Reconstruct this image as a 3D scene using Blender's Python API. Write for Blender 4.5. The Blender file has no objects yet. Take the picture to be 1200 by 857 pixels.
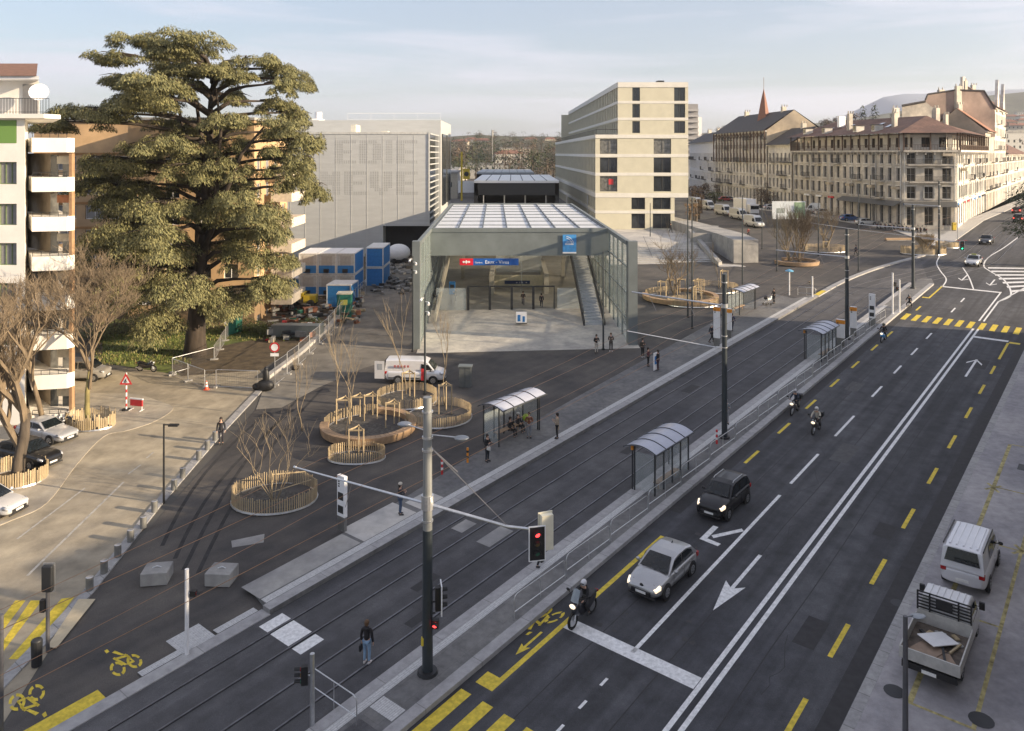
import bpy, bmesh, math, random
from mathutils import Vector, Matrix
R=math.radians
random.seed(7)
C=bpy.context.scene.collection
scene=bpy.context.scene
# ---------------- camera, sky, sun, exposure ----------------
F=920.0; H0=22.0; CX=600.0; HY=180.0; GA=.018; GB=.04; ZF=8.2
cam=bpy.data.objects.new('camera',bpy.data.cameras.new('camera')); C.objects.link(cam); scene.camera=cam
cam.location=(0,0,H0); cam.rotation_euler=(R(90),0,0)
cam.data.sensor_width=36; cam.data.lens=F/1200*36; cam.data.shift_y=-(428.5-HY)/1200
cam.data.clip_start=.5; cam.data.clip_end=20000
SUN_EL=15.5; SUN_DIR=Vector((1,-.30,0)).normalized()     # towards the sun, on the ground
w=bpy.data.worlds.new('World'); scene.world=w; w.use_nodes=True
nt=w.node_tree; N=nt.nodes; L=nt.links; bg=N['Background']
sky=N.new('ShaderNodeTexSky'); sky.sky_type='NISHITA'; sky.sun_disc=False
sky.sun_elevation=R(SUN_EL); sky.sun_rotation=math.atan2(SUN_DIR.x,SUN_DIR.y); sky.air_density=1.0; sky.dust_density=1.6; sky.ozone_density=2.2
tc=N.new('ShaderNodeTexCoord'); mp=N.new('ShaderNodeMapping'); mp.inputs['Scale'].default_value=(1.0,1.8,13); mp.inputs['Rotation'].default_value=(0.10,.12,.3)
no=N.new('ShaderNodeTexNoise'); no.inputs['Scale'].default_value=1.7; no.inputs['Detail'].default_value=9; no.inputs['Roughness'].default_value=.56; no.inputs['Distortion'].default_value=.5
cr=N.new('ShaderNodeValToRGB'); cr.color_ramp.elements[0].position=.42; cr.color_ramp.elements[1].position=.64
mm=N.new('ShaderNodeMath'); mm.operation='MULTIPLY_ADD'; mm.inputs[1].default_value=.56; mm.inputs[2].default_value=.33
mx=N.new('ShaderNodeMix'); mx.data_type='RGBA'; mx.inputs['B'].default_value=(4.9,4.85,5.5,1)
L.new(tc.outputs['Generated'],mp.inputs['Vector']); L.new(mp.outputs['Vector'],no.inputs['Vector']); L.new(no.outputs['Fac'],cr.inputs['Fac'])
L.new(cr.outputs['Color'],mm.inputs[0]); L.new(mm.outputs[0],mx.inputs['Factor']); L.new(sky.outputs['Color'],mx.inputs['A']); L.new(mx.outputs['Result'],bg.inputs['Color'])
bg.inputs['Strength'].default_value=.085
sun=bpy.data.objects.new('sun',bpy.data.lights.new('sun','SUN')); C.objects.link(sun)
sun.data.energy=5.0; sun.data.angle=R(.55); sun.data.color=(1,.80,.56)
sd=Vector((SUN_DIR.x*math.cos(R(SUN_EL)),SUN_DIR.y*math.cos(R(SUN_EL)),math.sin(R(SUN_EL))))
sun.rotation_euler=sd.to_track_quat('Z','Y').to_euler()
vs=scene.view_settings; vs.view_transform='Standard'; vs.look='None'; vs.gamma=1; vs.use_curve_mapping=False; vs.exposure=1.15
scene.render.engine='CYCLES'
# ---------------- ground maths ----------------
def h(x,y): return min(GA*x+GB*y,ZF)
def G(px,py):
    d=py-HY+GA*(px-CX)+F*GB; Y=F*H0/d; X=(px-CX)/F*Y
    if GA*X+GB*Y>ZF:
        Y=F*(H0-ZF)/(py-HY); X=(px-CX)/F*Y
    return X,Y
def GP(px,py,dz=0):
    x,y=G(px,py); return Vector((x,y,h(x,y)+dz))
UD=Vector((.6247,.7809)); VD=Vector((.7809,-.6247))
def uv(u,v): return (u*UD.x+v*VD.x, u*UD.y+v*VD.y)
def UP(u,v,dz=0):
    x,y=uv(u,v); return Vector((x,y,h(x,y)+dz))
ROAD=math.atan2(UD.y,UD.x)      # heading angle of the avenue (x axis = forward)
def px_at(px,py,Y): return Vector(((px-CX)*Y/F, Y, H0-(py-HY)*Y/F))
# ---------------- materials ----------------
MATS={}
def mat(name,col,rough=.7,metal=0,var=.12,scale=3.0,bump=0,col2=None,emis=None,es=1,alpha=None,trans=0,det=5,coat=0,spec=None,stretch=None,big=0,obj=False,brick=None,streak=0):
    if name in MATS: return MATS[name]
    m=bpy.data.materials.new(name); m.use_nodes=True; nt=m.node_tree; N=nt.nodes; L=nt.links; b=N['Principled BSDF']
    b.inputs['Roughness'].default_value=rough; b.inputs['Metallic'].default_value=metal
    if coat: b.inputs['Coat Weight'].default_value=coat; b.inputs['Coat Roughness'].default_value=.08
    if spec is not None: b.inputs['Specular IOR Level'].default_value=spec
    if trans: b.inputs['Transmission Weight'].default_value=trans
    if emis: b.inputs['Emission Color'].default_value=(*emis,1); b.inputs['Emission Strength'].default_value=es
    if alpha is not None: b.inputs['Alpha'].default_value=alpha
    tc=N.new('ShaderNodeTexCoord'); mp=N.new('ShaderNodeMapping'); L.new(tc.outputs['Object'],mp.inputs['Vector'])
    if stretch: mp.inputs['Scale'].default_value=stretch
    if col2 is None: col2=tuple(c*(1-var*1.6) for c in col)
    hi=tuple(min(1,c*(1+var)) for c in col)
    no=N.new('ShaderNodeTexNoise'); no.inputs['Scale'].default_value=scale; no.inputs['Detail'].default_value=det; no.inputs['Roughness'].default_value=.62
    L.new(mp.outputs['Vector'],no.inputs['Vector'])
    cr=N.new('ShaderNodeValToRGB'); e=cr.color_ramp.elements; e[0].position=.3; e[1].position=.7; e[0].color=(*col2,1); e[1].color=(*hi,1)
    L.new(no.outputs['Fac'],cr.inputs['Fac']); out=cr.outputs['Color']
    if big:      # a second, metres-wide mottling
        n2=N.new('ShaderNodeTexNoise'); n2.inputs['Scale'].default_value=big; n2.inputs['Detail'].default_value=4; L.new(mp.outputs['Vector'],n2.inputs['Vector'])
        r2=N.new('ShaderNodeValToRGB'); r2.color_ramp.elements[0].position=.35; r2.color_ramp.elements[1].position=.65
        r2.color_ramp.elements[0].color=(.72,.72,.74,1); r2.color_ramp.elements[1].color=(1.12,1.1,1.06,1); L.new(n2.outputs['Fac'],r2.inputs['Fac'])
        mu=N.new('ShaderNodeMix'); mu.data_type='RGBA'; mu.blend_type='MULTIPLY'; mu.inputs['Factor'].default_value=1
        L.new(out,mu.inputs['A']); L.new(r2.outputs['Color'],mu.inputs['B']); out=mu.outputs['Result']
    if brick:    # (width, height, mortar, mortar colour factor)
        br=N.new('ShaderNodeTexBrick'); br.inputs['Scale'].default_value=1; br.inputs['Brick Width'].default_value=brick[0]; br.inputs['Row Height'].default_value=brick[1]; br.inputs['Mortar Size'].default_value=brick[2]
        br.inputs['Color1'].default_value=(1,1,1,1); br.inputs['Color2'].default_value=(.86,.86,.88,1); k=brick[3]; br.inputs['Mortar'].default_value=(k,k,k,1)
        mq=N.new('ShaderNodeMapping'); mq.inputs['Rotation'].default_value=(0,0,-ROAD); L.new(tc.outputs['Object'],mq.inputs['Vector']); L.new(mq.outputs['Vector'],br.inputs['Vector'])
        mu=N.new('ShaderNodeMix'); mu.data_type='RGBA'; mu.blend_type='MULTIPLY'; mu.inputs['Factor'].default_value=1
        L.new(out,mu.inputs['A']); L.new(br.outputs['Color'],mu.inputs['B']); out=mu.outputs['Result']
    if streak:   # polished wheel tracks and old patches along the traffic direction
        mq=N.new('ShaderNodeMapping'); mq.vector_type='TEXTURE'; mq.inputs['Rotation'].default_value=(0,0,ROAD); mq.inputs['Scale'].default_value=(26,.75,1); L.new(tc.outputs['Object'],mq.inputs['Vector'])
        n4=N.new('ShaderNodeTexNoise'); n4.inputs['Scale'].default_value=1; n4.inputs['Detail'].default_value=3; L.new(mq.outputs['Vector'],n4.inputs['Vector'])
        r4=N.new('ShaderNodeValToRGB'); r4.color_ramp.elements[0].position=.38; r4.color_ramp.elements[1].position=.62; r4.color_ramp.elements[0].color=(1-streak,1-streak,1-streak,1); r4.color_ramp.elements[1].color=(1+streak*.5,1+streak*.5,1+streak*.5,1); L.new(n4.outputs['Fac'],r4.inputs['Fac'])
        mu=N.new('ShaderNodeMix'); mu.data_type='RGBA'; mu.blend_type='MULTIPLY'; mu.inputs['Factor'].default_value=1; L.new(out,mu.inputs['A']); L.new(r4.outputs['Color'],mu.inputs['B']); out=mu.outputs['Result']
        n5=N.new('ShaderNodeTexNoise'); n5.inputs['Scale'].default_value=38; n5.inputs['Detail'].default_value=2; L.new(tc.outputs['Object'],n5.inputs['Vector'])
        r5=N.new('ShaderNodeValToRGB'); r5.color_ramp.elements[0].position=.35; r5.color_ramp.elements[1].position=.7; r5.color_ramp.elements[0].color=(.78,.78,.78,1); r5.color_ramp.elements[1].color=(1.35,1.35,1.35,1); L.new(n5.outputs['Fac'],r5.inputs['Fac'])
        mu=N.new('ShaderNodeMix'); mu.data_type='RGBA'; mu.blend_type='MULTIPLY'; mu.inputs['Factor'].default_value=1; L.new(out,mu.inputs['A']); L.new(r5.outputs['Color'],mu.inputs['B']); out=mu.outputs['Result']
    L.new(out,b.inputs['Base Color'])
    if bump:
        bp=N.new('ShaderNodeBump'); bp.inputs['Strength'].default_value=bump; bp.inputs['Distance'].default_value=.02
        n3=N.new('ShaderNodeTexNoise'); n3.inputs['Scale'].default_value=scale*9; n3.inputs['Detail'].default_value=3; L.new(mp.outputs['Vector'],n3.inputs['Vector'])
        L.new(n3.outputs['Fac'],bp.inputs['Height']); L.new(bp.outputs['Normal'],b.inputs['Normal'])
    MATS[name]=m; return m
M_asph=mat('asphalt',(.066,.068,.076),.88,var=.22,scale=1.1,bump=.5,big=.09,det=9,streak=.32)
M_tram=mat('tram asphalt',(.082,.082,.088),.88,var=.2,scale=.9,bump=.5,big=.11,det=9,streak=.2)
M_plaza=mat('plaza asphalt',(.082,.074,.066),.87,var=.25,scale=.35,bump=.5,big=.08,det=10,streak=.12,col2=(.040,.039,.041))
M_oldasph=mat('old asphalt',(.36,.315,.235),.9,var=.22,scale=.7,bump=.4,big=.12,det=8)
M_midasph=mat('worn asphalt',(.19,.178,.155),.9,var=.25,scale=.6,bump=.4,big=.1,det=8)
M_conc=mat('concrete',(.34,.335,.32),.85,var=.12,scale=1.6,bump=.25,big=.35)
M_conc2=mat('pale concrete',(.47,.46,.44),.85,var=.1,scale=1.6,bump=.25,big=.3)
M_kerb=mat('granite kerb',(.36,.355,.345),.8,var=.14,scale=4,bump=.2,brick=(1.0,40,.02,.55))
M_plat=mat('platform paving',(.17,.17,.168),.85,var=.18,scale=2.5,bump=.3,big=.3,brick=(1.2,.8,.012,.75))
M_pave=mat('right pavement',(.35,.34,.355),.85,var=.14,scale=2.2,bump=.3,big=.22)
M_white=mat('white road paint',(.74,.74,.73),.7,var=.18,scale=6,det=9)
M_yellow=mat('yellow road paint',(.66,.50,.045),.7,var=.22,scale=5,det=9)
M_yfade=mat('faded yellow paint',(.42,.36,.16),.8,var=.45,scale=3,det=10)
M_kerb2=mat('cast kerb',(.36,.355,.35),.8,var=.14,scale=2.5,bump=.2,brick=(3.2,40,.02,.6))
M_tact=mat('tactile paving',(.55,.55,.54),.8,var=.1,scale=8,brick=(.4,.1,.02,.7))
M_rail=mat('rail steel',(.20,.20,.215),.42,1,var=.2,scale=3)
M_groove=mat('dark joint',(.018,.018,.02),.9)
M_steel=mat('galvanised steel',(.62,.63,.64),.38,.85,var=.1,scale=6)
M_pole=mat('pole paint',(.035,.045,.052),.45,.2,var=.1,scale=4,coat=.2)
M_dark=mat('dark metal',(.03,.032,.035),.5,.3)
M_black=mat('black plastic',(.015,.015,.016),.55)
M_rub=mat('tyre rubber',(.018,.018,.018),.85)
M_wire=mat('copper wire',(.34,.22,.15),.3,1)
M_cable=mat('grey cable',(.18,.18,.19),.5,.5)
M_wood=mat('pale timber',(.42,.33,.20),.75,var=.25,scale=3,stretch=(1,1,.2))
M_wood2=mat('honey timber',(.36,.24,.14),.6,var=.18,scale=3)
M_soil=mat('gravel soil',(.085,.08,.072),.95,var=.5,scale=5,det=10,bump=.8)
M_grass=mat('lawn',(.13,.165,.035),.95,var=.4,scale=1.2,det=9,bump=.6,big=.2)
M_mud=mat('bare earth',(.10,.075,.045),.95,var=.35,scale=1.2,det=9,bump=.6)
M_glassd=mat('dark window glass',(.03,.035,.04),.08,0,var=.3,scale=.5,spec=.7)
M_glass2=mat('curtained window glass',(.16,.16,.15),.12,0,var=.4,scale=1.5,spec=.6)
M_blind=mat('lowered blind',(.20,.20,.205),.6,var=.08)
M_carglass=mat('car glass',(.010,.014,.017),.04,0,var=.3,scale=2.5,spec=.42)
M_clear=mat('clear glass',(.80,.88,.88),.03,0,var=.02,alpha=.22,spec=.6)
M_led=mat('headlamp',(.9,.85,.75),.2,emis=(1,.80,.55),es=.55)
M_lampoff=mat('headlamp glass',(.55,.56,.58),.12,.3)
M_tail=mat('tail lamp',(.35,.012,.012),.25)
M_tailon=mat('lit tail lamp',(.5,.02,.02),.25,emis=(1,.08,.05),es=2)
M_red=mat('red paint',(.55,.03,.035),.5)
M_blue=mat('blue paint',(.02,.16,.42),.5)
M_whitep=mat('white paint',(.78,.78,.78),.4,var=.05)
M_num=mat('number plate',(.75,.75,.72),.5)
M_skin=mat('skin',(.52,.32,.23),.6,var=.05)
M_hairb=mat('dark hair',(.03,.02,.014),.7)
M_hairg=mat('brown hair',(.12,.065,.03),.7)
# ---------------- mesh builder ----------------
class MB:
    def __init__(s): s.v=[]; s.f=[]; s.m=[]; s.k=0
    def add(s,vs,fs,k=None):
        n=len(s.v); s.v+= [tuple(p) for p in vs]; s.f+=[tuple(i+n for i in f) for f in fs]; s.m+=[s.k if k is None else k]*len(fs); return s
    def box(s,x0,y0,z0,x1,y1,z1,k=None):
        return s.add([(x0,y0,z0),(x1,y0,z0),(x1,y1,z0),(x0,y1,z0),(x0,y0,z1),(x1,y0,z1),(x1,y1,z1),(x0,y1,z1)],
          [(0,3,2,1),(4,5,6,7),(0,1,5,4),(1,2,6,5),(2,3,7,6),(3,0,4,7)],k)
    def cbox(s,c,d,rz=0,k=None):
        a,b,e=d[0]/2,d[1]/2,d[2]/2; co,si=math.cos(rz),math.sin(rz)
        p=[(x*co-y*si+c[0],x*si+y*co+c[1],z+c[2]) for z in(-e,e) for x,y in((-a,-b),(a,-b),(a,b),(-a,b))]
        return s.add(p,[(0,3,2,1),(4,5,6,7),(0,1,5,4),(1,2,6,5),(2,3,7,6),(3,0,4,7)],k)
    def tube(s,p,q,r0,r1=None,n=8,cap=True,k=None):
        if r1 is None: r1=r0
        p=Vector(p); q=Vector(q); d=q-p
        if d.length<1e-6: return s
        d.normalize(); a=d.orthogonal().normalized(); b=d.cross(a)
        vs=[]
        for c,r in((p,r0),(q,r1)):
            for i in range(n):
                t=2*math.pi*i/n; vs.append(c+a*(r*math.cos(t))+b*(r*math.sin(t)))
        fs=[(i,(i+1)%n,n+(i+1)%n,n+i) for i in range(n)]
        if cap: fs+=[tuple(range(n-1,-1,-1)),tuple(range(n,2*n))]
        return s.add(vs,fs,k)
    def path(s,pts,r,n=6,k=None,cap=True):
        pts=[Vector(p) for p in pts]; m=len(pts); rr=r if isinstance(r,(list,tuple)) else [r]*m; vs=[]
        a=None
        for i,p in enumerate(pts):
            d=(pts[min(i+1,m-1)]-pts[max(i-1,0)]).normalized()
            a=(a-d*a.dot(d)) if a else d.orthogonal()
            if a.length<1e-5: a=d.orthogonal()
            a.normalize(); b=d.cross(a)
            for j in range(n):
                t=2*math.pi*j/n; vs.append(p+a*(rr[i]*math.cos(t))+b*(rr[i]*math.sin(t)))
        fs=[(i*n+j,i*n+(j+1)%n,(i+1)*n+(j+1)%n,(i+1)*n+j) for i in range(m-1) for j in range(n)]
        if cap: fs+=[tuple(range(n-1,-1,-1)),tuple(range((m-1)*n,m*n))]
        return s.add(vs,fs,k)
    def lathe(s,c,prof,n=16,k=None):   # prof: (r,z) list
        vs=[(c[0]+r*math.cos(2*math.pi*i/n),c[1]+r*math.sin(2*math.pi*i/n),c[2]+z) for r,z in prof for i in range(n)]
        m=len(prof); fs=[(i*n+j,i*n+(j+1)%n,(i+1)*n+(j+1)%n,(i+1)*n+j) for i in range(m-1) for j in range(n)]
        fs+=[tuple(range(n-1,-1,-1)),tuple(range((m-1)*n,m*n))]
        return s.add(vs,fs,k)
    def prism(s,pts,z0,z1,k=None):
        n=len(pts); ar=sum(pts[i][0]*pts[(i+1)%n][1]-pts[(i+1)%n][0]*pts[i][1] for i in range(n))
        if ar<0: pts=pts[::-1]
        f0=z0 if callable(z0) else (lambda x,y:z0); f1=z1 if callable(z1) else (lambda x,y:z1)
        vs=[(x,y,f0(x,y)) for x,y in pts]+[(x,y,f1(x,y)) for x,y in pts]
        fs=[tuple(range(n-1,-1,-1)),tuple(range(n,2*n))]+[(i,(i+1)%n,n+(i+1)%n,n+i) for i in range(n)]
        return s.add(vs,fs,k)
    def ell(s,c,r,n=8,m=6,k=None):
        prof=[(math.sin(math.pi*i/m),-math.cos(math.pi*i/m)) for i in range(m+1)]
        vs=[(c[0]+r[0]*max(a,.02)*math.cos(2*math.pi*i/n),c[1]+r[1]*max(a,.02)*math.sin(2*math.pi*i/n),c[2]+r[2]*z) for a,z in prof for i in range(n)]
        fs=[(i*n+j,i*n+(j+1)%n,(i+1)*n+(j+1)%n,(i+1)*n+j) for i in range(m) for j in range(n)]
        return s.add(vs,fs,k)
    def loft(s,rings,k=None,cap=True):
        n=len(rings[0]); vs=[p for r in rings for p in r]; m=len(rings)
        fs=[(i*n+j,i*n+(j+1)%n,(i+1)*n+(j+1)%n,(i+1)*n+j) for i in range(m-1) for j in range(n)]
        if cap: fs+=[tuple(range(n-1,-1,-1)),tuple(range((m-1)*n,m*n))]
        return s.add(vs,fs,k)
    def build(s,name,m,parent=None,smooth=False,world=False,bevel=0,sub=0):
        me=bpy.data.meshes.new(name)
        vs=s.v
        if world and parent is not None:
            l=parent.location; vs=[(p[0]-l[0],p[1]-l[1],p[2]-l[2]) for p in vs]
        me.from_pydata([tuple(p) for p in vs],[],s.f)
        ms=m if isinstance(m,(list,tuple)) else [m]
        for q in ms: me.materials.append(q)
        if len(ms)>1: me.polygons.foreach_set('material_index',s.m)
        if smooth: me.polygons.foreach_set('use_smooth',[True]*len(s.f))
        me.update()
        o=bpy.data.objects.new(name,me); C.objects.link(o)
        if parent is not None: o.parent=parent
        if bevel:
            b=o.modifiers.new('b','BEVEL'); b.width=bevel; b.segments=2; b.limit_method='ANGLE'
        if sub:
            b=o.modifiers.new('s','SUBSURF'); b.levels=sub; b.render_levels=sub
        return o
def tag(o,label=None,cat=None,group=None,kind=None):
    if label: o['label']=label
    if cat: o['category']=cat
    if group: o['group']=group
    if kind: o['kind']=kind
    return o
def thing(name,loc,rz=0,label=None,cat=None,group=None):
    o=bpy.data.objects.new(name,None); C.objects.link(o); o.location=loc; o.rotation_euler=(0,0,rz); o.empty_display_size=.3
    return tag(o,label,cat,group)
def kids(o): return [c for c in ALLO() if c.parent==o]
def ALLO(): return list(C.objects)
def dup(o,loc=None,rz=None,label=None,group=None,parent=None,tree=None):
    if tree is None:
        tree={}
        for q in C.objects:
            if q.parent: tree.setdefault(q.parent.name,[]).append(q)
    c=o.copy(); C.objects.link(c)
    if parent is not None: c.parent=parent
    if loc is not None: c.location=loc
    if rz is not None: c.rotation_euler=(0,0,rz)
    if label: c['label']=label
    if group: c['group']=group
    for ch in tree.get(o.name,[]): dup(ch,parent=c,tree=tree)
    return c
def structure(o): o['kind']='structure'; return o
def sheet(name,pts,m,dz=0.0,parent=None,thick=0):
    """flat sheet draped on the ground (cut at the fold), optionally a slab with sides"""
    bm=bmesh.new(); vs=[bm.verts.new((x,y,0)) for x,y in pts]; bm.faces.new(vs)
    bmesh.ops.triangulate(bm,faces=bm.faces[:])
    gl=math.hypot(GA,GB); no=Vector((GA/gl,GB/gl,0)); co=no*(ZF/gl)
    bmesh.ops.bisect_plane(bm,geom=bm.verts[:]+bm.edges[:]+bm.faces[:],plane_co=co,plane_no=no)
    bmesh.ops.recalc_face_normals(bm,faces=bm.faces[:])
    if bm.faces and sum(f.normal.z for f in bm.faces)<0: bmesh.ops.reverse_faces(bm,faces=bm.faces[:])
    for v in bm.verts: v.co.z=h(v.co.x,v.co.y)+dz
    if thick:
        be=[e for e in bm.edges if e.is_boundary]
        r=bmesh.ops.extrude_edge_only(bm,edges=be)
        for v in r['geom']:
            if isinstance(v,bmesh.types.BMVert): v.co.z-=thick
        bmesh.ops.recalc_face_normals(bm,faces=bm.faces[:])
    me=bpy.data.meshes.new(name); bm.to_mesh(me); bm.free(); me.materials.append(m)
    o=bpy.data.objects.new(name,me); C.objects.link(o)
    if parent is not None: o.parent=parent
    else: o['kind']='structure'
    return o
def multi(name,polys,m,dz,parent):
    """many painted polygons as one mesh (all on the sloping part of the ground)"""
    b=MB()
    for p in polys:
        n=len(p); ar=sum(p[i][0]*p[(i+1)%n][1]-p[(i+1)%n][0]*p[i][1] for i in range(n))
        if ar<0: p=p[::-1]
        b.add([(x,y,h(x,y)+dz) for x,y in p],[tuple(range(n))])
    return b.build(name,m,parent)
def strip(u0,u1,v0,v1): return [uv(u0,v0),uv(u1,v0),uv(u1,v1),uv(u0,v1)]
def ribbon(pts,w):
    """polygon of width w along polyline pts (x,y)"""
    l=[];r=[]
    for i,p in enumerate(pts):
        a=Vector(pts[max(i-1,0)]); b=Vector(pts[min(i+1,len(pts)-1)]); d=(b-a).normalized(); n=Vector((-d.y,d.x))*w/2
        p=Vector(p); l.append(tuple(p+n)); r.append(tuple(p-n))
    return l+r[::-1]
def catmull(P,k=6):
    P=[Vector(p) for p in P]; o=[]
    for i in range(len(P)-1):
        a=P[max(i-1,0)];b=P[i];c=P[i+1];d=P[min(i+2,len(P)-1)]
        for j in range(k):
            t=j/k; o.append(tuple(.5*((2*b)+(c-a)*t+(2*a-5*b+4*c-d)*t*t+(3*b-a-3*c+d)*t*t*t)))
    return o+[tuple(P[-1])]
def ribbons(pts,w,smooth=False):
    if smooth: pts=catmull(pts)
    q=ribbon(pts,w); n=len(pts); return [[q[i],q[i+1],q[2*n-2-i],q[2*n-1-i]] for i in range(n-1)]
_txt={}
def text(body,size,m,parent,loc,rot,name='lettering',ext=.01,align='CENTER',sx=1):
    cu=bpy.data.curves.new(name,'FONT'); cu.body=body; cu.size=size; cu.align_x=align; cu.extrude=ext; cu.resolution_u=3
    t=bpy.data.objects.new('tmp',cu); C.objects.link(t); bpy.context.view_layer.update()
    me=bpy.data.meshes.new_from_object(t.evaluated_get(bpy.context.evaluated_depsgraph_get())); bpy.data.objects.remove(t); bpy.data.curves.remove(cu)
    me.materials.clear(); me.materials.append(m)
    o=bpy.data.objects.new(name,me); C.objects.link(o); o.parent=parent; o.location=loc; o.rotation_euler=rot; o.scale=(sx,1,1)
    return o
# ================= THE SETTING: ground, roads, pavements =================
def big_ring():
    xs=[-6000,-2500,-900,-300,-120,-60,0,60,120,300,900,2500,6000]; ys=[-300,-60,0,60,120,170,205,300,600,1500,4000,9000]
    return xs,ys
bm=bmesh.new(); bmesh.ops.create_grid(bm,x_segments=1,y_segments=1,size=1)
for v in bm.verts: v.co.x*=3200; v.co.y=(v.co.y+1)*2350-280
for k in range(1,4): pass
gl=math.hypot(GA,GB); no=Vector((GA/gl,GB/gl,0)); co=no*(ZF/gl)
bmesh.ops.bisect_plane(bm,geom=bm.verts[:]+bm.edges[:]+bm.faces[:],plane_co=co,plane_no=no)
for v in bm.verts: v.co.z=h(v.co.x,v.co.y)-.02
me=bpy.data.meshes.new('ground'); bm.to_mesh(me); bm.free(); me.materials.append(mat('city ground',(.12,.115,.105),.95,var=.4,scale=.02,det=10,big=.004))
ground=bpy.data.objects.new('ground',me); C.objects.link(ground); structure(ground)
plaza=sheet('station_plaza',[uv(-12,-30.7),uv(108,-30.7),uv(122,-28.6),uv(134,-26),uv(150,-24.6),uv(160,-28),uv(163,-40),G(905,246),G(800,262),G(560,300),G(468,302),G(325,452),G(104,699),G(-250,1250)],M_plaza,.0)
street=sheet('side_street',[G(-420,1100),G(-250,1250),G(96,702),G(250,514),G(313,444),G(302,432),G(150,432),(-75,64),(-75,30)],M_oldasph,.004)
access=sheet('access_road',[G(313,444),G(300,480),G(330,478),G(372,455),G(425,432),G(470,418),G(494,408),G(493,330),(-13,131),G(452,300),G(385,380)],M_midasph,.008)
lot=sheet('construction_yard_ground',[G(300,430),G(385,372),G(455,310),G(470,285),(-52,131),(-52,80)],M_mud,.0)
lawn=sheet('lawn_ground',[G(120,392),G(215,388),G(330,380),G(372,378),G(300,428),G(212,440),G(120,425)],M_grass,.012)
earth=sheet('bare_earth_patch',[G(225,412),G(300,398),G(372,374),G(392,378),G(305,434),G(212,441),G(200,430)],M_mud,.020)
# left pavement with parked cars
lp=sheet('side_street_pavement',catmull([G(-60,640),G(10,612),G(55,590),G(90,545),G(122,512),G(150,505),G(182,494),G(203,479),G(185,470),G(150,462),G(60,462)])+[(-75,58),(-75,44)],mat('beige pavement',(.39,.352,.285),.9,var=.15,scale=1,bump=.3,big=.3),.04,thick=.05)
tramway=sheet('tram_lane',[uv(-12,-30.7),uv(108,-30.7),uv(122,-29),uv(134,-26.6),uv(148,-24.2),uv(152,-23),uv(116,-20.4),uv(112,-23.4),uv(-12,-23.4)],M_tram,.008)
avenue=sheet('avenue_road',[uv(-12,-20.75),uv(113,-20.75),uv(116,-22.0),uv(134,-26.6),uv(148,-25.2),uv(330,-25.2),uv(330,-6),uv(100,-8.3),uv(-12,-8.3)],M_asph,.012)
rpave=sheet('right_pavement',[uv(-12,-8.35),uv(100,-8.35),uv(330,-6),uv(330,6),uv(-12,6)],M_pave,.12,thick=.14)
sheet('right_kerb',[uv(-12,-8.36),uv(100,-8.36),uv(100,-7.95),uv(-12,-7.95)],M_kerb,.125,parent=rpave,thick=.1)
fp=sheet('far_pavement',[uv(146,-26.5),uv(152,-25.0),uv(330,-25.0),uv(330,-28),uv(160,-28),(60,205),(57,205),uv(163,-37)],mat('far paving',(.42,.41,.39),.9,var=.1),.12,thick=.14)
# tram island between tramway and road
isl=sheet('tram_island',[uv(10,-23.45),uv(112,-23.45),uv(115.5,-22.6),uv(116.2,-21.6),uv(113,-20.75),uv(10,-20.75)],M_plat,.22,thick=.24)
sheet('island_kerb',[uv(10,-23.46),uv(112,-23.46),uv(112,-22.95),uv(10,-22.95)],M_kerb2,.226,parent=isl,thick=.2)
sheet('island_road_kerb',[uv(10,-21.25),uv(113,-21.25),uv(113,-20.74),uv(10,-20.74)],M_kerb2,.226,parent=isl,thick=.2)
sheet('tactile_strip',[uv(17,-22.93),uv(97,-22.93),uv(97,-22.55),uv(17,-22.55)],M_tact,.232,parent=isl)
sheet('tactile_guide',[uv(14.7,-22.5),uv(15.4,-22.5),uv(15.4,-21.3),uv(14.7,-21.3)],M_tact,.231,parent=isl)
sheet('tactile_guide',[uv(19.6,-22.5),uv(20.3,-22.5),uv(20.3,-21.3),uv(19.6,-21.3)],M_tact,.231,parent=isl)
sheet('dark_grating',[uv(16.6,-22.35),uv(19.0,-22.35),uv(19.0,-21.35),uv(16.6,-21.35)],M_tram,.23,parent=isl)
# left platform
plat=sheet('tram_platform',[uv(20.8,-30.6),uv(98,-30.6),uv(98,-31.3),G(930,352),G(905,346),G(862,364),G(830,383),G(700,455),G(540,546),G(450,603),G(292,690)],M_plat,.22,thick=.24)
sheet('platform_kerb',[uv(20.8,-30.62),uv(98,-30.62),uv(98,-31.15),uv(20.8,-31.15)],M_kerb2,.228,parent=plat,thick=.23)
sheet('flush_kerb',[uv(-12,-30.55),uv(20.8,-30.55),uv(20.8,-31.2),uv(-12,-31.2)],M_kerb2,.05,parent=plat,thick=.06)
sheet('tactile_strip',[uv(21,-31.17),uv(96,-31.17),uv(96,-31.6),uv(21,-31.6)],M_tact,.234,parent=plat)
b=[strip(15.3,17.6,-31.22,-31.6),strip(18.6,20.6,-31.22,-31.6)]
multi('tactile_plate',b,M_tact,.06,plat)
multi('tactile_plate',[strip(17.0,18.5,-31.22,-32.6)],M_tact,.02,plat)
multi('pale_slab',[strip(27.2,31.0,-31.65,-33.6),strip(31.4,33.2,-31.65,-33.0)],M_conc2,.229,plat)
multi('pale_slab',[strip(21.0,27.0,-31.7,-33.2)],M_conc,.227,plat)
multi('yellow_kerb_paint',[strip(98.0,101.2,-30.6,-31.2)],M_yellow,.20,plat)
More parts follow.
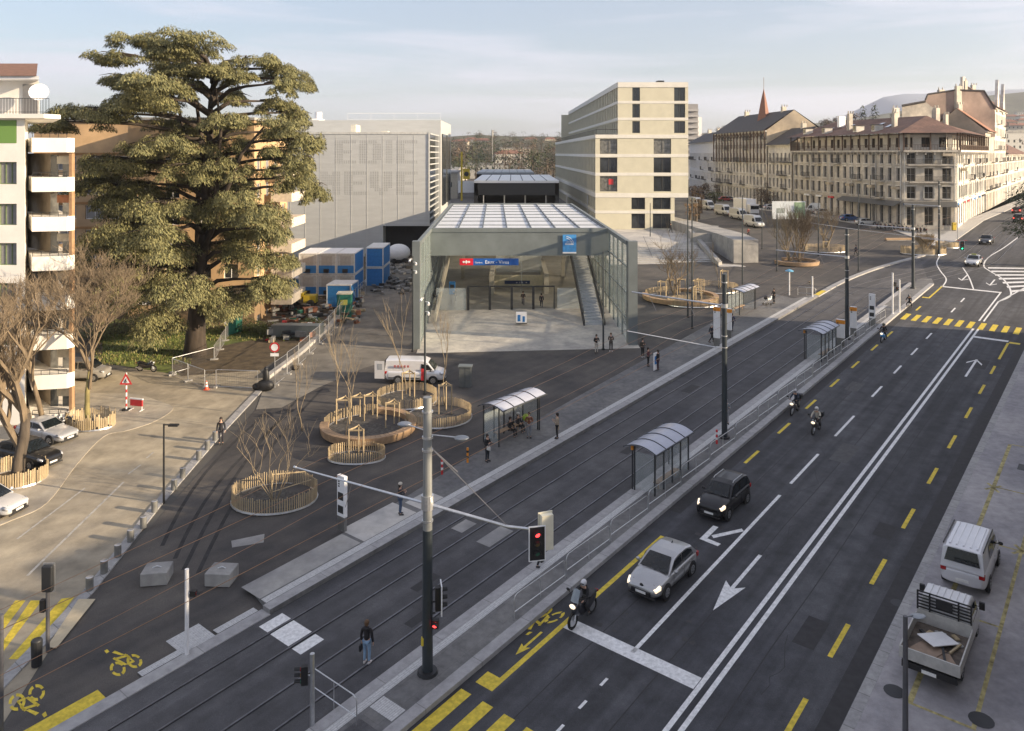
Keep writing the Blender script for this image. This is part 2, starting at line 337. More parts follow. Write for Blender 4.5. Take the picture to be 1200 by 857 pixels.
# curving kerb beyond the platform
kp=[uv(98,-30.9),uv(108,-30.8),uv(118,-29.9),uv(127,-28.3),uv(134,-26.7),uv(140,-25.7),uv(147,-25.3)]
kb=MB()
for q in ribbons(kp,.7,True): kb.prism(q,lambda x,y:h(x,y)-.05,lambda x,y:h(x,y)+.16)
structure(kb.build('curved_kerb',M_kerb))
# rails, with groove beside each
def railcurve(v0):
    p=[(u,v0) for u in range(-12,100,8)]
    for u in range(100,331,4):
        t=min(max((u-100)/38,0),1); sh=8.0*t*t*(3-2*t); p.append((u,v0+sh))
    return [uv(*q) for q in p]
for v0 in(-29.5,-28.0,-26.1,-24.6):
    pts=railcurve(v0)
    b=MB()
    for q in ribbons(pts,.07): b.prism(q,lambda x,y:h(x,y)-.02,lambda x,y:h(x,y)+.028)
    structure(b.build('tram_rail',M_rail))
    g=sheet('rail_groove',ribbon([uv(u,v0+.075) for u in(-12,100)],.045),M_groove,.020,parent=tramway)
multi('white_tram_mark',[strip(20.0,21.2,-30.25,-29.6),strip(20.0,21.2,-29.4,-28.1),strip(20.0,21.2,-27.85,-27.25)],M_white,.016,tramway)
multi('patch_slab',[strip(31.0,33.0,-27.2,-26.3),strip(31.2,32.4,-29.2,-28.4)],M_conc,.016,tramway)
multi('white_tram_mark',[strip(83,84,-25.9,-24.8)],M_white,.016,tramway)
# ---- road markings ----
Z=.018
def dashes(v,u0,u1,L_,gap,w_): 
    o=[];u=u0
    while u<u1: o.append(strip(u,min(u+L_,u1),v-w_/2,v+w_/2)); u+=L_+gap
    return o
multi('double_centre_line',[strip(-10,92.2,-13.42,-13.22),strip(-10,92.2,-12.98,-12.78),strip(96,113,-13.42,-13.25),strip(96,107,-13.0,-12.83)],M_white,Z,avenue)
multi('lane_line',[strip(28.4,45.4,-16.45,-16.27)]+[strip(a,a+L_,-16.45,-16.28) for a,L_ in((47.2,5.2),(56,4.6),(65.5,3),(72.5,2.6),(79,2.6),(85.5,2.5),(98.5,2.4),(104.5,2.4))],M_white,Z,avenue)
multi('stop_line',[strip(28.0,28.75,-19.55,-13.45)],M_white,Z,avenue)
multi('guide_dots',[strip(a,a+.5,-16.45,-16.33) for a in(18.5,20,21.5,23,24.5,26)],M_white,Z,avenue)
multi('stop_line',[strip(93.4+18.9,94+18.9,-19.9,-13.4)],M_white,Z,avenue)
multi('stop_line',[strip(88.6,89.2,-12.8,-9.9)],M_white,Z,avenue)
multi('bike_lane_line',[strip(23.2,37.3,-19.78,-19.55)]+[strip(a,a+2.3,-19.75,-19.55) for a in(42.5,48.3,54.2,60,66,72,78.4,84.2,97.3)]+[strip(23.2,23.95,-20.4,-19.78)],M_yellow,Z,avenue)
multi('bike_lane_line',[strip(a,a+2.6,-9.95,-9.75) for a in(27.5,33,39.3,45.6,52,58.3,64.8,71,77)]+[strip(82,88.2,-9.95,-9.75),strip(88.2,88.8,-9.8,-8.9)],M_yellow,Z,avenue)
multi('bike_lane_line',[strip(104.5,113,-19.85,-19.65),strip(104.5,105,-20.5,-19.8)],M_yellow,Z,avenue)
multi('zebra_crossing',[strip(92.2,95.2,v,v+.5) for v in [-20.2+1.03*i for i in range(12)]],M_yellow,Z,avenue)
multi('zebra_crossing',[strip(17.0,22.6,v,v+.52) for v in (-20.6,-19.5,-18.45,-17.4,-16.35,-15.3)],M_yellow,Z,avenue)
cl=[uv(113,-19.7),uv(118,-20.2),uv(124,-22),uv(130,-23.5),uv(137,-24.3)]
multi('edge_line',ribbons(cl,.16,True),M_white,Z,avenue)
# hatched refuge top right
sp=[uv(107,-12.9),uv(112,-12.2),uv(121,-13.9),uv(127,-16.3),uv(131,-17.6),uv(139,-18.1),uv(150,-17.4),uv(165,-16.8)]
multi('edge_line',ribbons(sp,.2,True)+ribbons([uv(107,-12.9),uv(116,-11.5),uv(128,-9.8)],.2,True)+ribbons([uv(113,-16.3),uv(121,-18),uv(128,-19.8)],.16,True),M_white,Z,avenue)
multi('hatching',[[uv(113.5+i*2.6,-12.3-(i*.75)),uv(114.6+i*2.6,-12.5-(i*.75)),uv(118.5+i*2.6,-9.6),uv(117.4+i*2.6,-9.6)] for i in range(7)],M_white,Z,avenue)
def arrow(u,v,L_,s=1,bent=0):
    """arrow, s=+1 heading along +u"""
    P=[[(0,-.09),(L_*.62,-.09),(L_*.62,.09),(0,.09)],[(L_*.55,-.48),(L_,0),(L_*.55,.48),(L_*.62,.09),(L_*.62,-.09)]]
    return [[uv(u+s*a,v+b) for a,b in p] for p in P]
multi('lane_arrow',arrow(38.6,-14.9,5.6,-1),M_white,Z,avenue)
def arrow2(u,v,L_,s):
    P=[[(0,-.09),(L_,-.09),(L_,.09),(0,.09)],[(L_,0),(L_-1.3,.6),(L_-1.7,.6),(L_-.35,0)],[(L_,0),(L_-.35,0),(L_-1.7,-.6),(L_-1.3,-.6)]]
    return [[uv(u+s*a,v+b) for a,b in p] for p in P]
multi('lane_arrow',arrow2(75,-11.4,5.8,1),M_white,Z,avenue)
multi('lane_arrow',arrow2(122.5,-18.4,4.5,-1),M_white,Z,avenue)
multi('lane_arrow',arrow2(121,-15.0,4.5,-1),M_white,Z,avenue)
multi('lane_arrow',[[uv(40.3,-16.45),uv(40.5,-16.65),uv(38.9,-17.65),uv(38.7,-17.45)],[uv(38.2,-18.0),uv(39.9,-18.0),uv(39.9,-17.7),uv(38.55,-17.7)],[uv(38.2,-18.0),uv(38.1,-16.95),uv(38.4,-16.9),uv(38.5,-17.75)]],M_white,Z,avenue)
multi('lane_arrow',[[uv(27.2-a*.55,-20.12+b*.55) for a,b in p] for p in ([(0,-.1),(2.2,-.1),(2.2,.1),(0,.1)],[(2.0,-.42),(3.3,0),(2.0,.42),(2.2,.1),(2.2,-.1)])],M_yellow,Z,avenue)
def bike(u,v,s,du=1,dv=1):
    """painted bicycle: two broken rings, frame and a dot; pointing along s*u"""
    out=[]
    def T(a,b): return uv(u+du*a*s,v+dv*b*s)
    for cxx in(-.62,.62):
        for k in range(4):
            a0=k*math.pi/2+.18; a1=(k+1)*math.pi/2-.18
            seg=5
            for j in range(seg):
                t0=a0+(a1-a0)*j/seg; t1=a0+(a1-a0)*(j+1)/seg
                out.append([T(cxx+.5*math.cos(t0),.5*math.sin(t0)),T(cxx+.5*math.cos(t1),.5*math.sin(t1)),T(cxx+.32*math.cos(t1),.32*math.sin(t1)),T(cxx+.32*math.cos(t0),.32*math.sin(t0))])
    out.append([T(-.62,-.06),T(-.1,-.06),T(-.1,.08),T(-.62,.08)]); out.append([T(-.1,0),T(.1,0),T(.55,.75),T(.38,.8)])
    out.append([T(-.5,.45),T(.45,.6),T(.45,.74),T(-.5,.6)]); out.append([T(-.62,0),T(-.5,0),T(-.25,.7),T(-.42,.7)])
    out.append([T(-.3,.7),T(-.1,.7),T(.35,1.15),T(.1,1.2)]); out.append([T(.45,1.3),T(.7,1.25),T(.72,1.5),T(.5,1.52)])
    return out
def bikexy(r1,r2,dot):
    A=Vector(G(*r1));B=Vector(G(*r2));D=Vector(G(*dot)); ax=(B-A)/1.24; c=(A+B)/2; bx_=(D-c-ax*(-.6))/1.4
    res=[]
    for p in bike(0,0,1):
        q=[]
        for x,y in p:
            a=x*UD.x+y*UD.y; b=x*VD.x+y*VD.y; v=c-ax*a+bx_*b; q.append((v.x,v.y))
        res.append(q)
    return res
multi('bicycle_symbol',bikexy((650,724),(635.5,719),(619.6,743)),M_yellow,Z,avenue)
multi('bicycle_symbol',bikexy((138,784),(157.5,775),(125,763.5)),M_yellow,.008,plaza)
multi('bicycle_symbol',bikexy((43,812),(20,823),(52.5,838)),M_yellow,.008,plaza)
multi('yellow_bar',[strip(9.0,13.9,-31.95,-31.25)],M_yellow,.012,plaza)
multi('patch_slab',[[G(271,634),G(310,626),G(309,636),G(272,642)]],M_conc,.009,plaza)
# beige street: zebra + parking lines + kerb row with bollards
multi('zebra_crossing',[[G(-6,735),G(18,704),G(30,704),G(-6,752)],[G(-12,775),G(36,704),G(49,704),G(0,769)],[G(10,773),G(72,702),G(87,700),G(32,773)]],M_yellow,.010,street)
multi('faint_lane_line',[ribbon([G(32,675),G(145,565)],.14),ribbon([G(20,632),G(100,572)],.12),ribbon([G(150,556),G(165,545)],.12),ribbon([G(172,537),G(180,530)],.12)],mat('worn white paint',(.42,.40,.36),.85,var=.25,scale=4),.010,street)
kl=[G(-60,868),G(4,800),G(60,742),G(104,694),G(180,597),G(258,507),G(307,455)]
b=MB()
for q in ribbons(kl,.55): b.prism(q,lambda x,y:h(x,y)-.05,lambda x,y:h(x,y)+.07)
structure(b.build('bollard_kerb',M_kerb))
sheet('pale_crossing_slab',[G(55,760),G(92,704),G(112,704),G(66,762)],mat('buff slab',(.52,.44,.30),.85,var=.1,scale=3),.078)
kl=[G(313,444),G(352,415),G(385,385),G(410,355),G(430,330),G(450,308)]
b=MB()
for i,q in enumerate(ribbons(kl,.5)): b.prism(q,lambda x,y:h(x,y)-.05,lambda x,y:h(x,y)+.3)
structure(b.build('yard_kerb',M_conc2))
# tyre marks on the plaza
tm=mat('tyre marks',(.032,.031,.032),.9,var=.3,scale=2)
rng=random.Random(3)
for (x0,y0,x1,y1) in((215,668,400,415),(232,672,412,420),(190,640,330,470),(205,655,345,480)):
    pts=[]
    for k in range(9):
        t=k/8; pts.append(G(x0+(x1-x0)*t+20*math.sin(t*3.1)*(-1),y0+(y1-y0)*t))
    multi('tyre_mark',ribbons(pts,.22),tm,.006,plaza)
# faded yellow bays on the right pavement
def yx(u,v):
    return [ribbon([uv(u-.5,v-.35),uv(u+.5,v+.35)],.16),ribbon([uv(u+.5,v-.35),uv(u-.5,v+.35)],.16)]
bl=[strip(32.0,61,-6.8,-6.6),strip(32.0,61,-4.7,-4.55)]+[strip(a,a+.12,-6.6,-4.7) for a in(32,39,46.4,53.5,61)]+yx(46.5,-6.7)+yx(53.4,-6.7)+yx(46.5,-4.6)+yx(53.4,-4.6)
multi('bay_marking',bl,M_yfade,.126,rpave)
def cover(px,py,r,dz,parent,m=M_dark):
    x,y=G(px,py); multi('manhole_cover',[[(x+r*math.cos(k*math.pi/8),y+r*math.sin(k*math.pi/8)) for k in range(16)]],m,dz,parent)
cover(1048,814,.38,.131,rpave); cover(1150,848,.42,.131,rpave); cover(990,615,.45,.017,avenue); cover(1052,707,.3,.017,avenue)
multi('manhole_cover',[strip(57,58,-5.9,-4.9)],M_dark,.131,rpave)
cover(612,642,.3,.013,tramway)

# old joints, patches and stains in the carriageway
rg=random.Random(31)
dk=mat('tar patch',(.035,.034,.036),.85,var=.15,scale=3,bump=.4); lt=mat('lighter asphalt patch',(.085,.084,.086),.9,var=.15,scale=3,bump=.4); oil=mat('oil stain',(.028,.026,.026),.55,var=.3,scale=4)
multi('dark_gutter_strip',[strip(-10,112,-9.1,-8.42)],dk,.015,avenue)
multi('dark_lane_strip',[strip(40,106,-20.73,-20.0)],dk,.015,avenue)
for v in(-11.9,-14.9,-18.0):
    pts=[uv(u,v+rg.uniform(-.05,.05)) for u in range(-8,112,5)]; multi('tar_joint',ribbons(pts,.05),dk,.0155,avenue)
for (u,v,l,w_) in((52,-15.6,3.2,1.1),(66,-18.6,2.4,1.0),(33,-11.4,2.2,.9),(78,-11.6,3,1.2),(100,-17,3,1.2),(44,-11.0,1.6,.9)): multi('asphalt_patch',[strip(u,u+l,v,v+w_)],rg.choice([dk,lt]),.0158,avenue)
for (u,v,l,w_) in((26,-27.0,1.6,.5),(45,-26.9,2.4,.6),(58,-29.0,2.0,.8),(24,-25.3,1.2,.5)): multi('asphalt_patch',[strip(u,u+l,v,v+w_)],dk,.0125,tramway)
st_=[]
for k in range(46):
    u=rg.choice([rg.uniform(29,40),rg.uniform(20,110)]); v=rg.choice([-18.0,-14.8])+rg.gauss(0,.35); r=rg.uniform(.04,.16)
    st_.append([uv(u+r*rg.uniform(.7,1.4)*math.cos(a*math.pi/4),v+r*rg.uniform(.7,1.2)*math.sin(a*math.pi/4)) for a in range(8)])
multi('oil_stain',st_,oil,.0165,avenue)
for k in range(9):
    u=rg.uniform(24,100); v=rg.uniform(-19,-10); pts=[uv(u,v)]
    for j in range(7): u+=rg.uniform(.3,.9); v+=rg.uniform(-.35,.35); pts.append(uv(u,v))
    multi('crack',ribbons(pts,.03),dk,.0162,avenue)
# ================= BUILDINGS =================
_win={}
def window_mesh(w,hh,style,fm,gm):
    """style: panes across, panes down; frame in fm, panes in gm; local x across, z up, looking to -y"""
    key=(round(w,2),round(hh,2),style,fm.name,gm.name)
    if key in _win: return _win[key]
    t=.06 if w<3 else .08; nx,nz=style[0],style[1]
    b=MB()
    b.box(-w/2,-.03,0,w/2,.05,t); b.box(-w/2,-.03,hh-t,w/2,.05,hh)
    b.box(-w/2,-.028,t,-w/2+t,.048,hh-t); b.box(w/2-t,-.028,t,w/2,.048,hh-t)
    for i in range(1,nx): x=-w/2+w*i/nx; b.box(x-t*.45,-.025,t,x+t*.45,.045,hh-t)
    for i in range(1,nz): z=hh*i/nz; b.box(-w/2+t,-.022,z-t*.4,w/2-t,.042,z+t*.4)
    me=bpy.data.meshes.new('window'); me.from_pydata(b.v,[],b.f); me.materials.append(fm); me.update()
    g=MB(); g.add([(-w/2+.01,.03,.01),(w/2-.01,.03,.01),(w/2-.01,.03,hh-.01),(-w/2+.01,.03,hh-.01)],[(0,1,2,3)])
    gme=bpy.data.meshes.new('pane'); gme.from_pydata(g.v,[],g.f); gme.materials.append(gm); gme.update()
    _win[key]=(me,gme); return _win[key]
def facade(parent,p0,p1,z0,z1,cols,rows,wm,fm,glasses,style=(2,1),depth=.22,name='wall',seed=1,skip=None,limit=None,pane=True,blind=None,reveal=None):
    """wall with real openings from p0 to p1 (world xy), outside on the right-hand side when walking p0->p1; cols/rows are ranges"""
    rg=random.Random(seed); l=parent.location
    p0=Vector(p0);p1=Vector(p1); L_=(p1-p0).length; d=(p1-p0)/L_; n=Vector((d.y,-d.x))
    us=sorted(set([0,L_]+[c for q in cols for c in q])); zs=sorted(set([z0,z1]+[c for q in rows for c in q]))
    def P(u,z,dep=0): q=p0+d*u-n*dep; return (q.x-l.x,q.y-l.y,z-l.z)
    b=MB(); ang=math.atan2(d.y,d.x)
    holes=[(c,r) for c in cols for r in rows if not(skip and skip(c,r))]
    hs=set((round(c[0],4),round(r[0],4)) for c,r in holes)
    for r in range(len(zs)-1):
        a=0
        while a<len(us)-1:
            if (round(us[a],4),round(zs[r],4)) in hs: a+=1; continue
            e=a
            while e<len(us)-1 and (round(us[e],4),round(zs[r],4)) not in hs: e+=1
            b.add([P(us[a],zs[r]),P(us[e],zs[r]),P(us[e],zs[r+1]),P(us[a],zs[r+1])],[(0,1,2,3)]); a=e
    for c,r in holes:
        u0,u1=c; a,e=r
        b.add([P(u0,a),P(u1,a),P(u1,e),P(u0,e),P(u0,a,depth),P(u1,a,depth),P(u1,e,depth),P(u0,e,depth)],[(0,1,5,4),(1,2,6,5),(2,3,7,6),(3,0,4,7)])
    wl=b.build(name,wm,parent)
    for i,(c,r) in enumerate(holes):
        gm=glasses[0] if rg.random()<.62 else rg.choice(glasses)
        me,gme=window_mesh(c[1]-c[0],r[1]-r[0],style,fm,gm)
        o=bpy.data.objects.new('window',me); C.objects.link(o); o.parent=parent
        o.location=P((c[0]+c[1])/2,r[0],depth); o.rotation_euler=(0,0,ang)
        if pane:
            q=bpy.data.objects.new('pane',gme); C.objects.link(q); q.parent=o
    return wl
def evenly(L_,n,w,m0=None):
    m0=m0 if m0 is not None else (L_/n-w)/2; st=(L_-2*m0-w)/(n-1) if n>1 else 0
    return [(m0+i*st,m0+i*st+w) for i in range(n)]
def belt(b,p0,p1,z0,z1,out,inn=.05):
    """band proud of a facade"""
    p0=Vector(p0);p1=Vector(p1); d=(p1-p0).normalized(); n=Vector((d.y,-d.x))
    q=[p0-d*out*0+n*out,p1+n*out,p1-n*inn,p0-n*inn]
    b.prism([tuple(x) for x in q],z0,z1)
def bar_rail(b,p0,p1,z,hh=1.0,step=.35,r=.018):
    p0=Vector((*p0,0)) if len(p0)==2 else Vector(p0); p1=Vector((*p1,0)) if len(p1)==2 else Vector(p1)
    p0.z=p1.z=z; L_=(p1-p0).length; n=max(1,int(L_/step)); up=Vector((0,0,hh))
    b.tube(p0+up,p1+up,r*1.5,n=4); b.tube(p0+up*.12,p1+up*.12,r,n=4)
    for i in range(n+1): q=p0+(p1-p0)*(i/n); b.tube(q,q+up,r,n=4,cap=False)
GL=[M_glassd,M_glass2,M_blind]
# ---------- block building (pale concrete, eight storeys) ----------
M_bk=mat('greenish render',(.56,.53,.41),.9,var=.05,scale=.6,bump=.1); M_band=mat('pale cast band',(.66,.64,.58),.85,var=.05,scale=.8)
M_bframe=mat('bronze frame',(.10,.095,.085),.4,.4)
Yb=153.0; s=Yb/F
def bx(px): return (px-CX)*s
def bz(py): return H0-(py-HY)*s
blk=thing('apartment_block',(28,165,7.2),0,'pale eight storey block with stepped top floors behind the glass roofed station hall','building')
X0,X1,X2,X3=bx(697.7),bx(724),bx(806.5),bx(790.5)
dirb=-.016
def bside(x,y): return (x+dirb*(y-Yb),y)
zt=bz(96.5); zc=bz(158.5); zo=bz(229.5)
rows=[(bz(118.4),bz(102.6)),(bz(138),bz(122.0)),(bz(157.3)+.2,bz(142)),(bz(180.5),bz(163)),(bz(202.8),bz(184.8)),(bz(224.6),bz(206.6)),(bz(245.5),bz(230.3)-.25),(bz(268),bz(250.6))]
rowz=[tuple(r) for r in rows]
# front, upper set-back volume
facade(blk,(X1,Yb),(X2,Yb),zc,zt,[(bx(741)-X1,bx(750)-X1),(bx(790)-X1,bx(803)-X1)],rowz[:3],M_bk,M_bframe,GL,(2,1),.3,'front_wall',3)
facade(blk,(X0,Yb),(X2,Yb),zo,zc,[(bx(703)-X0,bx(723.5)-X0),(bx(766)-X0,bx(786.5)-X0)],rowz[3:6],M_bk,M_bframe,[M_glassd,M_blind,M_glass2],(2,1),.35,'front_wall',5)
facade(blk,(X0,Yb),(X3,Yb),7.2,zo-.01,[(bx(740)-X0,bx(756)-X0),(bx(765)-X0,bx(786)-X0)],rowz[6:],M_bk,M_bframe,[M_glassd],(2,1),.35,'front_wall',5)
Yend=262.0
for (xa,za,zb,rr,nc) in((X1,zc,zt,rowz[:3],40),(X0,zo,zc,rowz[3:6],40),(X0,7.3,zo,rowz[6:],40)):
    a=bside(xa,Yend); e=(xa,Yb); L_=math.hypot(a[0]-e[0],a[1]-e[1])
    facade(blk,a,e,za,zb-.012,evenly(L_,nc,1.9),[(r[0],r[1]) for r in rr],M_bk,M_bframe,GL,(2,1),.35,'side_wall',8,pane=False)
b=MB()
for z in(bz(120),bz(139.5)): belt(b,(X1,Yb),(X2,Yb),z-.25,z+.25,.06); belt(b,bside(X1,Yend),(X1,Yb),z-.25,z+.25,.06)
belt(b,(X1,Yb),(X2,Yb),zt-1.0,zt,.1); belt(b,bside(X1,Yend),(X1,Yb),zt-1.0,zt,.1)
for z in(bz(182.5),bz(204.3)): belt(b,(X0,Yb),(X2,Yb),z-.3,z+.3,.06); belt(b,bside(X0,Yend),(X0,Yb),z-.3,z+.3,.06)
belt(b,(X0,Yb),(X2,Yb),zc-.6,zc+.1,.12); belt(b,bside(X0,Yend),(X0,Yb),zc-.6,zc+.1,.12)
belt(b,(X0,Yb),(X2,Yb),zo-.35,zo+.5,.08); belt(b,bside(X0,Yend),(X0,Yb),zo-.35,zo+.5,.08)
belt(b,(X0,Yb),(X3,Yb),bz(248.5)-.3,bz(248.5)+.25,.06); belt(b,bside(X0,Yend),(X0,Yb),bz(248.5)-.3,bz(248.5)+.25,.06)
b.build('cornice_band',M_band,blk,world=True)
b=MB(); b.prism([(X1+.05,Yb+.02),(X2-.02,Yb+.02),(X2-2,Yend),bside(X1+.05,Yend)],zt-.3,zt-.05); b.prism([(X0+.05,Yb+.03),(X1+.3,Yb+.03),bside(X1+.3,Yend),bside(X0+.05,Yend)],zc-.3,zc-.02)
b.build('roof',mat('roof gravel',(.25,.24,.22),.95),blk,world=True)
b=MB(); b.prism([(X2,Yb+.01),(X2,Yb+.03),(X2-2,Yend),(X2-2.1,Yend)],zo,zt); b.prism([(X3,Yb+.01),(X3,Yb+.03),(X3-1,Yend),(X3-1.1,Yend)],7,zo)
b.prism([(X0+.2,Yend),(X2-2,Yend),(X2-2,Yend+.3),(X0+.2,Yend+.3)],7,zt-1); b.prism([(X3-.3,Yb+.4),(X2,Yb+.02),(X2-2,Yend),(X3-2,Yend)],zo-.1,zo)
b.build('rear_wall',M_bk,blk,world=True)
b=MB(); bar_rail(b,bside(X0+.2,Yend),(X0+.2,Yb),zc,1.1,1.5,.04); bar_rail(b,(X0+.2,Yb+.2),(X1,Yb+.2),zc,1.1,1.5,.04); b.build('terrace_railing',M_dark,blk,world=True)
b=MB(); b.box(bx(757),Yb+5,zt-.2,bx(768),Yb+8,zt+.35); b.box(bx(775),Yb+4,zt-.2,bx(783),Yb+6,zt+.7); b.box(bx(760),Yb+20,zt-.2,bx(790),Yb+26,zt+.8); b.build('roof_unit',M_dark,blk,world=True)
b=MB(); b.box(bx(713),Yb-.02+.36,bz(216.5),bx(719),Yb+.345,bz(210)); b.build('red_poster',M_red,blk,world=True)
# terrace + steps in front of the block
ter=MB(); ter.prism([(16.0,130.5),(33.5,130.5),(45,170),(40,200),(14.5,200),(13.0,150),(14.5,131)],3,7.2); structure(ter.build('block_terrace',M_conc2))
st=MB(); n=12
for i in range(n):
    z=5.05+(7.2-5.05)*(i+1)/(n+1); y=119.5+i*.93
    st.prism([(14.8,y),(31.3-.1*i,y),(31.3,131),(14.8,131)],3.5,z)
structure(st.build('broad_steps',M_conc2))
sr=MB()
for x in (bx(733)*.87,): 
    for i in range(2): sr.tube((17+i*5,121,5.2),(17+i*5,131.5,8.1),.03,n=4)
tag(sr.build('step_handrail',M_dark),'thin dark handrails on the broad pale steps beside the station hall','handrail')
# ---------- underpass: concrete ramp walls ----------
up=thing('underpass_ramp',(37,120,5.4),0,'raw concrete underpass entrance with thick wall and dark opening right of the steps','underpass')
def wpoly(name,pts,z0,z1,m,par): 
    q=MB(); q.prism(pts,z0,z1); return q.build(name,m,par,world=True)
p1_=G(859,309);p2_=G(886,308)
wpoly('side_wall',[(33.6,119),(37.4,119.2),(38.0,128),(35.6,150),(31,176),(29.6,176),(31.5,150),(33.6,128)],3,8.9,M_conc,up)
b=MB(); b.prism([G(842,312),G(846,311),(31.6,138),(30.9,138)],lambda x,y:4,lambda x,y:5.9+(y-118)*.14); b.build('parapet_wall',M_conc,up,world=True)
b=MB(); b.box(29.8,131,6.9,33.6,131.5,8.7); b.build('portal_beam',M_conc,up,world=True)
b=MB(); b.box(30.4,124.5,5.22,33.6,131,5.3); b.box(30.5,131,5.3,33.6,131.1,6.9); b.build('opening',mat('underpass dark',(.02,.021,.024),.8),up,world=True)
b=MB(); b.prism([G(843,313),G(874,313),(33.6,123),(31.0,123)],4.5,5.32); b.build('threshold',M_conc2,up,world=True)
# ---------- station entrance hall ----------
SX=-.022
def sp_(x,y,z=0): return (x+SX*(y-77),y,z)
def s2(x,y): return (x+SX*(y-77),y)
ZR=13.3; ZFl=3.62
stn=thing('station_hall',(1.3,92,ZFl),0,'glass walled station hall with white panel roof and dark steel front','station')
M_grey=mat('grey green steel panel',(.19,.215,.215),.5,.35,var=.12,scale=.4)
M_roofp=mat('translucent roof panel',(.88,.90,.92),.35,var=.05,scale=.3)
_n=M_roofp.node_tree; _t=_n.nodes.new('ShaderNodeBsdfTranslucent'); _t.inputs['Color'].default_value=(.85,.86,.84,1); _m=_n.nodes.new('ShaderNodeMixShader'); _m.inputs[0].default_value=.22
_n.links.new(_n.nodes['Principled BSDF'].outputs[0],_m.inputs[1]); _n.links.new(_t.outputs[0],_m.inputs[2]); _n.links.new(_m.outputs[0],_n.nodes['Material Output'].inputs['Surface']); M_rline=mat('roof joint',(.10,.12,.14),.5,.3)
M_fglass=mat('frosted glass',(.50,.60,.58),.12,0,var=.12,scale=.4,alpha=.36,spec=.7)
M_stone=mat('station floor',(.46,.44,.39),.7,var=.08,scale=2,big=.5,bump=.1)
M_stonew=mat('station inner wall',(.26,.255,.22),.7,var=.1,scale=1)
structure(sheet('station_forecourt',[s2(-9.2,75.2),s2(12.3,75.6),s2(12.3,135.2),s2(-9.6,135.2)],M_stone,.014))
structure(sheet('hall_inner_floor',[s2(-9.0,92.4),s2(11.3,92.4),s2(11.3,134),s2(-9.4,134)],mat('darker hall floor',(.22,.215,.185),.5,var=.12,scale=1,big=.3),.026))  # inner floor sheet is darker than the forecourt
b=MB(); b.add([(*s2(x,y),ZR-.1) for x,y in((-8.9,90.6),(11.2,90.6),(11.2,135),(-8.9,135))],[(0,1,2,3)]); b.build('roof_panel',M_roofp,stn,world=True)
b=MB()
for i in range(8):
    x=-8.8+i*(19.9/7); b.prism([s2(x-.07,90.7),s2(x+.07,90.7),s2(x+.07,135),s2(x-.07,135)],ZR-.1,ZR+.02)
for i in range(1,8):
    y=90.6+i*(44.4/8); b.prism([s2(-8.6,y-.04),s2(10.9,y-.04),s2(10.9,y+.04),s2(-8.6,y+.04)],ZR-.1,ZR-.02)
b.build('roof_joint',M_rline,stn,world=True)
b=MB(); b.prism([s2(-9.3,90.2),s2(11.6,90.2),s2(11.6,90.7),s2(-9.3,90.7)],ZR-.35,ZR+.12); b.prism([s2(-9.3,90.3),s2(11.6,90.3),s2(11.6,90.6),s2(-9.3,90.6)],10.25,ZR-.35); b.build('front_fascia',M_grey,stn,world=True)
b=MB(); b.prism([s2(-9.3,135),s2(11.6,135),s2(11.6,135.5),s2(-9.3,135.5)],10,ZR+.12)
b.build('rear_fascia',M_grey,stn,world=True)
b=MB()
for x0,x1 in((-9.35,-8.95),(11.25,11.65)): b.prism([s2(x0,77.5),s2(x1,77.5),s2(x1,135.4),s2(x0,135.4)],ZR-.33,ZR+.1)
b.build('eave_beam',M_grey,stn,world=True)
for x0,x1,lab in((-9.75,-9.0,0),(11.35,12.25,1)):
    b=MB(); b.prism([s2(x0,76.6),s2(x1,76.6),s2(x1,77.5),s2(x0,77.5)],2.6,ZR+.12); b.build('front_pylon',M_grey,stn,world=True)
for x in(-9.1,11.42):
    b=MB(); b.prism([s2(x-.04,77.5),s2(x+.04,77.5),s2(x+.04,135),s2(x-.04,135)],2.6,ZR-.34); b.build('glass_wall',M_fglass,stn,world=True)
    b=MB()
    for i in range(0,20):
        y=77.6+i*3.0; b.prism([s2(x-.09,y-.06),s2(x+.09,y-.06),s2(x+.09,y+.06),s2(x-.09,y+.06)],2.6,ZR-.34)
    for z in(3.2,5.6,8.2,10.8): b.prism([s2(x-.08,77.6),s2(x+.08,77.6),s2(x+.08,135),s2(x-.08,135)],z-.05,z+.05)
    b.build('glass_frame',M_grey,stn,world=True)
b=MB(); b.prism([s2(-9,133),s2(11.3,133),s2(11.3,133.4),s2(-9,133.4)],ZFl,ZR-.3); b.build('back_wall',M_stonew,stn,world=True)
# inner lift / escalator enclosure
b=MB(); b.box(-2.9,100,ZFl,-2.3,116,6.6); b.build('stair_enclosure',mat('inner concrete',(.40,.38,.31),.7),stn,world=True); b=MB(); b.box(4.1,100,ZFl,4.7,116,6.6); b.build('stair_enclosure',mat('inner concrete',(.40,.38,.31),.7),stn,world=True)
b=MB(); b.box(-2.3,105,ZFl,4.1,105.4,5.7); b.build('enclosure_panel',mat('lit cream panel',(.62,.57,.40),.6),stn,world=True)
b=MB(); b.box(-2.2,108,5.7,4.1,108.1,9.0); b.build('inner_glass',M_clear,stn,world=True); b=MB(); b.box(1.2,102,ZFl,1.3,102.1,9); b.build('inner_glass',M_clear,stn,world=True)
b=MB(); b.box(-1.0,104.9,4.55,2.4,104.98,5.0); sg=b.build('direction_sign',mat('navy sign',(.01,.03,.10),.5),stn,world=True)
text('← 1-3   →',.36,M_whitep,stn,(-.6-1.3+1.1,104.88-92,4.63-ZFl),(R(90),0,0),'sign_lettering',.004,'LEFT')
b=MB(); 
for x in(-4.9,6.1): b.box(x,114,ZFl,x+.3,128,4.4)
b.build('side_balustrade',M_stonew,stn,world=True)
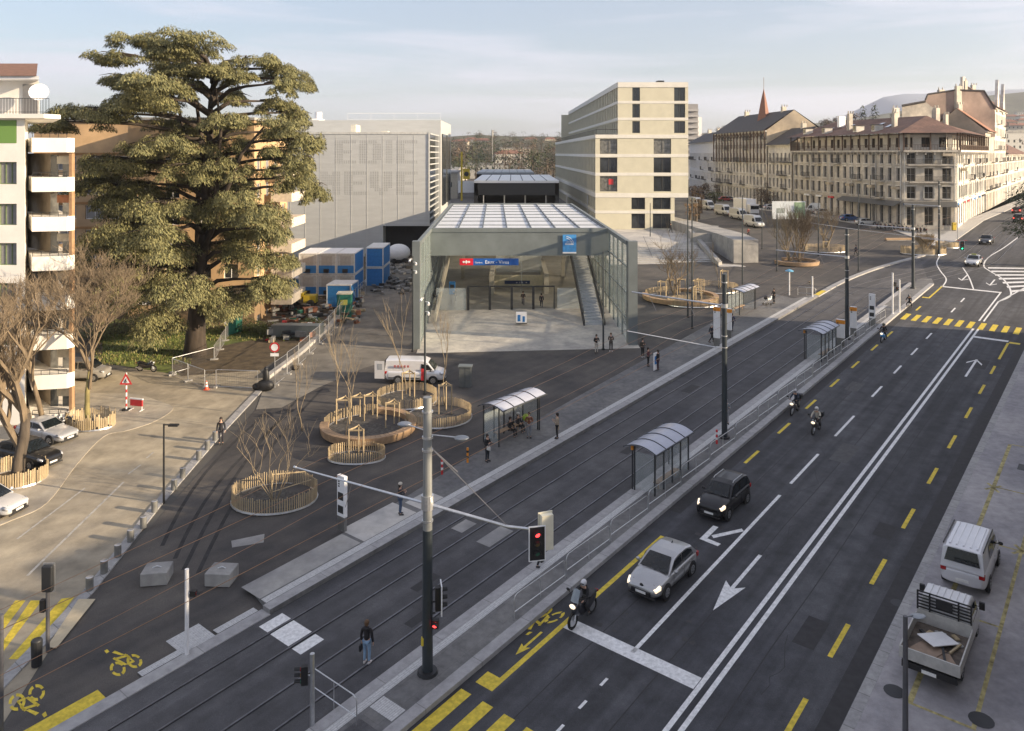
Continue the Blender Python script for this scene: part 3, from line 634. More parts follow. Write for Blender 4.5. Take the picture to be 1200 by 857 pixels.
# mezzanine stair on the right
b=MB(); n=26
for i in range(n):
    y=84.5+i*.62; z=ZFl+.0+i*.205
    b.prism([s2(8.05,y),s2(10.0,y),s2(10.0,y+.62),s2(8.05,y+.62)],z-.25,z)
b.build('stair_flight',mat('stair tread',(.45,.47,.47),.6,var=.1),stn,world=True)
b=MB()
for x in(7.9,10.1):
    b.prism([s2(x-.08,84.2),s2(x+.08,84.2),s2(x+.08,100.8),s2(x-.08,100.8)],lambda x_,y_:ZFl-.1+(y_-84.2)*.355,lambda x_,y_:ZFl+.45+(y_-84.2)*.355)
    b.tube(sp_(x,84.3,ZFl+1.2),sp_(x,100.6,ZFl+7.0),.04,n=5)
b.build('stair_stringer',M_dark,stn,world=True)
b=MB(); b.prism([s2(8,100.6),s2(11,100.6),s2(11,112),s2(8,112)],8.6,8.9); b.build('mezzanine',mat('stair tread',(0,0,0)),stn,world=True)
# sloping gallery rail on the left and upper side gallery
b=MB(); b.prism([s2(-8.3,86),s2(-8.1,86),s2(-8.1,112),s2(-8.3,112)],lambda x_,y_:ZFl-.1+(y_-86)*.12,lambda x_,y_:ZFl+.9+(y_-86)*.16); b.tube(sp_(-7.9,86,ZFl+1.2),sp_(-7.9,112,ZFl+5.2),.05,n=5); b.build('gallery_parapet',mat('inner concrete',(0,0,0)),stn,world=True)
b=MB(); b.prism([s2(-8.8,112),s2(11,112),s2(11,114.5),s2(-8.8,114.5)],7.9,8.3); b.build('cross_gallery',M_dark,stn,world=True)
b=MB(); bar_rail(b,s2(-8.8,112),s2(11,112),8.3,1.1,.6,.025); b.build('gallery_railing',M_steel,stn,world=True)
b=MB(); [b.prism([s2(x-.25,111),s2(x+.25,111),s2(x+.25,111.5),s2(x-.25,111.5)],3.5,ZR-.4) for x in(-6.2,8)]; b.build('hall_column',M_stonew,stn,world=True)
# gates
b=MB()
for x in(-5.15,-2.6,-.03,2.5): b.box(x-.14,92.0,ZFl,x+.14,92.5,ZFl+2.75)
b.box(-7.6+2.4,92.1,ZFl+2.7,5.0,92.3,ZFl+2.85); b.box(4.9,92,ZFl,5.0,92.3,ZFl+2.8); b.build('gate_frame',M_dark,stn,world=True)
b=MB(); b.box(5.3,92.1,ZFl,8.0,92.13,ZFl+2.6); b.build('gate_glass',M_clear,stn,world=True); b=MB(); b.box(-8.9,92.1,ZFl,-5.4,92.13,ZFl+2.6); b.build('gate_glass',M_clear,stn,world=True)
# hanging name sign
b=MB(); b.box(-6.0,89.9,9.2,-4.45,90.15,9.95); b.build('red_sign_panel',mat('sign red',(.62,.01,.03),.45),stn,world=True)
b=MB(); b.box(-4.45,89.9,9.2,.75,90.15,9.95); b.build('blue_sign_panel',mat('sign blue',(.01,.09,.36),.45),stn,world=True)
text('Genève',.28,M_whitep,stn,(-4.25-1.3,89.89-92,9.42-ZFl),(R(90),0,0),'sign_lettering',.004,'LEFT')
text('Eaux - Vives',.56,M_whitep,stn,(-3.1-1.3,89.89-92,9.38-ZFl),(R(90),0,0),'sign_lettering',.012,'LEFT')
b=MB(); b.box(-5.6,89.86,9.52,-4.85,89.88,9.64); b.box(-5.29,89.855,9.38,-5.17,89.885,9.78)
b.add([(-5.7,89.87,9.58),(-5.5,89.87,9.42),(-5.5,89.87,9.74)],[(0,1,2)]); b.add([(-4.75,89.87,9.58),(-4.95,89.87,9.74),(-4.95,89.87,9.42)],[(0,1,2)])
b.build('arrow_cross_emblem',M_whitep,stn,world=True)
# blue poster on the fascia
po=thing('blue_poster',(6.6,90.15,11.6),0,'blue poster with white arcs and a white foot band on the grey station front','poster')
b=MB(); b.box(-.78,-.03,-1.08,.78,.03,1.08); b.build('poster_panel',mat('poster blue',(.06,.27,.60),.5,var=.15),po)
b=MB()
for rr in(1.15,.95):
    pts=[(-.2-.35+rr*math.cos(R(a))*.95,-.045,-.25+rr*math.sin(R(a))) for a in range(20,86,6)]; pts=[p for p in pts if p[0]<.74 and p[2]<1.02]
    for i in range(len(pts)-1): b.tube(pts[i],pts[i+1],.035,n=4)
b.box(-.78,-.04,-1.08,.78,-.031,-.92); b.box(-.5,-.04,-.05,.45,-.031,.05); b.build('poster_mark',M_whitep,po)
text('LÉMAN\nEXPRESS',.26,M_whitep,po,(0,-.04,.15),(R(90),0,0),'poster_lettering',.003)
# info totem in the forecourt
it=thing('info_box',(px_at(611,384,85).x,85,ZFl),0,'small white information box standing inside the hall entrance','info box'); b=MB(); b.cbox((0,0,.62),(1.15,.45,1.15)); b.build('cabinet',M_whitep,it); b=MB(); b.cbox((0,-.01,.05),(1.2,.5,.1)); b.build('foot',M_dark,it); b=MB(); b.cbox((-.25,-.24,.6),(.3,.02,.7)); b.cbox((.25,-.24,.5),(.25,.02,.6)); b.build('notice',M_blue,it)
for (px,py,Y,l) in((530,345,101,'left blue ticket machine by the hall glass wall'),):
    t=thing('ticket_machine',(px_at(px,py,Y).x,Y,ZFl),0,'blue ticket machine inside the hall by the left glass wall','machine'); b=MB(); b.cbox((0,0,.95),(.8,.5,1.9)); b.build('cabinet',M_blue,t,bevel=.03); b=MB(); b.cbox((0,-.26,1.3),(.5,.03,.5)); b.build('screen',M_dark,t)
# second and third pavilions further along the line
for (Y,x0,x1,zt_,lab) in((165,-8,9.9,16.3,'nearer low dark pavilion with pale roof over the sunken railway'),(232,-10.5,6.5,16.4,'farther small pavilion with flat grey roof behind the first one')):
    t=thing('rail_pavilion',((x0+x1)/2,Y+15,8.2),0,lab,'pavilion','pavilions along the railway'); D=46
    b=MB(); b.box(x0,Y,zt_-.5,x1,Y+D,zt_); b.build('roof',M_roofp if Y<200 else mat('grey roof',(.33,.36,.38),.6),t,world=True)
    b=MB(); b.box(x0,Y+.3,zt_-3.1,x1,Y+.8,zt_-.5); b.box(x0,Y+.3,8,x0+.8,Y+D,zt_-.5); b.box(x1-.8,Y+.3,8,x1,Y+D,zt_-.5); b.box(x0+.8,Y+D-1,8,x1-.8,Y+D-.6,zt_-.5); b.build('wall',M_dark,t,world=True)
    b=MB()
    for i in range(6): b.tube((x0+2+i*4.4,Y+1,8.2),(x0+2+i*4.4,Y+1,zt_-3.1),.15,n=6)
    b.build('column',M_steel,t,world=True)
    b=MB()
    for i in range(1,7): x=x0+(x1-x0)*i/7; b.box(x-.1,Y,zt_,x+.1,Y+D,zt_+.04)
    b.build('roof_joint',M_rline,t,world=True)
# ---------- theatre building (grey aluminium panels) ----------
M_alu=mat('aluminium sheet',(.50,.51,.50),.55,.25,var=.05,scale=.35,stretch=(1,1,6)); M_perf=mat('perforation',(.34,.345,.34),.6)
Yt=131.0; q=Yt/F
def tx(px): return (px-CX)*q
def tz(py): return H0-(py-HY)*q
th=thing('theatre_building',(-26,150,5),0,'large windowless grey panel building with letters made of small dots','building')
b=MB(); b.box(tx(330),Yt,4.3,tx(448.7),Yt+45,tz(265)); b.box(tx(330),Yt,tz(265),tx(503),Yt+45,tz(156)); b.build('main_volume',M_alu,th,world=True)
zt2=H0-(141-HY)*146/F; b=MB(); b.box((330-CX)*146/F,146,4.3,(516.5-CX)*146/F,170,zt2); b.build('stage_tower',M_alu,th,world=True)
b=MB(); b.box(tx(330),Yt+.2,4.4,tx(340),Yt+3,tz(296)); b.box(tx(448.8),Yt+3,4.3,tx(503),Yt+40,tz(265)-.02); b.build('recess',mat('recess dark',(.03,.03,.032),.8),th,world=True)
b=MB()
for px in(340,357.5,375.5,393.5,411.5,430,448.5,466.5,485): b.box(tx(px)-.03,Yt-.03,4.4 if px<448 else tz(265),tx(px)+.03,Yt,tz(156))
b.box(tx(502),Yt-.15,tz(265),tx(503.5),Yt+.2,tz(155)); b.box(tx(330),Yt-.1,tz(156)-.2,tx(503.5),Yt+.1,tz(155)); b.build('panel_joint',mat('joint bright',(.55,.55,.52),.5,.2),th,world=True)
# glazed right flank with slats
b=MB(); b.box(tx(503)+.02,Yt+.4,tz(265),tx(503)+.05,Yt+15,tz(158)); b.build('side_glass',M_glassd,th,world=True)
b=MB(); 
for i in range(16): z=tz(265)+i*1.02; b.box(tx(503)+.05,Yt+.4,z,tx(503)+.2,Yt+15,z+.18)
b.build('side_slat',M_alu,th,world=True)
for (a,y0,y1) in((0,148,155),(3.5,158,166)):
    b=MB(); x=(516.5-CX)*146/F; b.box(x,y0,zt2-16,x+.25,y1,zt2-2.5); b.build('flank_glass',M_glassd,th,world=True)
FN={'C':['01110','11001','11000','11000','11000','11001','01110'],'O':['01110','11011','11011','11011','11011','11011','01110'],'M':['11011','11111','11111','11011','11011','11011','11011'],'E':['11111','11000','11000','11110','11000','11000','11111'],
'D':['11110','11011','11011','11011','11011','11011','11110'],'I':['11','11','11','11','11','11','11'],'G':['01111','11000','11000','11011','11011','11011','01111'],'N':['11011','11111','11111','11111','11011','11011','11011'],'V':['11011','11011','11011','11011','11011','01110','00100']}
rowsL=[(164.5,192.0,[('E',392,417.5),('D',421,447),('I',452,460),('E',464,489.5)]),(201,228.5,[('N',375,399),('E',403,430),('V',433.5,460),('E',464,490)])]
b=MB(); b2=MB()
for (ya,yb,ls) in rowsL:
    for ch,xa,xb in ls:
        g=FN[ch]; nx=len(g[0])*2; nz=14
        for r in range(nz):
            for c in range(nx):
                if g[r//2][c//2]=='1':
                    cx=tx(xa+(xb-xa)*(c+.5)/nx); cz=tz(ya+(yb-ya)*(r+.5)/nz); w_=(tx(xb)-tx(xa))/nx*.30
                    b.add([(cx-w_,Yt-.012,cz-w_*.8),(cx+w_,Yt-.012,cz-w_*.8),(cx+w_,Yt-.012,cz+w_*.8),(cx-w_,Yt-.012,cz+w_*.8)],[(0,1,2,3)])
b.build('dotted_lettering',M_perf,th,world=True)
b=MB(); bar_rail(b,(tx(385),146.3),((516-CX)*146/F,146.3),zt2,1.3,4,.03); b.build('roof_railing',M_whitep,th,world=True)
b=MB(); b.tube(((370-CX)*150/F,152,zt2),((370-CX)*150/F,152,zt2+1.8),.7,n=10); b.box((362-CX)*150/F,151,zt2,(372-CX)*150/F,156,zt2+.5); b.build('roof_vent',M_whitep,th,world=True)
b=MB(); b.box(tx(404),Yt+5,tz(156),tx(410),Yt+9,tz(145)); b.box(tx(442),Yt+4,tz(156),tx(450),Yt+6,tz(153)); b.build('roof_hatch',mat('cream metal',(.6,.58,.5),.6),th,world=True)
# ---------- white block far left ----------
M_wr=mat('white render',(.80,.77,.71),.85,var=.05,scale=.8); M_grs=mat('green shutter',(.16,.29,.07),.6,var=.1,scale=10,stretch=(1,1,8)); M_tile=mat('roof tiles',(.21,.11,.07),.85,var=.2,scale=3)
wb=thing('white_apartment_house',(-42,60,1.6),0,'white apartment house with round edged balconies and a green shutter at the left edge','building')
Yw=58.7; k=Yw/F
def wx(px): return (px-CX)*k
def vx(px,Y): return (px-CX)*Y/F
def wz(py): return H0-(py-HY)*k
fl=[(wz(168),wz(141)),(wz(216),wz(190)),(wz(264),wz(239)),(wz(311),wz(285)),(wz(358),wz(332)),(wz(405),wz(379)),(wz(452),wz(426))]
cols=[(wx(-100)-wx(-140),wx(-80)-wx(-140)),(wx(-55)-wx(-140),wx(-25)-wx(-140)),(wx(-2)-wx(-140),wx(19.5)-wx(-140))]
facade(wb,(wx(-140),Yw),(wx(29),Yw),1.4,wz(135),cols,fl,M_wr,mat('green frame',(.12,.17,.07),.6),[M_blind,M_glass2],(3,1),.2,'front_wall',3)
b=MB(); b.box(wx(-1.5),Yw-.02,fl[0][0],wx(19),Yw+.15,fl[0][1]); b.build('green_shutter',M_grs,wb,world=True)
facade(wb,(wx(29),Yw),(vx(33,Yw+9),Yw+9),1.4,wz(135),evenly(9,2,1.2),fl,M_wr,M_whitep,[M_glass2,M_blind],(2,1),.2,'side_wall',4,pane=False)
for i in range(8):
    z=wz(177+47.2*i)+.05; 
    b=MB(); b.prism([(wx(29)+.0,Yw+.9),(wx(66),Yw+1.4),(wx(69),Yw+2.1),(vx(69,Yw+8),Yw+8),(vx(28,Yw+8),Yw+8)],z-.15,z+.95 if i!=9 else z)
    b.build('balcony',M_wr,wb,world=True)
    b=MB(); bar_rail(b,(wx(29),Yw+.95),(wx(66),Yw+1.4),z+.95,.35,.5,.02); b.build('balcony_railing',M_dark,wb,world=True)
b=MB(); b.box(wx(64),Yw+1.9,1.5,wx(67.5),Yw+2.3,wz(180)); b.build('balcony_post',mat('orange pipe',(.36,.22,.12),.6),wb,world=True)
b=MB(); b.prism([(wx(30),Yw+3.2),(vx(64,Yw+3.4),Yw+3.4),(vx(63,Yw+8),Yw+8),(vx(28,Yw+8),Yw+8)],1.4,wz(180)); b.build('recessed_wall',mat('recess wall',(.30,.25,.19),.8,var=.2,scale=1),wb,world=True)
for i in range(7):
    z=wz(177+47.2*(i+1))+1.0
    b=MB(); b.box(wx(31),Yw+3.05,z,wx(40),Yw+3.15,z+1.7); b.box(wx(46),Yw+3.05,z-.6,wx(60),Yw+3.2,z+1.4); b.build('balcony_window',M_glass2 if i%2 else M_glassd,wb,world=True)
    b=MB(); b.box(wx(45),Yw+2.4,z+1.0,wx(62),Yw+2.5,z+1.6); b.build('awning',mat('rust awning',(.36,.15,.07),.8) if i==1 else mat('beige awning',(.5,.45,.35),.8),wb,world=True)
b=MB(); b.prism([(wx(-140),Yw-.6),(wx(57),Yw-.6),(wx(62),Yw+1),(vx(62,Yw+8),Yw+8),(wx(-140),Yw+14)],wz(139),wz(134)); b.build('roof_terrace',M_wr,wb,world=True)
b=MB(); b.prism([(wx(-140),Yw+2.2),(wx(25),Yw+2.2),(vx(26,Yw+8),Yw+8),(wx(-140),Yw+14)],wz(134),wz(92)); b.build('attic_wall',M_wr,wb,world=True)
b=MB(); b.box(wx(6),Yw+2.1,wz(133),wx(24),Yw+2.18,wz(96)); b.build('attic_window',M_blind,wb,world=True)
b=MB(); b.prism([(wx(-140),Yw+.8),(wx(38),Yw+.8),(vx(38,Yw+9),Yw+9),(wx(-140),Yw+15)],wz(92),wz(88)); b.build('eave',M_whitep,wb,world=True)
b=MB(); z0=wz(88); z1=wz(62); b.add([(wx(-140),Yw+.6,z0),(wx(37),Yw+.6,z0),(vx(37,Yw+9),Yw+9,z0),(wx(-140),Yw+15,z0),(wx(-120),Yw+7,z1),(wx(-22),Yw+7,z1)],[(0,1,5,4),(1,2,5),(2,3,4,5),(3,0,4)]); b.build('roof',M_tile,wb,world=True)
b=MB(); bar_rail(b,(wx(-140),Yw-.5),(wx(62),Yw-.5),wz(134),1.15,.22,.02); b.build('terrace_railing',M_dark,wb,world=True)
d=thing('satellite_dish',(wx(36),Yw+1.0,wz(107)),R(20),'round white satellite dish on the roof terrace of the white house','dish')
b=MB(); b.lathe((0,0,0),[(.02,-.12),(.4,-.08),(.68,.04),(.7,.06),(.66,.05),(.4,-.04),(.02,-.08)],16); o=b.build('dish',M_whitep,d,smooth=True); o.rotation_euler=(R(70),0,0)
b=MB(); b.tube((0,.1,0),(0,.1,-1.7),.04,n=6); b.tube((0,.1,0),(0,-.45,.1),.02,n=5); b.build('mast',M_steel,d)
# ---------- orange apartment block behind the cedar ----------
M_or=mat('orange render',(.53,.36,.20),.9,var=.08,scale=.7,big=.2); M_orw=mat('cream balcony',(.62,.55,.45),.85)
ob=thing('orange_apartment_block',(-38,95,5),0,'orange rendered apartment block with white shutters standing behind the cedar','building')
Yo=87.; k2=Yo/F
def ox(px): return (px-CX)*k2
def oz(py): return H0-(py-HY)*k2
rw=[(oz(186+31.3*i)-1.45+.0,oz(186+31.3*i)+.15) for i in range(7)]
Lf=ox(298)-ox(150)
facade(ob,(ox(150),Yo),(ox(298),Yo),4,oz(141),[(a,a+1.6) for a in(1.0,4.1,7.6,10.6)],rw,M_or,M_whitep,[M_glassd,M_glass2,M_whitep],(2,1),.2,'front_wall',6)
facade(ob,(ox(298),Yo),(-28.9,Yo+14),4,oz(141),evenly(14,4,1.5),rw,M_or,M_whitep,[M_whitep,M_glass2],(2,1),.2,'side_wall',7,pane=False)
for i in range(7):
    z=rw[i][0]-.5
    b=MB(); b.box(ox(306),Yo+3.5,z-.1,ox(306)+2.4,Yo+9.5,z+.95); b.build('balcony',M_orw,ob,world=True)
b=MB(); b.box(ox(148),Yo-.5,oz(141),ox(300),Yo+15,oz(138)); b.build('roof',M_conc,ob,world=True)
Y2=97.; k3=Y2/F; x0=(40-CX)*k3; x1=(152-CX)*k3
rw2=[(H0-(186+28.8*i-HY)*k3-1.4,H0-(186+28.8*i-HY)*k3+.3) for i in range(7)]
facade(ob,(x0,Y2),(x1,Y2),4,H0-(143-HY)*k3,[(a,a+2.3) for a in(2.9,6.3,9.2)],rw2,M_or,M_whitep,[M_blind,M_blind,M_glass2],(2,1),.2,'wing_wall',6)
b=MB(); b.box(x0,Y2-.3,H0-(143-HY)*k3,x1,Y2+14,H0-(140-HY)*k3); b.box(x0,Y2+.3,4,x0+.3,Y2+14,H0-(143-HY)*k3); b.build('wing_roof',M_conc,ob,world=True)
b=MB()
for i in range(7): b.box(x0,Y2-.1,rw2[i][1]+.15,x1,Y2,rw2[i][1]+.42)
b.build('floor_band',mat('dark ochre band',(.30,.16,.06),.8),ob,world=True)
# ---------- Haussmann style street ----------
M_lime=mat('limestone',(.50,.465,.40),.85,var=.16,scale=.9,big=.25,bump=.2); M_lime2=mat('pale limestone',(.62,.595,.54),.85,var=.12,scale=.9,big=.25)
M_timb=mat('brown timber',(.10,.06,.04),.7,var=.2); M_roofb=mat('brown slate roof',(.17,.095,.07),.85,var=.25,scale=2,big=.3); M_roofd=mat('dark slate roof',(.06,.055,.055),.8,var=.2,scale=2)
M_greyf=mat('grey frame',(.30,.29,.27),.6); M_iron=mat('wrought iron',(.04,.04,.042),.6)
Z0=8.0
def ztier(py,Y): return H0-(py-HY)*Y/F
rz_=[(Z0+.3,12.2),(13.4,15.7),(16.7,19.2),(20.0,22.1)]   # shop floor and three window floors
ZC=22.6; ZE=25.9
def hauss(par,p0,p1,ncol,seed,wm,shop=True,z0=Z0-.8,rows=rz_,wfrac=.42,attic=True):
    p0=Vector(p0);p1=Vector(p1); L_=(p1-p0).length; step=L_/ncol; w_=step*wfrac
    cols=[(step*(i+.5)-w_/2,step*(i+.5)+w_/2) for i in range(ncol)]
    facade(par,p0,p1,z0,ZC,cols,rows,wm,M_greyf,GL,(2,2),.3,'street_wall',seed,pane=False)
    d=(p1-p0).normalized(); n=Vector((d.y,-d.x))
    b=MB(); belt(b,p0,p1,ZC-.35,ZC+.05,.9); belt(b,p0,p1,12.55,12.95,.25)
    belt(b,p0,p1,16.1,16.35,.12); belt(b,p0,p1,19.4,19.65,.12)
    for i in range(ncol*2):
        q=p0+d*(step*(i+.5)/2); b.cbox((q.x+n.x*.45,q.y+n.y*.45,ZC-.6),(.2,.6,.5),math.atan2(d.y,d.x))
    b.build('cornice',wm,par,world=True)
    b=MB()
    for c in cols:
        for r in rows[1:]:
            q=p0+d*((c[0]+c[1])/2)+n*.08; b.cbox((q.x,q.y,r[1]+.14),(c[1]-c[0]+.4,.22,.2),math.atan2(d.y,d.x)); b.cbox((q.x,q.y,r[0]-.1),(c[1]-c[0]+.4,.3,.16),math.atan2(d.y,d.x))
    b.build('window_surround',M_lime2,par,world=True)
    rg=random.Random(seed+50); sh=MB(); dp=MB(); aw=MB(); sgn=MB()
    for c in cols:
        for r in rows[1:]:
            if rg.random()<.34:
                for e_ in(c[0]-.28,c[1]+.02): q=p0+d*(e_+.13)+n*.05; sh.cbox((q.x,q.y,(r[0]+r[1])/2),(.26,.07,r[1]-r[0]-.1),math.atan2(d.y,d.x))
            if rg.random()<.12: q=p0+d*((c[0]+c[1])/2)+n*.55; aw.cbox((q.x,q.y,r[1]-.35),(c[1]-c[0]+.5,1.0,.5),math.atan2(d.y,d.x))
        if rg.random()<.4 and shop: q=p0+d*((c[0]+c[1])/2)+n*.16; sgn.cbox((q.x,q.y,12.3),(step*.9,.14,.42),math.atan2(d.y,d.x),k=rg.choice([0,1,2,3]))
    for u_ in [L_*k/max(1,round(L_/9)) for k in range(max(1,round(L_/9))+1)]: q=p0+d*min(max(u_,.3),L_-.3)+n*.18; dp.tube((q.x,q.y,z0+.5),(q.x,q.y,ZC-.4),.09,n=6)
    if sh.v: sh.build('shutters',mat('grey shutter',(.36,.36,.33),.7,var=.2,scale=1.5),par,world=True)
    dp.build('downpipe',mat('zinc pipe',(.55,.54,.50),.5,.2),par,world=True)
    if aw.v: aw.build('window_awning',mat('canvas awning',(.50,.42,.30),.8,var=.25,scale=.6),par,world=True)
    if sgn.v: sgn.build('shop_sign',[M_red,M_blue,M_whitep,M_dark],par,world=True)
    if attic:
        b=MB(); back=-n*1.6
        bar_rail(b,tuple(p0+n*.8),tuple(p1+n*.8),ZC+.05,1.0,.5,.03)
        m=max(2,int(L_/3.2))
        for i in range(m+1):
            q=p0+d*(L_*i/m)+n*.75; b.cbox((q.x,q.y,(ZC+ZE)/2),(.22,.22,ZE-ZC),math.atan2(d.y,d.x))
        b.build('attic_gallery',M_timb,par,world=True)
        q0=p0+back;q1=p1+back
        facade(par,q0,q1,ZC,ZE,cols,[(ZC+.6,ZC+2.5)],M_lime2,M_timb,GL,(2,1),.15,'attic_wall',seed+9,pane=False)
    return cols
def balconies(par,p0,p1,ncol,picks,seed=0):
    p0=Vector(p0);p1=Vector(p1); L_=(p1-p0).length; d=(p1-p0).normalized(); n=Vector((d.y,-d.x)); step=L_/ncol; a=math.atan2(d.y,d.x)
    for (i,r,wd) in picks:
        q=p0+d*(step*(i+.5)); z=rz_[r][0]-.1
        b=MB(); b.cbox((q.x+n.x*.5,q.y+n.y*.5,z-.1),(wd,1.0,.2),a); o=b.build('balcony',M_lime,par,world=True)
        b=MB(); A=q-d*wd/2+n*.95; E_=q+d*wd/2+n*.95; bar_rail(b,tuple(A),tuple(E_),z,1.0,.22,.025); bar_rail(b,tuple(q-d*wd/2),tuple(A),z,1.0,.3,.025); bar_rail(b,tuple(q+d*wd/2),tuple(E_),z,1.0,.3,.025)
        r_=b.build('balcony_railing',M_iron,par,world=True)
PA=Vector((68.9,192)); PB=Vector((74.6,150.0)); PC=Vector((84.0,148.6)); PD=Vector((112.0,186.0))
cb=thing('corner_house',(86,165,8),0,'four storey limestone corner house with timber attic gallery and brown hipped roof','building')
hauss(cb,PA,PB,16,11,M_lime); 
hauss(cb,PB,PC,3,12,M_lime,wfrac=.5); hauss(cb,PC,PD,15,13,M_lime2,wfrac=.46)
balconies(cb,PB,PC,3,[(1,3,8.0),(1,2,7.4)]); balconies(cb,PA,PB,16,[(10,2,2.4),(13,2,2.4),(4,3,2.4),(7,3,2.2),(2,2,2.4),(13,1,2.0)]); balconies(cb,PC,PD,15,[(3,3,2.4),(6,2,2.4),(9,3,2.6),(11,2,3),(13,3,2.4)])
def hip(b,pts,ze,ridge,zr):
    n=len(pts); vs=[(x,y,ze) for x,y in pts]+[(x,y,zr) for x,y in ridge]
    return vs
ovA=PA+Vector((-1.6,.8)); ovB=PB+Vector((-1.5,-1.5)); ovC=PC+Vector((.9,-1.7)); ovD=PD+Vector((1.6,0))
b=MB(); zr=29.7; r0=(78,188); r1=(84.5,160); r2=(104,189)
b.add([(ovA.x,ovA.y,ZE),(ovB.x,ovB.y,ZE),(ovC.x,ovC.y,ZE),(ovD.x,ovD.y,ZE),(*r0,zr),(*r1,zr),(*r2,zr-.6)],[(0,1,5,4),(1,2,5),(2,3,6,5),(5,6,4)])
b.add([(ovA.x,ovA.y,ZE-.25),(ovB.x,ovB.y,ZE-.25),(ovC.x,ovC.y,ZE-.25),(ovD.x,ovD.y,ZE-.25),(92,190,ZE-.25)],[(0,4,3,2,1)])
rf=b.build('roof',M_roofb,cb,world=True)
def chimney(par,x,y,z0,z1,w_=1.2,m=None,pots=2):
    b=MB(); w_*=.75; z1-=.5; b.cbox((x,y,(z0+z1)/2),(w_,.7,z1-z0),.4)
    for i in range(pots): b.tube((x-w_*.3+i*w_*.5,y,z1),(x-w_*.3+i*w_*.5,y,z1+.6),.14,n=6)
    return b.build('chimney',m or M_lime,par,world=True)
chimney(cb,81,166,28,31.3); chimney(cb,92.5,171,29,32.4,1.6); chimney(cb,75.5,180,28,31.0,2.4,M_whitep,0); chimney(cb,96,178,29,32.4,2.0); chimney(cb,87,178,29,32.8,2.2,M_lime2)
b=MB(); 
for (u_,v_) in ((.25,.35),(.4,.5),(.55,.3),(.7,.5),(.82,.35)):
    q=ovA+(ovB-ovA)*u_; rr_=Vector(r0)+(Vector(r1)-Vector(r0))*u_; c0=q+(rr_-q)*v_; z=ZE+(zr-ZE)*v_+.12
    c1=q+(rr_-q)*(v_+.16); z1=ZE+(zr-ZE)*(v_+.16)+.12; dd=(ovB-ovA).normalized()*.6
    b.add([(c0.x-dd.x,c0.y-dd.y,z),(c0.x+dd.x,c0.y+dd.y,z),(c1.x+dd.x,c1.y+dd.y,z1),(c1.x-dd.x,c1.y-dd.y,z1)],[(0,1,2,3)])
b.build('skylight',mat('skylight glass',(.45,.5,.55),.15,spec=.8),cb,world=True)
b=MB(); 
for (A,E_) in((PA+(PB-PA)*.52,PB),(PB,PC)):
    d=(E_-A).normalized(); n=Vector((d.y,-d.x)); b.add([(A.x,A.y,13.0),(E_.x,E_.y,13.0),(E_.x+n.x*1.8,E_.y+n.y*1.8,12.0),(A.x+n.x*1.8,A.y+n.y*1.8,12.0),(A.x,A.y,12.9),(E_.x,E_.y,12.9),(E_.x+n.x*1.8,E_.y+n.y*1.8,11.9),(A.x+n.x*1.8,A.y+n.y*1.8,11.9)],[(0,3,2,1),(4,5,6,7),(3,7,6,2),(0,4,7,3),(1,2,6,5)])
b.build('glass_awning',mat('smoky awning',(.10,.10,.095),.4),cb,world=True)
for (u_,v_) in ((.12,.18),(.33,.16),(.62,.17),(.78,.16)):
    q=ovA+(ovB-ovA)*u_; rr_=Vector(r0)+(Vector(r1)-Vector(r0))*u_; c0=q+(rr_-q)*v_; z=ZE+(zr-ZE)*v_; a_=math.atan2((ovB-ovA).y,(ovB-ovA).x)
    b=MB(); b.cbox((c0.x+.6,c0.y,z+.6),(1.3,1.8,1.3),a_); o=b.build('dormer',M_lime2,cb,world=True); b=MB(); b.cbox((c0.x-.35,c0.y,z+.7),(.9,.1,.8),a_); b.build('dormer_pane',M_glassd,cb,world=True); b=MB(); b.cbox((c0.x+.5,c0.y,z+1.32),(1.6,2.2,.15),a_); b.build('dormer_roof',M_roofd,cb,world=True)
chimney(cb,74,172,27,31.2,1.4,None,3); chimney(cb,77,158,27,30.6,1.2,None,2); chimney(cb,100,181,28,31.5,1.2,None,3)
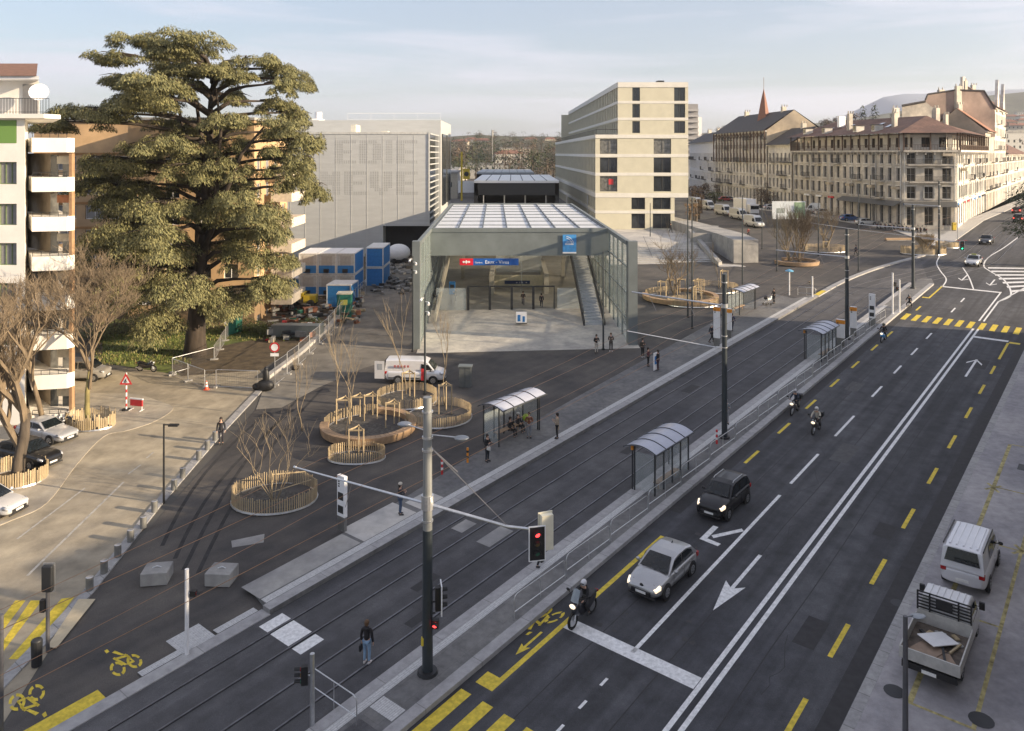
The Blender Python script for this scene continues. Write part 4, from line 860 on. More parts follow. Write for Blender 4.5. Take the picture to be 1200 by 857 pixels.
# back volumes keeping the houses solid from the side
def solid(par,pts,z0,z1,m,name='rear_volume'):
    b=MB(); b.prism(pts,z0,z1); return b.build(name,m,par,world=True)
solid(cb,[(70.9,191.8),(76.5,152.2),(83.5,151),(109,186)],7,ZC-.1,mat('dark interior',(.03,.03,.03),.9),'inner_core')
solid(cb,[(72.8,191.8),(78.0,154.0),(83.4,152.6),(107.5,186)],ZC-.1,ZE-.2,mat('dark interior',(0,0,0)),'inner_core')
def rowhouse(name,label,A,E_,n,ze,zr,wm,rm,depth=13,seed=1,rows=rz_,gal=False,nchim=2,group=None,zc=None):
    """terraced house whose street front runs A->E_ (far end to near end)"""
    A=Vector(A);E_=Vector(E_); d=(E_-A).normalized(); nn=Vector((d.y,-d.x)); m=(A+E_)/2-nn*depth/2
    t=thing(name,(m.x,m.y,8),0,label,'building',group)
    L_=(E_-A).length; step=L_/n; w_=step*.42; cols=[(step*(i+.5)-w_/2,step*(i+.5)+w_/2) for i in range(n)]
    facade(t,A,E_,7,ze,cols,rows,wm,M_greyf,GL,(2,2),.3,'street_wall',seed,pane=False)
    B0=E_-nn*depth; B1=A-nn*depth
    b=MB(); b.add([(E_.x,E_.y,7),(B0.x,B0.y,7),(B0.x,B0.y,ze),(E_.x,E_.y,ze)],[(0,1,2,3)]); mid=(E_+B0)/2; ma=(A+B1)/2
    b.add([(E_.x,E_.y,ze),(B0.x,B0.y,ze),(mid.x,mid.y,zr-.1)],[(0,1,2)]); b.add([(A.x,A.y,7),(B1.x,B1.y,7),(B1.x,B1.y,ze),(ma.x,ma.y,zr-.1),(A.x,A.y,ze)],[(0,4,3,2,1)])
    b.add([(B0.x,B0.y,7),(B1.x,B1.y,7),(B1.x,B1.y,ze),(B0.x,B0.y,ze)],[(0,1,2,3)]); b.build('gable_wall',mat('gable render',(.40,.34,.26),.9,var=.12,scale=.5,big=.2),t,world=True)
    o=nn*1.0; b=MB(); b.add([(*(A+o),ze-.2),(*(E_+o),ze-.2),(*mid,zr),(*ma,zr),(*(B0-o),ze-.2),(*(B1-o),ze-.2)],[(0,1,2,3),(3,2,4,5)]); b.build('roof',rm,t,world=True)
    b=MB(); belt(b,A,E_,ze-.5,ze-.1,.5); belt(b,A,E_,12.5,12.9,.2)
    for r in rows[1:]: belt(b,A,E_,r[0]-.35,r[0]-.2,.12)
    b.build('cornice',wm,t,world=True)
    rg=random.Random(seed)
    b=MB()
    for r in rows[1:]:
        for i in range(0,n):
            if rg.random()<.3:
                q=A+d*(step*(i+.5)); bar_rail(b,tuple(q-d*1.1+nn*.9),tuple(q+d*1.1+nn*.9),r[0]-.1,1.0,.25,.03); b.cbox((q.x+nn.x*.45,q.y+nn.y*.45,r[0]-.2),(2.2,1.0,.16),math.atan2(d.y,d.x))
    b.build('balcony',M_iron,t,world=True)
    for i in range(nchim):
        q=A+(E_-A)*((i+.5)/nchim)-nn*depth*.5; chimney(t,q.x,q.y,zr-1.6,zr+1.6,1.8,None,3)
    if gal:
        b=MB()
        for i in range(n+1):
            q=A+d*(step*i)+nn*.6
            b.cbox((q.x,q.y,(19.5+ze)/2),(.25,.25,ze-19.5),math.atan2(d.y,d.x))
            if i<n:
                q2=A+d*(step*(i+1))+nn*.6; b.tube((q.x,q.y,ze-2.2),(q2.x,q2.y,ze-.3),.09,n=4); b.tube((q2.x,q2.y,ze-2.2),(q.x,q.y,ze-.3),.09,n=4)
        bar_rail(b,tuple(A+nn*.6),tuple(E_+nn*.6),19.6,1.0,.5,.03); bar_rail(b,tuple(A+nn*.6),tuple(E_+nn*.6),23.4,1.0,.5,.03)
        b.build('timber_gallery',M_timb,t,world=True)
    return t
rowhouse('terraced_house','pale low terraced house between the limestone corner house and the tall gable',(67.2,206),(68.7,193),6,24.4,28.6,M_lime2,M_roofd,seed=21,nchim=1)
bh=rowhouse('timbered_house','tall house with brown timber galleries and a pale bare gable beside the spire',(63.5,245),(67.0,206.5),16,28.2,33.6,M_lime2,M_roofd,15,seed=22,rows=rz_+[(23.2,25.2),(26,27.6)],gal=True,nchim=3)
b=MB(); x,y=(895-CX)*222/F,222; zb=28; 
b.lathe((x,y,zb),[(2.3,0),(2.2,1.5),(1.7,4),(.95,8.2),(.08,12.2)],4); b.tube((x,y,zb+12),(x,y,zb+15.5),.06,n=5); b.build('spire',mat('copper brown spire',(.22,.10,.065),.7,var=.2),bh,world=True)
rowhouse('terraced_house','bright white terraced house at the far left end of the street row',(67.8,300),(64.0,247),20,26.0,29.5,mat('white facade',(.62,.61,.60),.85),M_roofd,12,seed=23,nchim=3)
# houses up the street behind the corner
def sp2(t): return (84+.6*t+.0,148.6+.8*t)
rowhouse('terraced_house','sunlit terraced house with red tiled roof up the street from the corner house',(112.6,186.8),(126,204.6),6,27.0,32.0,M_lime,mat('red tile roof',(.30,.15,.10),.85,var=.2),12,seed=31,nchim=2) if 0 else None
def rowhouse2(name,label,A,E_,*a,**k): return rowhouse(name,label,A,E_,*a,**k)
# here the front faces the avenue (right-hand side walking away), so near end first
rowhouse('terraced_house','terraced house with orange tiled roof behind the corner house up the street',(112.4,186.4),(124,202),6,27.5,33.0,M_lime,mat('red tile roof',(.30,.15,.10),.85,var=.2),12,seed=31,nchim=2)
oh=rowhouse('ornate_house','tall ornate house with carved sunlit gables at the far end of the street',(124.4,202.5),(144,229),9,34,40,M_lime2,M_roofb,13,seed=32,rows=rz_+[(23.2,25.4),(26.6,28.8),(30,32.4)],nchim=1)
b=MB()
for t in(.12,.62):
    A=Vector((124.4,202.5)); E_=Vector((144,229)); d=(E_-A).normalized(); n=Vector((d.y,-d.x)); c=A+(E_-A)*t+n*.4
    P=[(0,33),(4.6,33),(4.6,36),(3.7,37.5),(3.0,40),(2.3,41.5),(1.6,40),(.9,37.5),(0,36)]
    v=[(c.x+d.x*a,c.y+d.y*a,z) for a,z in P]+[(c.x+d.x*a-n.x*.7,c.y+d.y*a-n.y*.7,z) for a,z in P]; m=len(P)
    b.add(v,[tuple(range(m)),tuple(range(2*m-1,m-1,-1))]+[(i,i+m,(i+1)%m+m,(i+1)%m) for i in range(m)])
b.build('carved_gable',M_lime2,oh,world=True)
rowhouse('terraced_house','last pale terraced house glimpsed between the ornate house and the dark conifer',(144.6,229.8),(190,291),14,22,26,M_lime2,M_roofb,13,seed=33,nchim=2)
pg=thing('pink_gable_house',(110,205,8),0,'big house with bare pinkish gable wall rising behind the corner house roof','building')
Yg=196.; kk=Yg/F
P=[((1084-CX)*kk,ztier(158,Yg)),((1084-CX)*kk,ztier(118,Yg)),((1087-CX)*kk,ztier(111,Yg)),((1120-CX)*kk,ztier(106,Yg)),((1153-CX)*kk,ztier(107,Yg)),((1166-CX)*kk,ztier(128,Yg)),((1166-CX)*kk,ztier(160,Yg))]
b=MB(); n=len(P); v=[(x,Yg,z) for x,z in P]+[(x+6,Yg+12,z) for x,z in P]; b.add(v,[tuple(range(n)),tuple(range(2*n-1,n-1,-1))]+[(i,i+n,(i+1)%n+n,(i+1)%n) for i in range(n)])
b.build('gable_wall',mat('pink render',(.34,.26,.22),.9,var=.2,scale=.25,big=.12),pg,world=True)
b=MB()
for i in range(1,5): 
    a,e=P[i],P[i+1]; b.tube((a[0],Yg-.1,a[1]+.1),(e[0],Yg-.1,e[1]+.1),.22,n=5)
b.build('verge',M_roofd,pg,world=True)
chimney(pg,(1123-CX)*kk,Yg,30,39.3,2.6); chimney(pg,(1139-CX)*kk,Yg+4,34,42,1.2,M_lime2,0); chimney(pg,(1142-CX)*kk,Yg+4,34,41,1.2); chimney(pg,(1113-CX)*kk,Yg+4,34,38.7,2.6)
lv=thing('low_gable_house',(98,186,8),0,'low house with dark eave and beige gable showing over the brown hipped roof','building')
Yg=188; kk=Yg/F; b=MB(); P=[(1057,160),(1057,124),(1084,119),(1099,131),(1099,160)]; P=[((x-CX)*kk,ztier(z,Yg)) for x,z in P]; n=5; v=[(x,Yg,z) for x,z in P]+[(x+5,Yg+10,z) for x,z in P]; b.add(v,[tuple(range(n)),tuple(range(2*n-1,n-1,-1))]+[(i,i+n,(i+1)%n+n,(i+1)%n) for i in range(n)]); b.build('gable_wall',M_lime,lv,world=True)
b=MB(); b.tube((P[1][0],Yg-.1,P[1][1]),(P[2][0],Yg-.1,P[2][1]),.3,n=5); b.build('eave',M_roofd,lv,world=True)
# far tower block right of the pale block
ft=thing('tower_block',((812-CX)*420/F,425,8),0,'distant grey tower block with balcony bands just right of the pale block','building')
b=MB(); x0=(800-CX)*420/F; x1=(818-CX)*420/F; b.box(x0,420,7,x1,432,H0+58*420/F); b.build('wall',mat('far render',(.30,.29,.29),.9),ft,world=True)
b=MB()
for i in range(9): z=H0+52*420/F-i*3.0; b.box(x0,418.8,z-1.2,x1,420,z-.2)
b.build('balcony_band',mat('far balcony',(.42,.41,.40),.9),ft,world=True)
b=MB(); b.box(x1,424,7,x1+3,434,H0+43*420/F); b.build('annex',M_whitep,ft,world=True)
# ---------- unseen houses on the near side, added and sized to shade the avenue ----------
M_nb=mat('near side render',(.42,.38,.31),.85,var=.1,scale=.8)
def nearblock(u0,u1,v0,hh,label,seed):
    A=uv(u0,v0);E_=uv(u1,v0); x,y=uv((u0+u1)/2,v0+6); g=h(x,y)
    t=thing('shading_house',(x,y,g),0,label,'building','unseen houses shading the avenue')
    n=max(2,int((u1-u0)/3.2)); L_=u1-u0
    nf=int(hh/3.2); rows=[(g+1+i*3.2,g+2.9+i*3.2) for i in range(nf)]
    facade(t,E_,A,g-3,g+hh,evenly(L_,n,1.3),rows,M_nb,M_greyf,GL,(2,1),.25,'street_wall',seed,pane=False)
    b=MB(); b.prism([uv(u0,v0+.05),uv(u1,v0+.05),uv(u1,v0+12),uv(u0,v0+12)],g-3,g+hh-.01); b.prism([uv(u0-.0,v0+.35),uv(u1,v0+.35),uv(u1,v0+12),uv(u0,v0+12)],g-3,g+hh); 
    t2=MB(); t2.prism([uv(u0,v0+.4),uv(u1,v0+.4),uv(u1,v0+12),uv(u0,v0+12)],g-3,g+hh-.02); t2.build('side_wall',M_nb,t,world=True)
    r=MB(); a=[(*uv(u0,v0-.5),g+hh),(*uv(u1,v0-.5),g+hh),(*uv(u1,v0+12.5),g+hh),(*uv(u0,v0+12.5),g+hh),(*uv(u0+3,v0+6),g+hh+2.2),(*uv(u1-3,v0+6),g+hh+2.2)]
    r.add(a,[(0,1,5,4),(1,2,5),(2,3,4,5),(3,0,4),(0,3,2,1)]); r.build('roof',M_roofb,t,world=True)
    chimney(t,*uv((u0*2+u1)/3,v0+5),g+hh,g+hh+3.4,1.6,None,2); chimney(t,*uv((u0+u1*2)/3,v0+5),g+hh,g+hh+3.6,1.6,None,2)
nearblock(-62,-34,0.5,13,'unseen shading house nearest the viewer on the right side of the avenue',41)
nearblock(-33.5,-2,0.5,11,'second unseen shading house on the right side of the avenue',45)
nearblock(-1,32,0.5,11.5,'unseen shading house on the right side of the avenue beside the parked truck',42)
nearblock(33,66,0.5,12,'unseen shading house on the right side of the avenue before the zebra crossing',43)
nearblock(67,97,0.5,14,'unseen shading house on the right side of the avenue beside the far zebra crossing',44)
ORD=['first','second','third','fourth','fifth','sixth','seventh','eighth','ninth','tenth','eleventh','twelfth','thirteenth','fourteenth','fifteenth','sixteenth','seventeenth','eighteenth','nineteenth','twentieth']
# ================= STREET FURNITURE =================
def lean(loc): return loc
# ---- catenary masts along the island ----
def cat_mast(px,py,top,label,arm_l=None,arm_r=None,za=6.9,r=.17):
    p=GP(px,py,.22); Y=p.y; hh=(py-top)*Y/F
    t=thing('catenary_mast',p,0,label,'mast','masts carrying the tram wires')
    b=MB(); b.tube((0,0,0),(0,0,hh*.52),r*1.15,r*1.05,14); b.build('lower_shaft',M_pole,t,smooth=False)
    b=MB(); b.tube((0,0,hh*.52),(0,0,hh),r*1.0,r*.92,14); b.build('upper_shaft',M_pole if r<.18 else mat('sunlit galvanised mast',(.27,.28,.275),.5,.4,var=.12,scale=2,stretch=(1,1,.3)),t)  # near mast only: galvanised upper part, its sunlit paleness put into the colour
    b=MB(); b.tube((0,0,0),(0,0,.12),r*2.2,r*2.0,14); b.build('foot_plate',M_dark,t)
    for s_,ln in((-1,arm_l),(1,arm_r)):
        if ln:
            e=Vector((VD.x*ln*s_,VD.y*ln*s_,0)); 
            b=MB(); b.tube((0,0,za),(e.x,e.y,za+.15),.06,.045,8); b.tube((0,0,za-.13),(0,0,za+.13),r*1.35,n=14); b.build('arm',M_steel,t)
            b=MB(); b.tube((0,0,min(hh-.3,za+2.2)),(e.x*.8,e.y*.8,za+.2),.015,n=4)
            b.tube((e.x*.38,e.y*.38,za),(e.x*.30,e.y*.30,za-1.0),.02,n=4); b.tube((e.x*.8,e.y*.8,za),(e.x*.72,e.y*.72,za-1.0),.02,n=4); b.build('stay',M_cable,t)
    b=MB()
    for z in(hh*.55,hh*.62,hh-.6): b.tube((0,0,z),(0,0,z+.06),r*1.2,n=12)
    b.build('clamp',M_steel,t)
    return t,hh
def signal_head(name,par,loc,rz,n=3,on=0,lens_cols=None,board=True,sc=1.0,side=False):
    """traffic signal, lenses facing local -y"""
    hh=.36*n*sc; w_=.30*sc
    o=MB(); o.box(-w_*.5,-.12,0,w_*.5,.12,hh); hd=o.build(name,M_black,par); hd.location=loc; hd.rotation_euler=(0,0,rz)
    if board:
        b=MB(); W=.26*sc*1.15; b.box(-W,-.13,-.1,W,-.10,hh+.1); q=b.build('backing_board',M_black,hd)
        b=MB(); t_=.035
        b.box(-W-t_,-.14,-.1-t_,W+t_,-.09,-.1); b.box(-W-t_,-.14,hh+.1,W+t_,-.09,hh+.1+t_); b.box(-W-t_,-.14,-.1,-W,-.09,hh+.1); b.box(W,-.14,-.1,W+t_,-.09,hh+.1); b.build('board_rim',M_whitep,hd)
    cols=[('signal red lens',(.25,.03,.03),(1,.05,.05)),('signal amber lens',(.16,.10,.04),(1,.5,.05)),('signal green lens',(.05,.15,.10),(.05,1,.45))]
    for i in range(n):
        z=hh-.36*sc*(i+.5); c=cols[i if n==3 else (0 if i==0 else 2)]
        m=mat(c[0]+(' lit' if on==i else ''),c[2] if on==i else c[1],.25,var=.1,scale=20,emis=c[2] if on==i else None,es=1.6)
        b=MB(); b.tube((0,-.125,z),(0,-.165,z),.115*sc,.105*sc,12); b.build('lens',m,hd)
        b=MB(); 
        pts=[(.13*sc*math.cos(R(a)),.13*sc*math.sin(R(a))) for a in range(0,181,30)]
        for k in range(6):
            x0,z0=pts[k];x1,z1=pts[k+1]; b.add([(x0,-.16,z+z0),(x1,-.16,z+z1),(x1,-.36,z+z1*.9+.02),(x0,-.36,z+z0*.9+.02),(x0*1.08,-.16,z+z0*1.08),(x1*1.08,-.16,z+z1*1.08),(x1*1.08,-.36,z+z1*.98+.02),(x0*1.08,-.36,z+z0*.98+.02)],[(0,1,2,3),(7,6,5,4),(3,2,6,7),(0,4,5,1)])
        b.build('lens_hood',M_black,hd)
    return hd
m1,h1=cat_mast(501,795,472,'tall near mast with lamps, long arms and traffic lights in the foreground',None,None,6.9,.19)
za=6.95
AL=Vector((-5.55,2.35,1.0)); AR=Vector((4.0,-.35,-.15))
AL=px_at(347,548,34.5)-m1.location; AR=px_at(622,620,30.5)-m1.location; A0=Vector((0,0,(795-597)*m1.location.y/F))
b=MB(); b.tube(A0,AL,.055,.035,8); b.tube(AL,AL+(AL-A0).normalized()*.12,.06,n=8); b.build('left_arm',M_steel,m1)
mid=A0+(AR-A0)*.78+Vector((0,0,-.12)); b=MB(); b.tube(A0,mid,.065,.055,8); b.tube(mid,AR,.055,.05,8); b.build('right_arm',M_steel,m1)
b=MB(); b.tube(A0-Vector((0,0,.2)),A0+Vector((0,0,.35)),.25,n=14); b.tube((0,0,8.8),(0,0,8.88),.22,n=14); b.tube((0,0,9.3),(0,0,9.38),.22,n=14); b.build('collar',M_steel,m1)
b=MB(); b.tube((.15,0,8.9),mid,.018,n=5); b.tube(A0+(AL-A0)*.55,A0+(AL-A0)*.6+Vector((0,0,-1.1)),.014,n=4)
b.tube((.15,0,8.9)+Vector((.0,0,0)) if 0 else (.15,0,8.9),(1.2,-.1,8.0),.03,n=5); b.build('stay',M_cable,m1)
for tip,lab in ((px_at(474,497,31.8),'l'),(px_at(541,513.5,30.6),'r')):
    e=tip-m1.location; b=MB(); b.tube((0,0,e.z-.05),(e.x*.9,e.y*.9,e.z),.030,n=6); a=b.build('lamp_arm',M_steel,m1)
    b=MB(); q=Vector(e); b.ell((q.x,q.y,q.z),(.30,.22,.09),14,8); b.build('lamp_head',mat('lamp shell',(.30,.32,.34),.35,.6),a,smooth=True)
    b=MB(); b.ell((q.x,q.y,q.z-.05),(.22,.15,.06),12,6); b.build('lamp_glass',M_lampoff,a,smooth=True)
hd=signal_head('signal_head',m1,AR+Vector((.22,-.0,-1.05)),R(12),3,0,sc=1.0)
b=MB(); b.box(-.24,-.12,-.1,.24,.12,1.25); b.box(-.30,-.16,-.15,.30,-.13,1.3) ; q=b.build('rear_signal_head',mat('cream signal back',(.70,.66,.52),.5,var=.05),m1); q.location=AR+Vector((.62,.15,-.75)); q.rotation_euler=(0,0,R(200))
b=MB(); b.tube(AR,AR+Vector((.6,.1,0)),.05,n=6); b.build('signal_bracket',M_steel,m1)
q=signal_head('side_signal_head',m1,Vector((.42,.05,(795-722)*m1.location.y/F)),R(100),3,5,sc=.85)
b=MB(); b.tube((0,0,2.8),(.35,.05,2.8),.03,n=6); b.tube((0,0,2.35),(.30,.05,2.35),.03,n=6); b.build('signal_bracket',M_dark,m1)
q=signal_head('pedestrian_signal',m1,Vector((.32,-.05,(795-741)*m1.location.y/F)),R(-5),1,0,board=False,sc=.9)
b=MB(); b.box(-.24,-.16,1.15,-.14,-.02,1.45); b.build('push_button_box',M_yellow,m1)
def lampmast(px,py,top,label,head=None,arm=None,group=None,r=.09,za=None,arml=None,m=None,raised=0):
    p=GP(px,py,raised); hh=(py-top)*p.y/F
    t=thing('slim_mast',p,0,label,'mast',group)
    b=MB(); b.tube((0,0,0),(0,0,hh),r*1.15,r*.7,10); b.build('shaft',m or M_pole,t)
    b=MB(); b.tube((0,0,0),(0,0,.1),r*2,n=10); b.build('foot_plate',M_dark,t)
    return t,hh
cat_mast(849,517,325,'dark tram mast standing beside the second shelter, with a long arm to the left',7.2,None,9.0)
cat_mast(992.5,400,271,'dark tram mast between the third shelter and the information totem',7.0,None,8.0)
cat_mast(1070,340,242,'dark tram mast on the far tip of the tram island',6.5,None,7.5)
cat_mast(1100.5,300,214,'farthest tram mast in front of the corner house',5.0,None,7.5,r=.14)
for (px,py,top,lab) in((870,345,229,'thin dark mast left of the left bound shelter'),(811,385,232,'thin dark mast in the plaza by the second planter group'),(1006,318,215,'thin dark mast in the far plaza beyond the island'),
  (910.5,318,250,'thin mast beside the round bench under the bare shrub'),(893,292,234,'thin dark mast beside the parked white vans'),(806,372,232,'thin dark mast just left of its twin on the plaza'),(1020,262,205,'thin mast before the shop awning of the corner house'),(762,285,238,'thin mast on the broad steps below the pale block'),(959,300,235,'thin mast near the billboard')):
    lampmast(px,py,top,lab,r=.085)
for (px,py,top,lab) in((484,412,300,'slim lamp pole with small spotlights left of the station pylon'),(498,462,345,'slim lamp pole with spotlights and red band beside the white van'),(707,410,295,'dark slim pole in front of the right glass wall of the station')):
    t,hh=lampmast(px,py,top,lab,r=.085)
    b=MB()
    if px<600:
        for z,s_ in((hh-.3,-1),(hh-.6,1),(hh-1.4,1)): b.tube((0,0,z),(.28*s_,-.1,z),.03,n=5); b.tube((.28*s_,0,z-.1),(.34*s_,-.28,z-.2),.09,.1,8)
        b.build('spotlight',M_whitep,t)
# left street lamp
p=GP(192,590); t=thing('street_lamp',p,0,'black street lamp with short flat head on the bollard line','lamp'); hh=(590-497)*p.y/F
b=MB(); b.tube((0,0,0),(0,0,hh),.07,.05,8); b.build('post',M_black,t); b=MB(); b.box(-.02,-.03,hh-.08,.35,.03,hh-.02); b.box(.3,-.14,hh-.12,.85,.14,hh-.02); b.build('lamp_head',M_black,t)
# bottom right lamp pole
p=GP(1061,960,.12); Zt=H0-(722-HY)*27.2/F
t=thing('street_lamp',(px_at(1061,800,27.2).x,27.2,h(13.6,27.2)+.12),0,'thin grey street lamp at the bottom right beside the pickup','lamp'); hh=Zt-t.location.z
b=MB(); b.tube((0,0,0),(0,0,hh),.10,.075,10); b.build('post',mat('grey lamp paint',(.12,.12,.13),.5,.3),t)
b=MB(); b.tube((0,0,hh-.03),(.30,.08,hh-.03),.03,n=6); b.ell((.5,.1,hh-.06),(.28,.18,.05),12,6); b.build('lamp_head',mat('lamp shell',(0,0,0)),t)
# ---- overhead wires ----
def wire(name,pts,r,m,label,group):
    b=MB(); b.path(pts,r,5); o=b.build(name,m); tag(o,label,'wire',group); return o
def sag(a,e,n=6,s_=.15): return [a+(e-a)*(i/n)+Vector((0,0,-s_*4*(i/n)*(1-i/n))) for i in range(n+1)]
def trackz(u,v,z): return UP(u,v,z)
us=[-12,22.2,50.8,80.3,108.5]
for v,lab in((-28.75,'left bound track'),(-25.3,'right bound track')):
    pts=[]
    for i in range(4): pts+=sag(trackz(us[i],v,5.9),trackz(us[i+1],v,5.9),4,.02)
    for u_,dv in((118,1.5),(130,4),(142,6)): pts.append(trackz(u_,v+dv,5.9))
    wire('contact_wire',pts,.012,M_wire,'copper contact wire over the '+lab,'tram wires over the tracks')
    pts=[]
    for i in range(4): pts+=sag(trackz(us[i],v,7.0),trackz(us[i+1],v,7.0),6,.5)
    pts+= [trackz(130,v+4,7.0)]
    wire('carrier_wire',pts,.009,M_wire,'upper carrier wire over the '+lab,'tram wires over the tracks')
wire('span_wire',[px_at(735,388,54),px_at(849,409,53.8)],.035,M_steel,'pale span bar from the mast to the plaza',None)
wire('span_wire',sag(px_at(1000,345,76),px_at(855,312,118)),.02,M_cable,'thin span wire over the far plaza','span wires')
wire('span_wire',sag(px_at(930,258,120),px_at(1100,280,118),6,.2),.03,M_steel,'pale span wire in front of the corner house','span wires')
# ---- tram shelters ----
M_shr=mat('polycarbonate roof',(.40,.42,.49),.25,var=.05,spec=.6); M_frm=mat('shelter frame',(.045,.05,.055),.4,.4)
M_shg=mat('shelter glass',(.55,.62,.62),.05,0,var=.1,alpha=.16,spec=.6)
def shelter():
    """x along platform (0..5.2), y: back at 0, front at 1.6"""
    t=thing('tram_shelter',(0,0,0)); L_=4.3; D=1.7
    def prof(k): a=k/8; y=-.25+a*(D+.45); return y,2.38+.42*math.sin(math.pi*(.12+.80*(1-a)*1.0))*1.0
    b=MB(); top=[]; 
    P=[prof(k) for k in range(9)]
    rings=[[(x,y,z) for y,z in P]+[(x,y,z-.04) for y,z in P[::-1]] for x in(-.3,L_+.3)]
    b.loft(rings); b.build('curved_roof',M_shr,t)
    b=MB()
    for x in(-.3,.93,2.15,3.37,L_+.3): b.path([(x,y,z+.01) for y,z in P],.035,5)
    b.tube((-.3,P[0][0],P[0][1]),(L_+.3,P[0][0],P[0][1]),.045,n=6); b.tube((-.3,P[-1][0],P[-1][1]),(L_+.3,P[-1][0],P[-1][1]),.045,n=6); b.build('roof_rib',M_frm,t)
    for x in(0,1.075,2.15,3.225,L_): 
        b=MB(); b.box(x-.04,-.04,0,x+.04,.04,2.5); b.build('post',M_frm,t)
    for x in(0,L_):
        b=MB(); b.box(x-.035,D-.4,0,x+.035,D-.33,2.6); b.build('post',M_frm,t)
    for i in range(4): b=MB(); b.box(.04+i*1.075,-.008,.15,1.035+i*1.075,.008,2.3); b.build('back_pane',M_shg,t)
    for x in(0,L_): b=MB(); b.box(x-.008,.05,.15,x+.008,D-.42,2.3); b.build('side_pane',M_shg,t)
    b=MB(); b.box(.7,.1,.42,3.4,.5,.47); b.box(.9,.25,0,.96,.31,.42); b.box(3.1,.25,0,3.16,.31,.42); b.build('bench',M_wood2,t)
    b=MB(); b.box(-.02,D-.25,.0,.04,D-.18,2.35); b.build('stop_post',M_frm,t)
    b=MB(); b.tube((.01,D-.21,2.35),(.01,D-.21,2.6),.1,.1,8); b.build('orange_beacon',mat('orange paint',(.75,.28,.02),.5),t)
    return t
sh=shelter(); shl=[]
def put_shelter(u,v,flip,label,first=False,sc=1):
    t=sh if first else dup(sh); p=UP(u,v,.22); t.location=p; t.rotation_euler=(0,0,ROAD+(math.pi if flip else 0)); tag(t,label,'tram shelter','tram shelters'); t.scale=(sc,)*3; return t
# left platform shelters: back to the plaza (v more negative); +y local = left of +u = more negative v -> flip
put_shelter(44.5,-34.6,True,'tram shelter with three people waiting, nearest on the left platform',True)
put_shelter(40.6,-21.9,False,'empty tram shelter on the island behind the black car')
put_shelter(71.6,-22.1,False,'tram shelter on the island beyond the tall mast')
put_shelter(87.0,-35.6,True,'far tram shelter on the left platform next to the orange ticket machine')
# ---- island railings: rounded panels ----
def rail_panel(L_,hh=1.05):
    t=thing('guard_rail',(0,0,0)); b=MB(); r=.022
    c=[(0,0,0),(0,0,hh-.2),(.06,0,hh-.06),(.2,0,hh),(L_-.2,0,hh),(L_-.06,0,hh-.06),(L_,0,hh-.2),(L_,0,0)]
    b.path(c,r,7); b.build('hoop',M_steel,t)
    b=MB(); b.tube((0,0,.32),(L_,0,.32),r*.9,n=6); b.build('lower_rail',M_steel,t)
    b=MB(); b.tube((L_/2,0,0),(L_/2,0,hh),r*.7,n=6); b.build('middle_post',M_steel,t)
    return t
rp=rail_panel(3.9); u=26.9; i=0
wh=['nearest section of the steel guard rail on the tram island','steel guard rail section behind the rider in black','steel guard rail section before the second shelter','steel guard rail section beside the second shelter']
while u<90:
    t=rp if i==0 else dup(rp)
    t.location=UP(u,-21.4,.22); t.rotation_euler=(0,0,ROAD); tag(t,ORD[i]+' steel hoop guard rail section from the near end of the tram island','guard rail','guard rail sections along the tram island'); u+=4.02; i+=1
for (a,e_,lab) in((GP(366,820,.2),GP(418,858,.2),'bent steel hoop rail beside the small signal post at the bottom'),(GP(935,348,.2),GP(956,350,.2),'steel hoop rail at the far end of the left platform'),):
    L_=(e_-a).length; t=rail_panel(L_); t.location=a; t.rotation_euler=(0,0,math.atan2(e_.y-a.y,e_.x-a.x)); tag(t,label=lab,cat='guard rail')
# ---- totems / ticket machines ----
def totem(px,py,top,label,orange=False,w_=.55,dz=.22):
    p=GP(px,py,dz); hh=(py-top)*p.y/F; t=thing('info_totem',p,ROAD-R(90),label,'information panel','tram stop information panels')
    b=MB(); b.box(-w_/2,-.09,.0,w_/2,.09,.75); b.build('foot',mat('bare steel sheet',(.25,.25,.24),.4,.7),t)
    b=MB(); b.box(-w_/2-.03,-.11,.75,w_/2+.03,.11,hh); b.build('white_panel',M_whitep,t,bevel=.02)
    b=MB(); 
    if orange: b.box(-w_/2-.04,-.12,hh-.42,w_/2+.04,.12,hh-.05)
    else: b.box(-w_/2+.06,-.125,.95,w_/2-.06,-.112,1.35); b.box(-w_/2+.06,-.125,1.65,w_/2-.06,-.112,2.05)
    b.build('display',mat('orange paint',(0,0,0)) if orange else M_dark,t)
    b=MB()
    for k in range(3): b.box(-w_/2+.08,-.125,hh-.35-k*.13,-w_/2+.2,-.112,hh-.28-k*.13)
    b.build('pictograms',M_dark,t)
    return t
totem(401,626,562,'tall white information panel at the near end of the left platform')
totem(840,408,362,'white stop panel with orange band left of the far left shelter',True)
totem(853,398,364,'white ticket machine with orange band next to the far left shelter',True,.7)
totem(1000,396,362,'white totem with orange display between mast and far railing on the island',True)
totem(1022,384,347,'plain white totem at the far end of the island')
totem(985,408,377,'orange topped ticket machine beside the third shelter',True,.7)
# pale ad board leaning sign near people on platform
t=thing('sign_board',GP(768,438,.22),ROAD,'small white notice panel on the left platform next to a waiting person','notice board'); b=MB(); b.box(-.3,-.03,.1,.3,.03,1.6); b.build('panel',M_whitep,t); b=MB(); b.box(-.2,-.045,.6,.2,-.032,1.3); b.build('poster',M_blue,t)
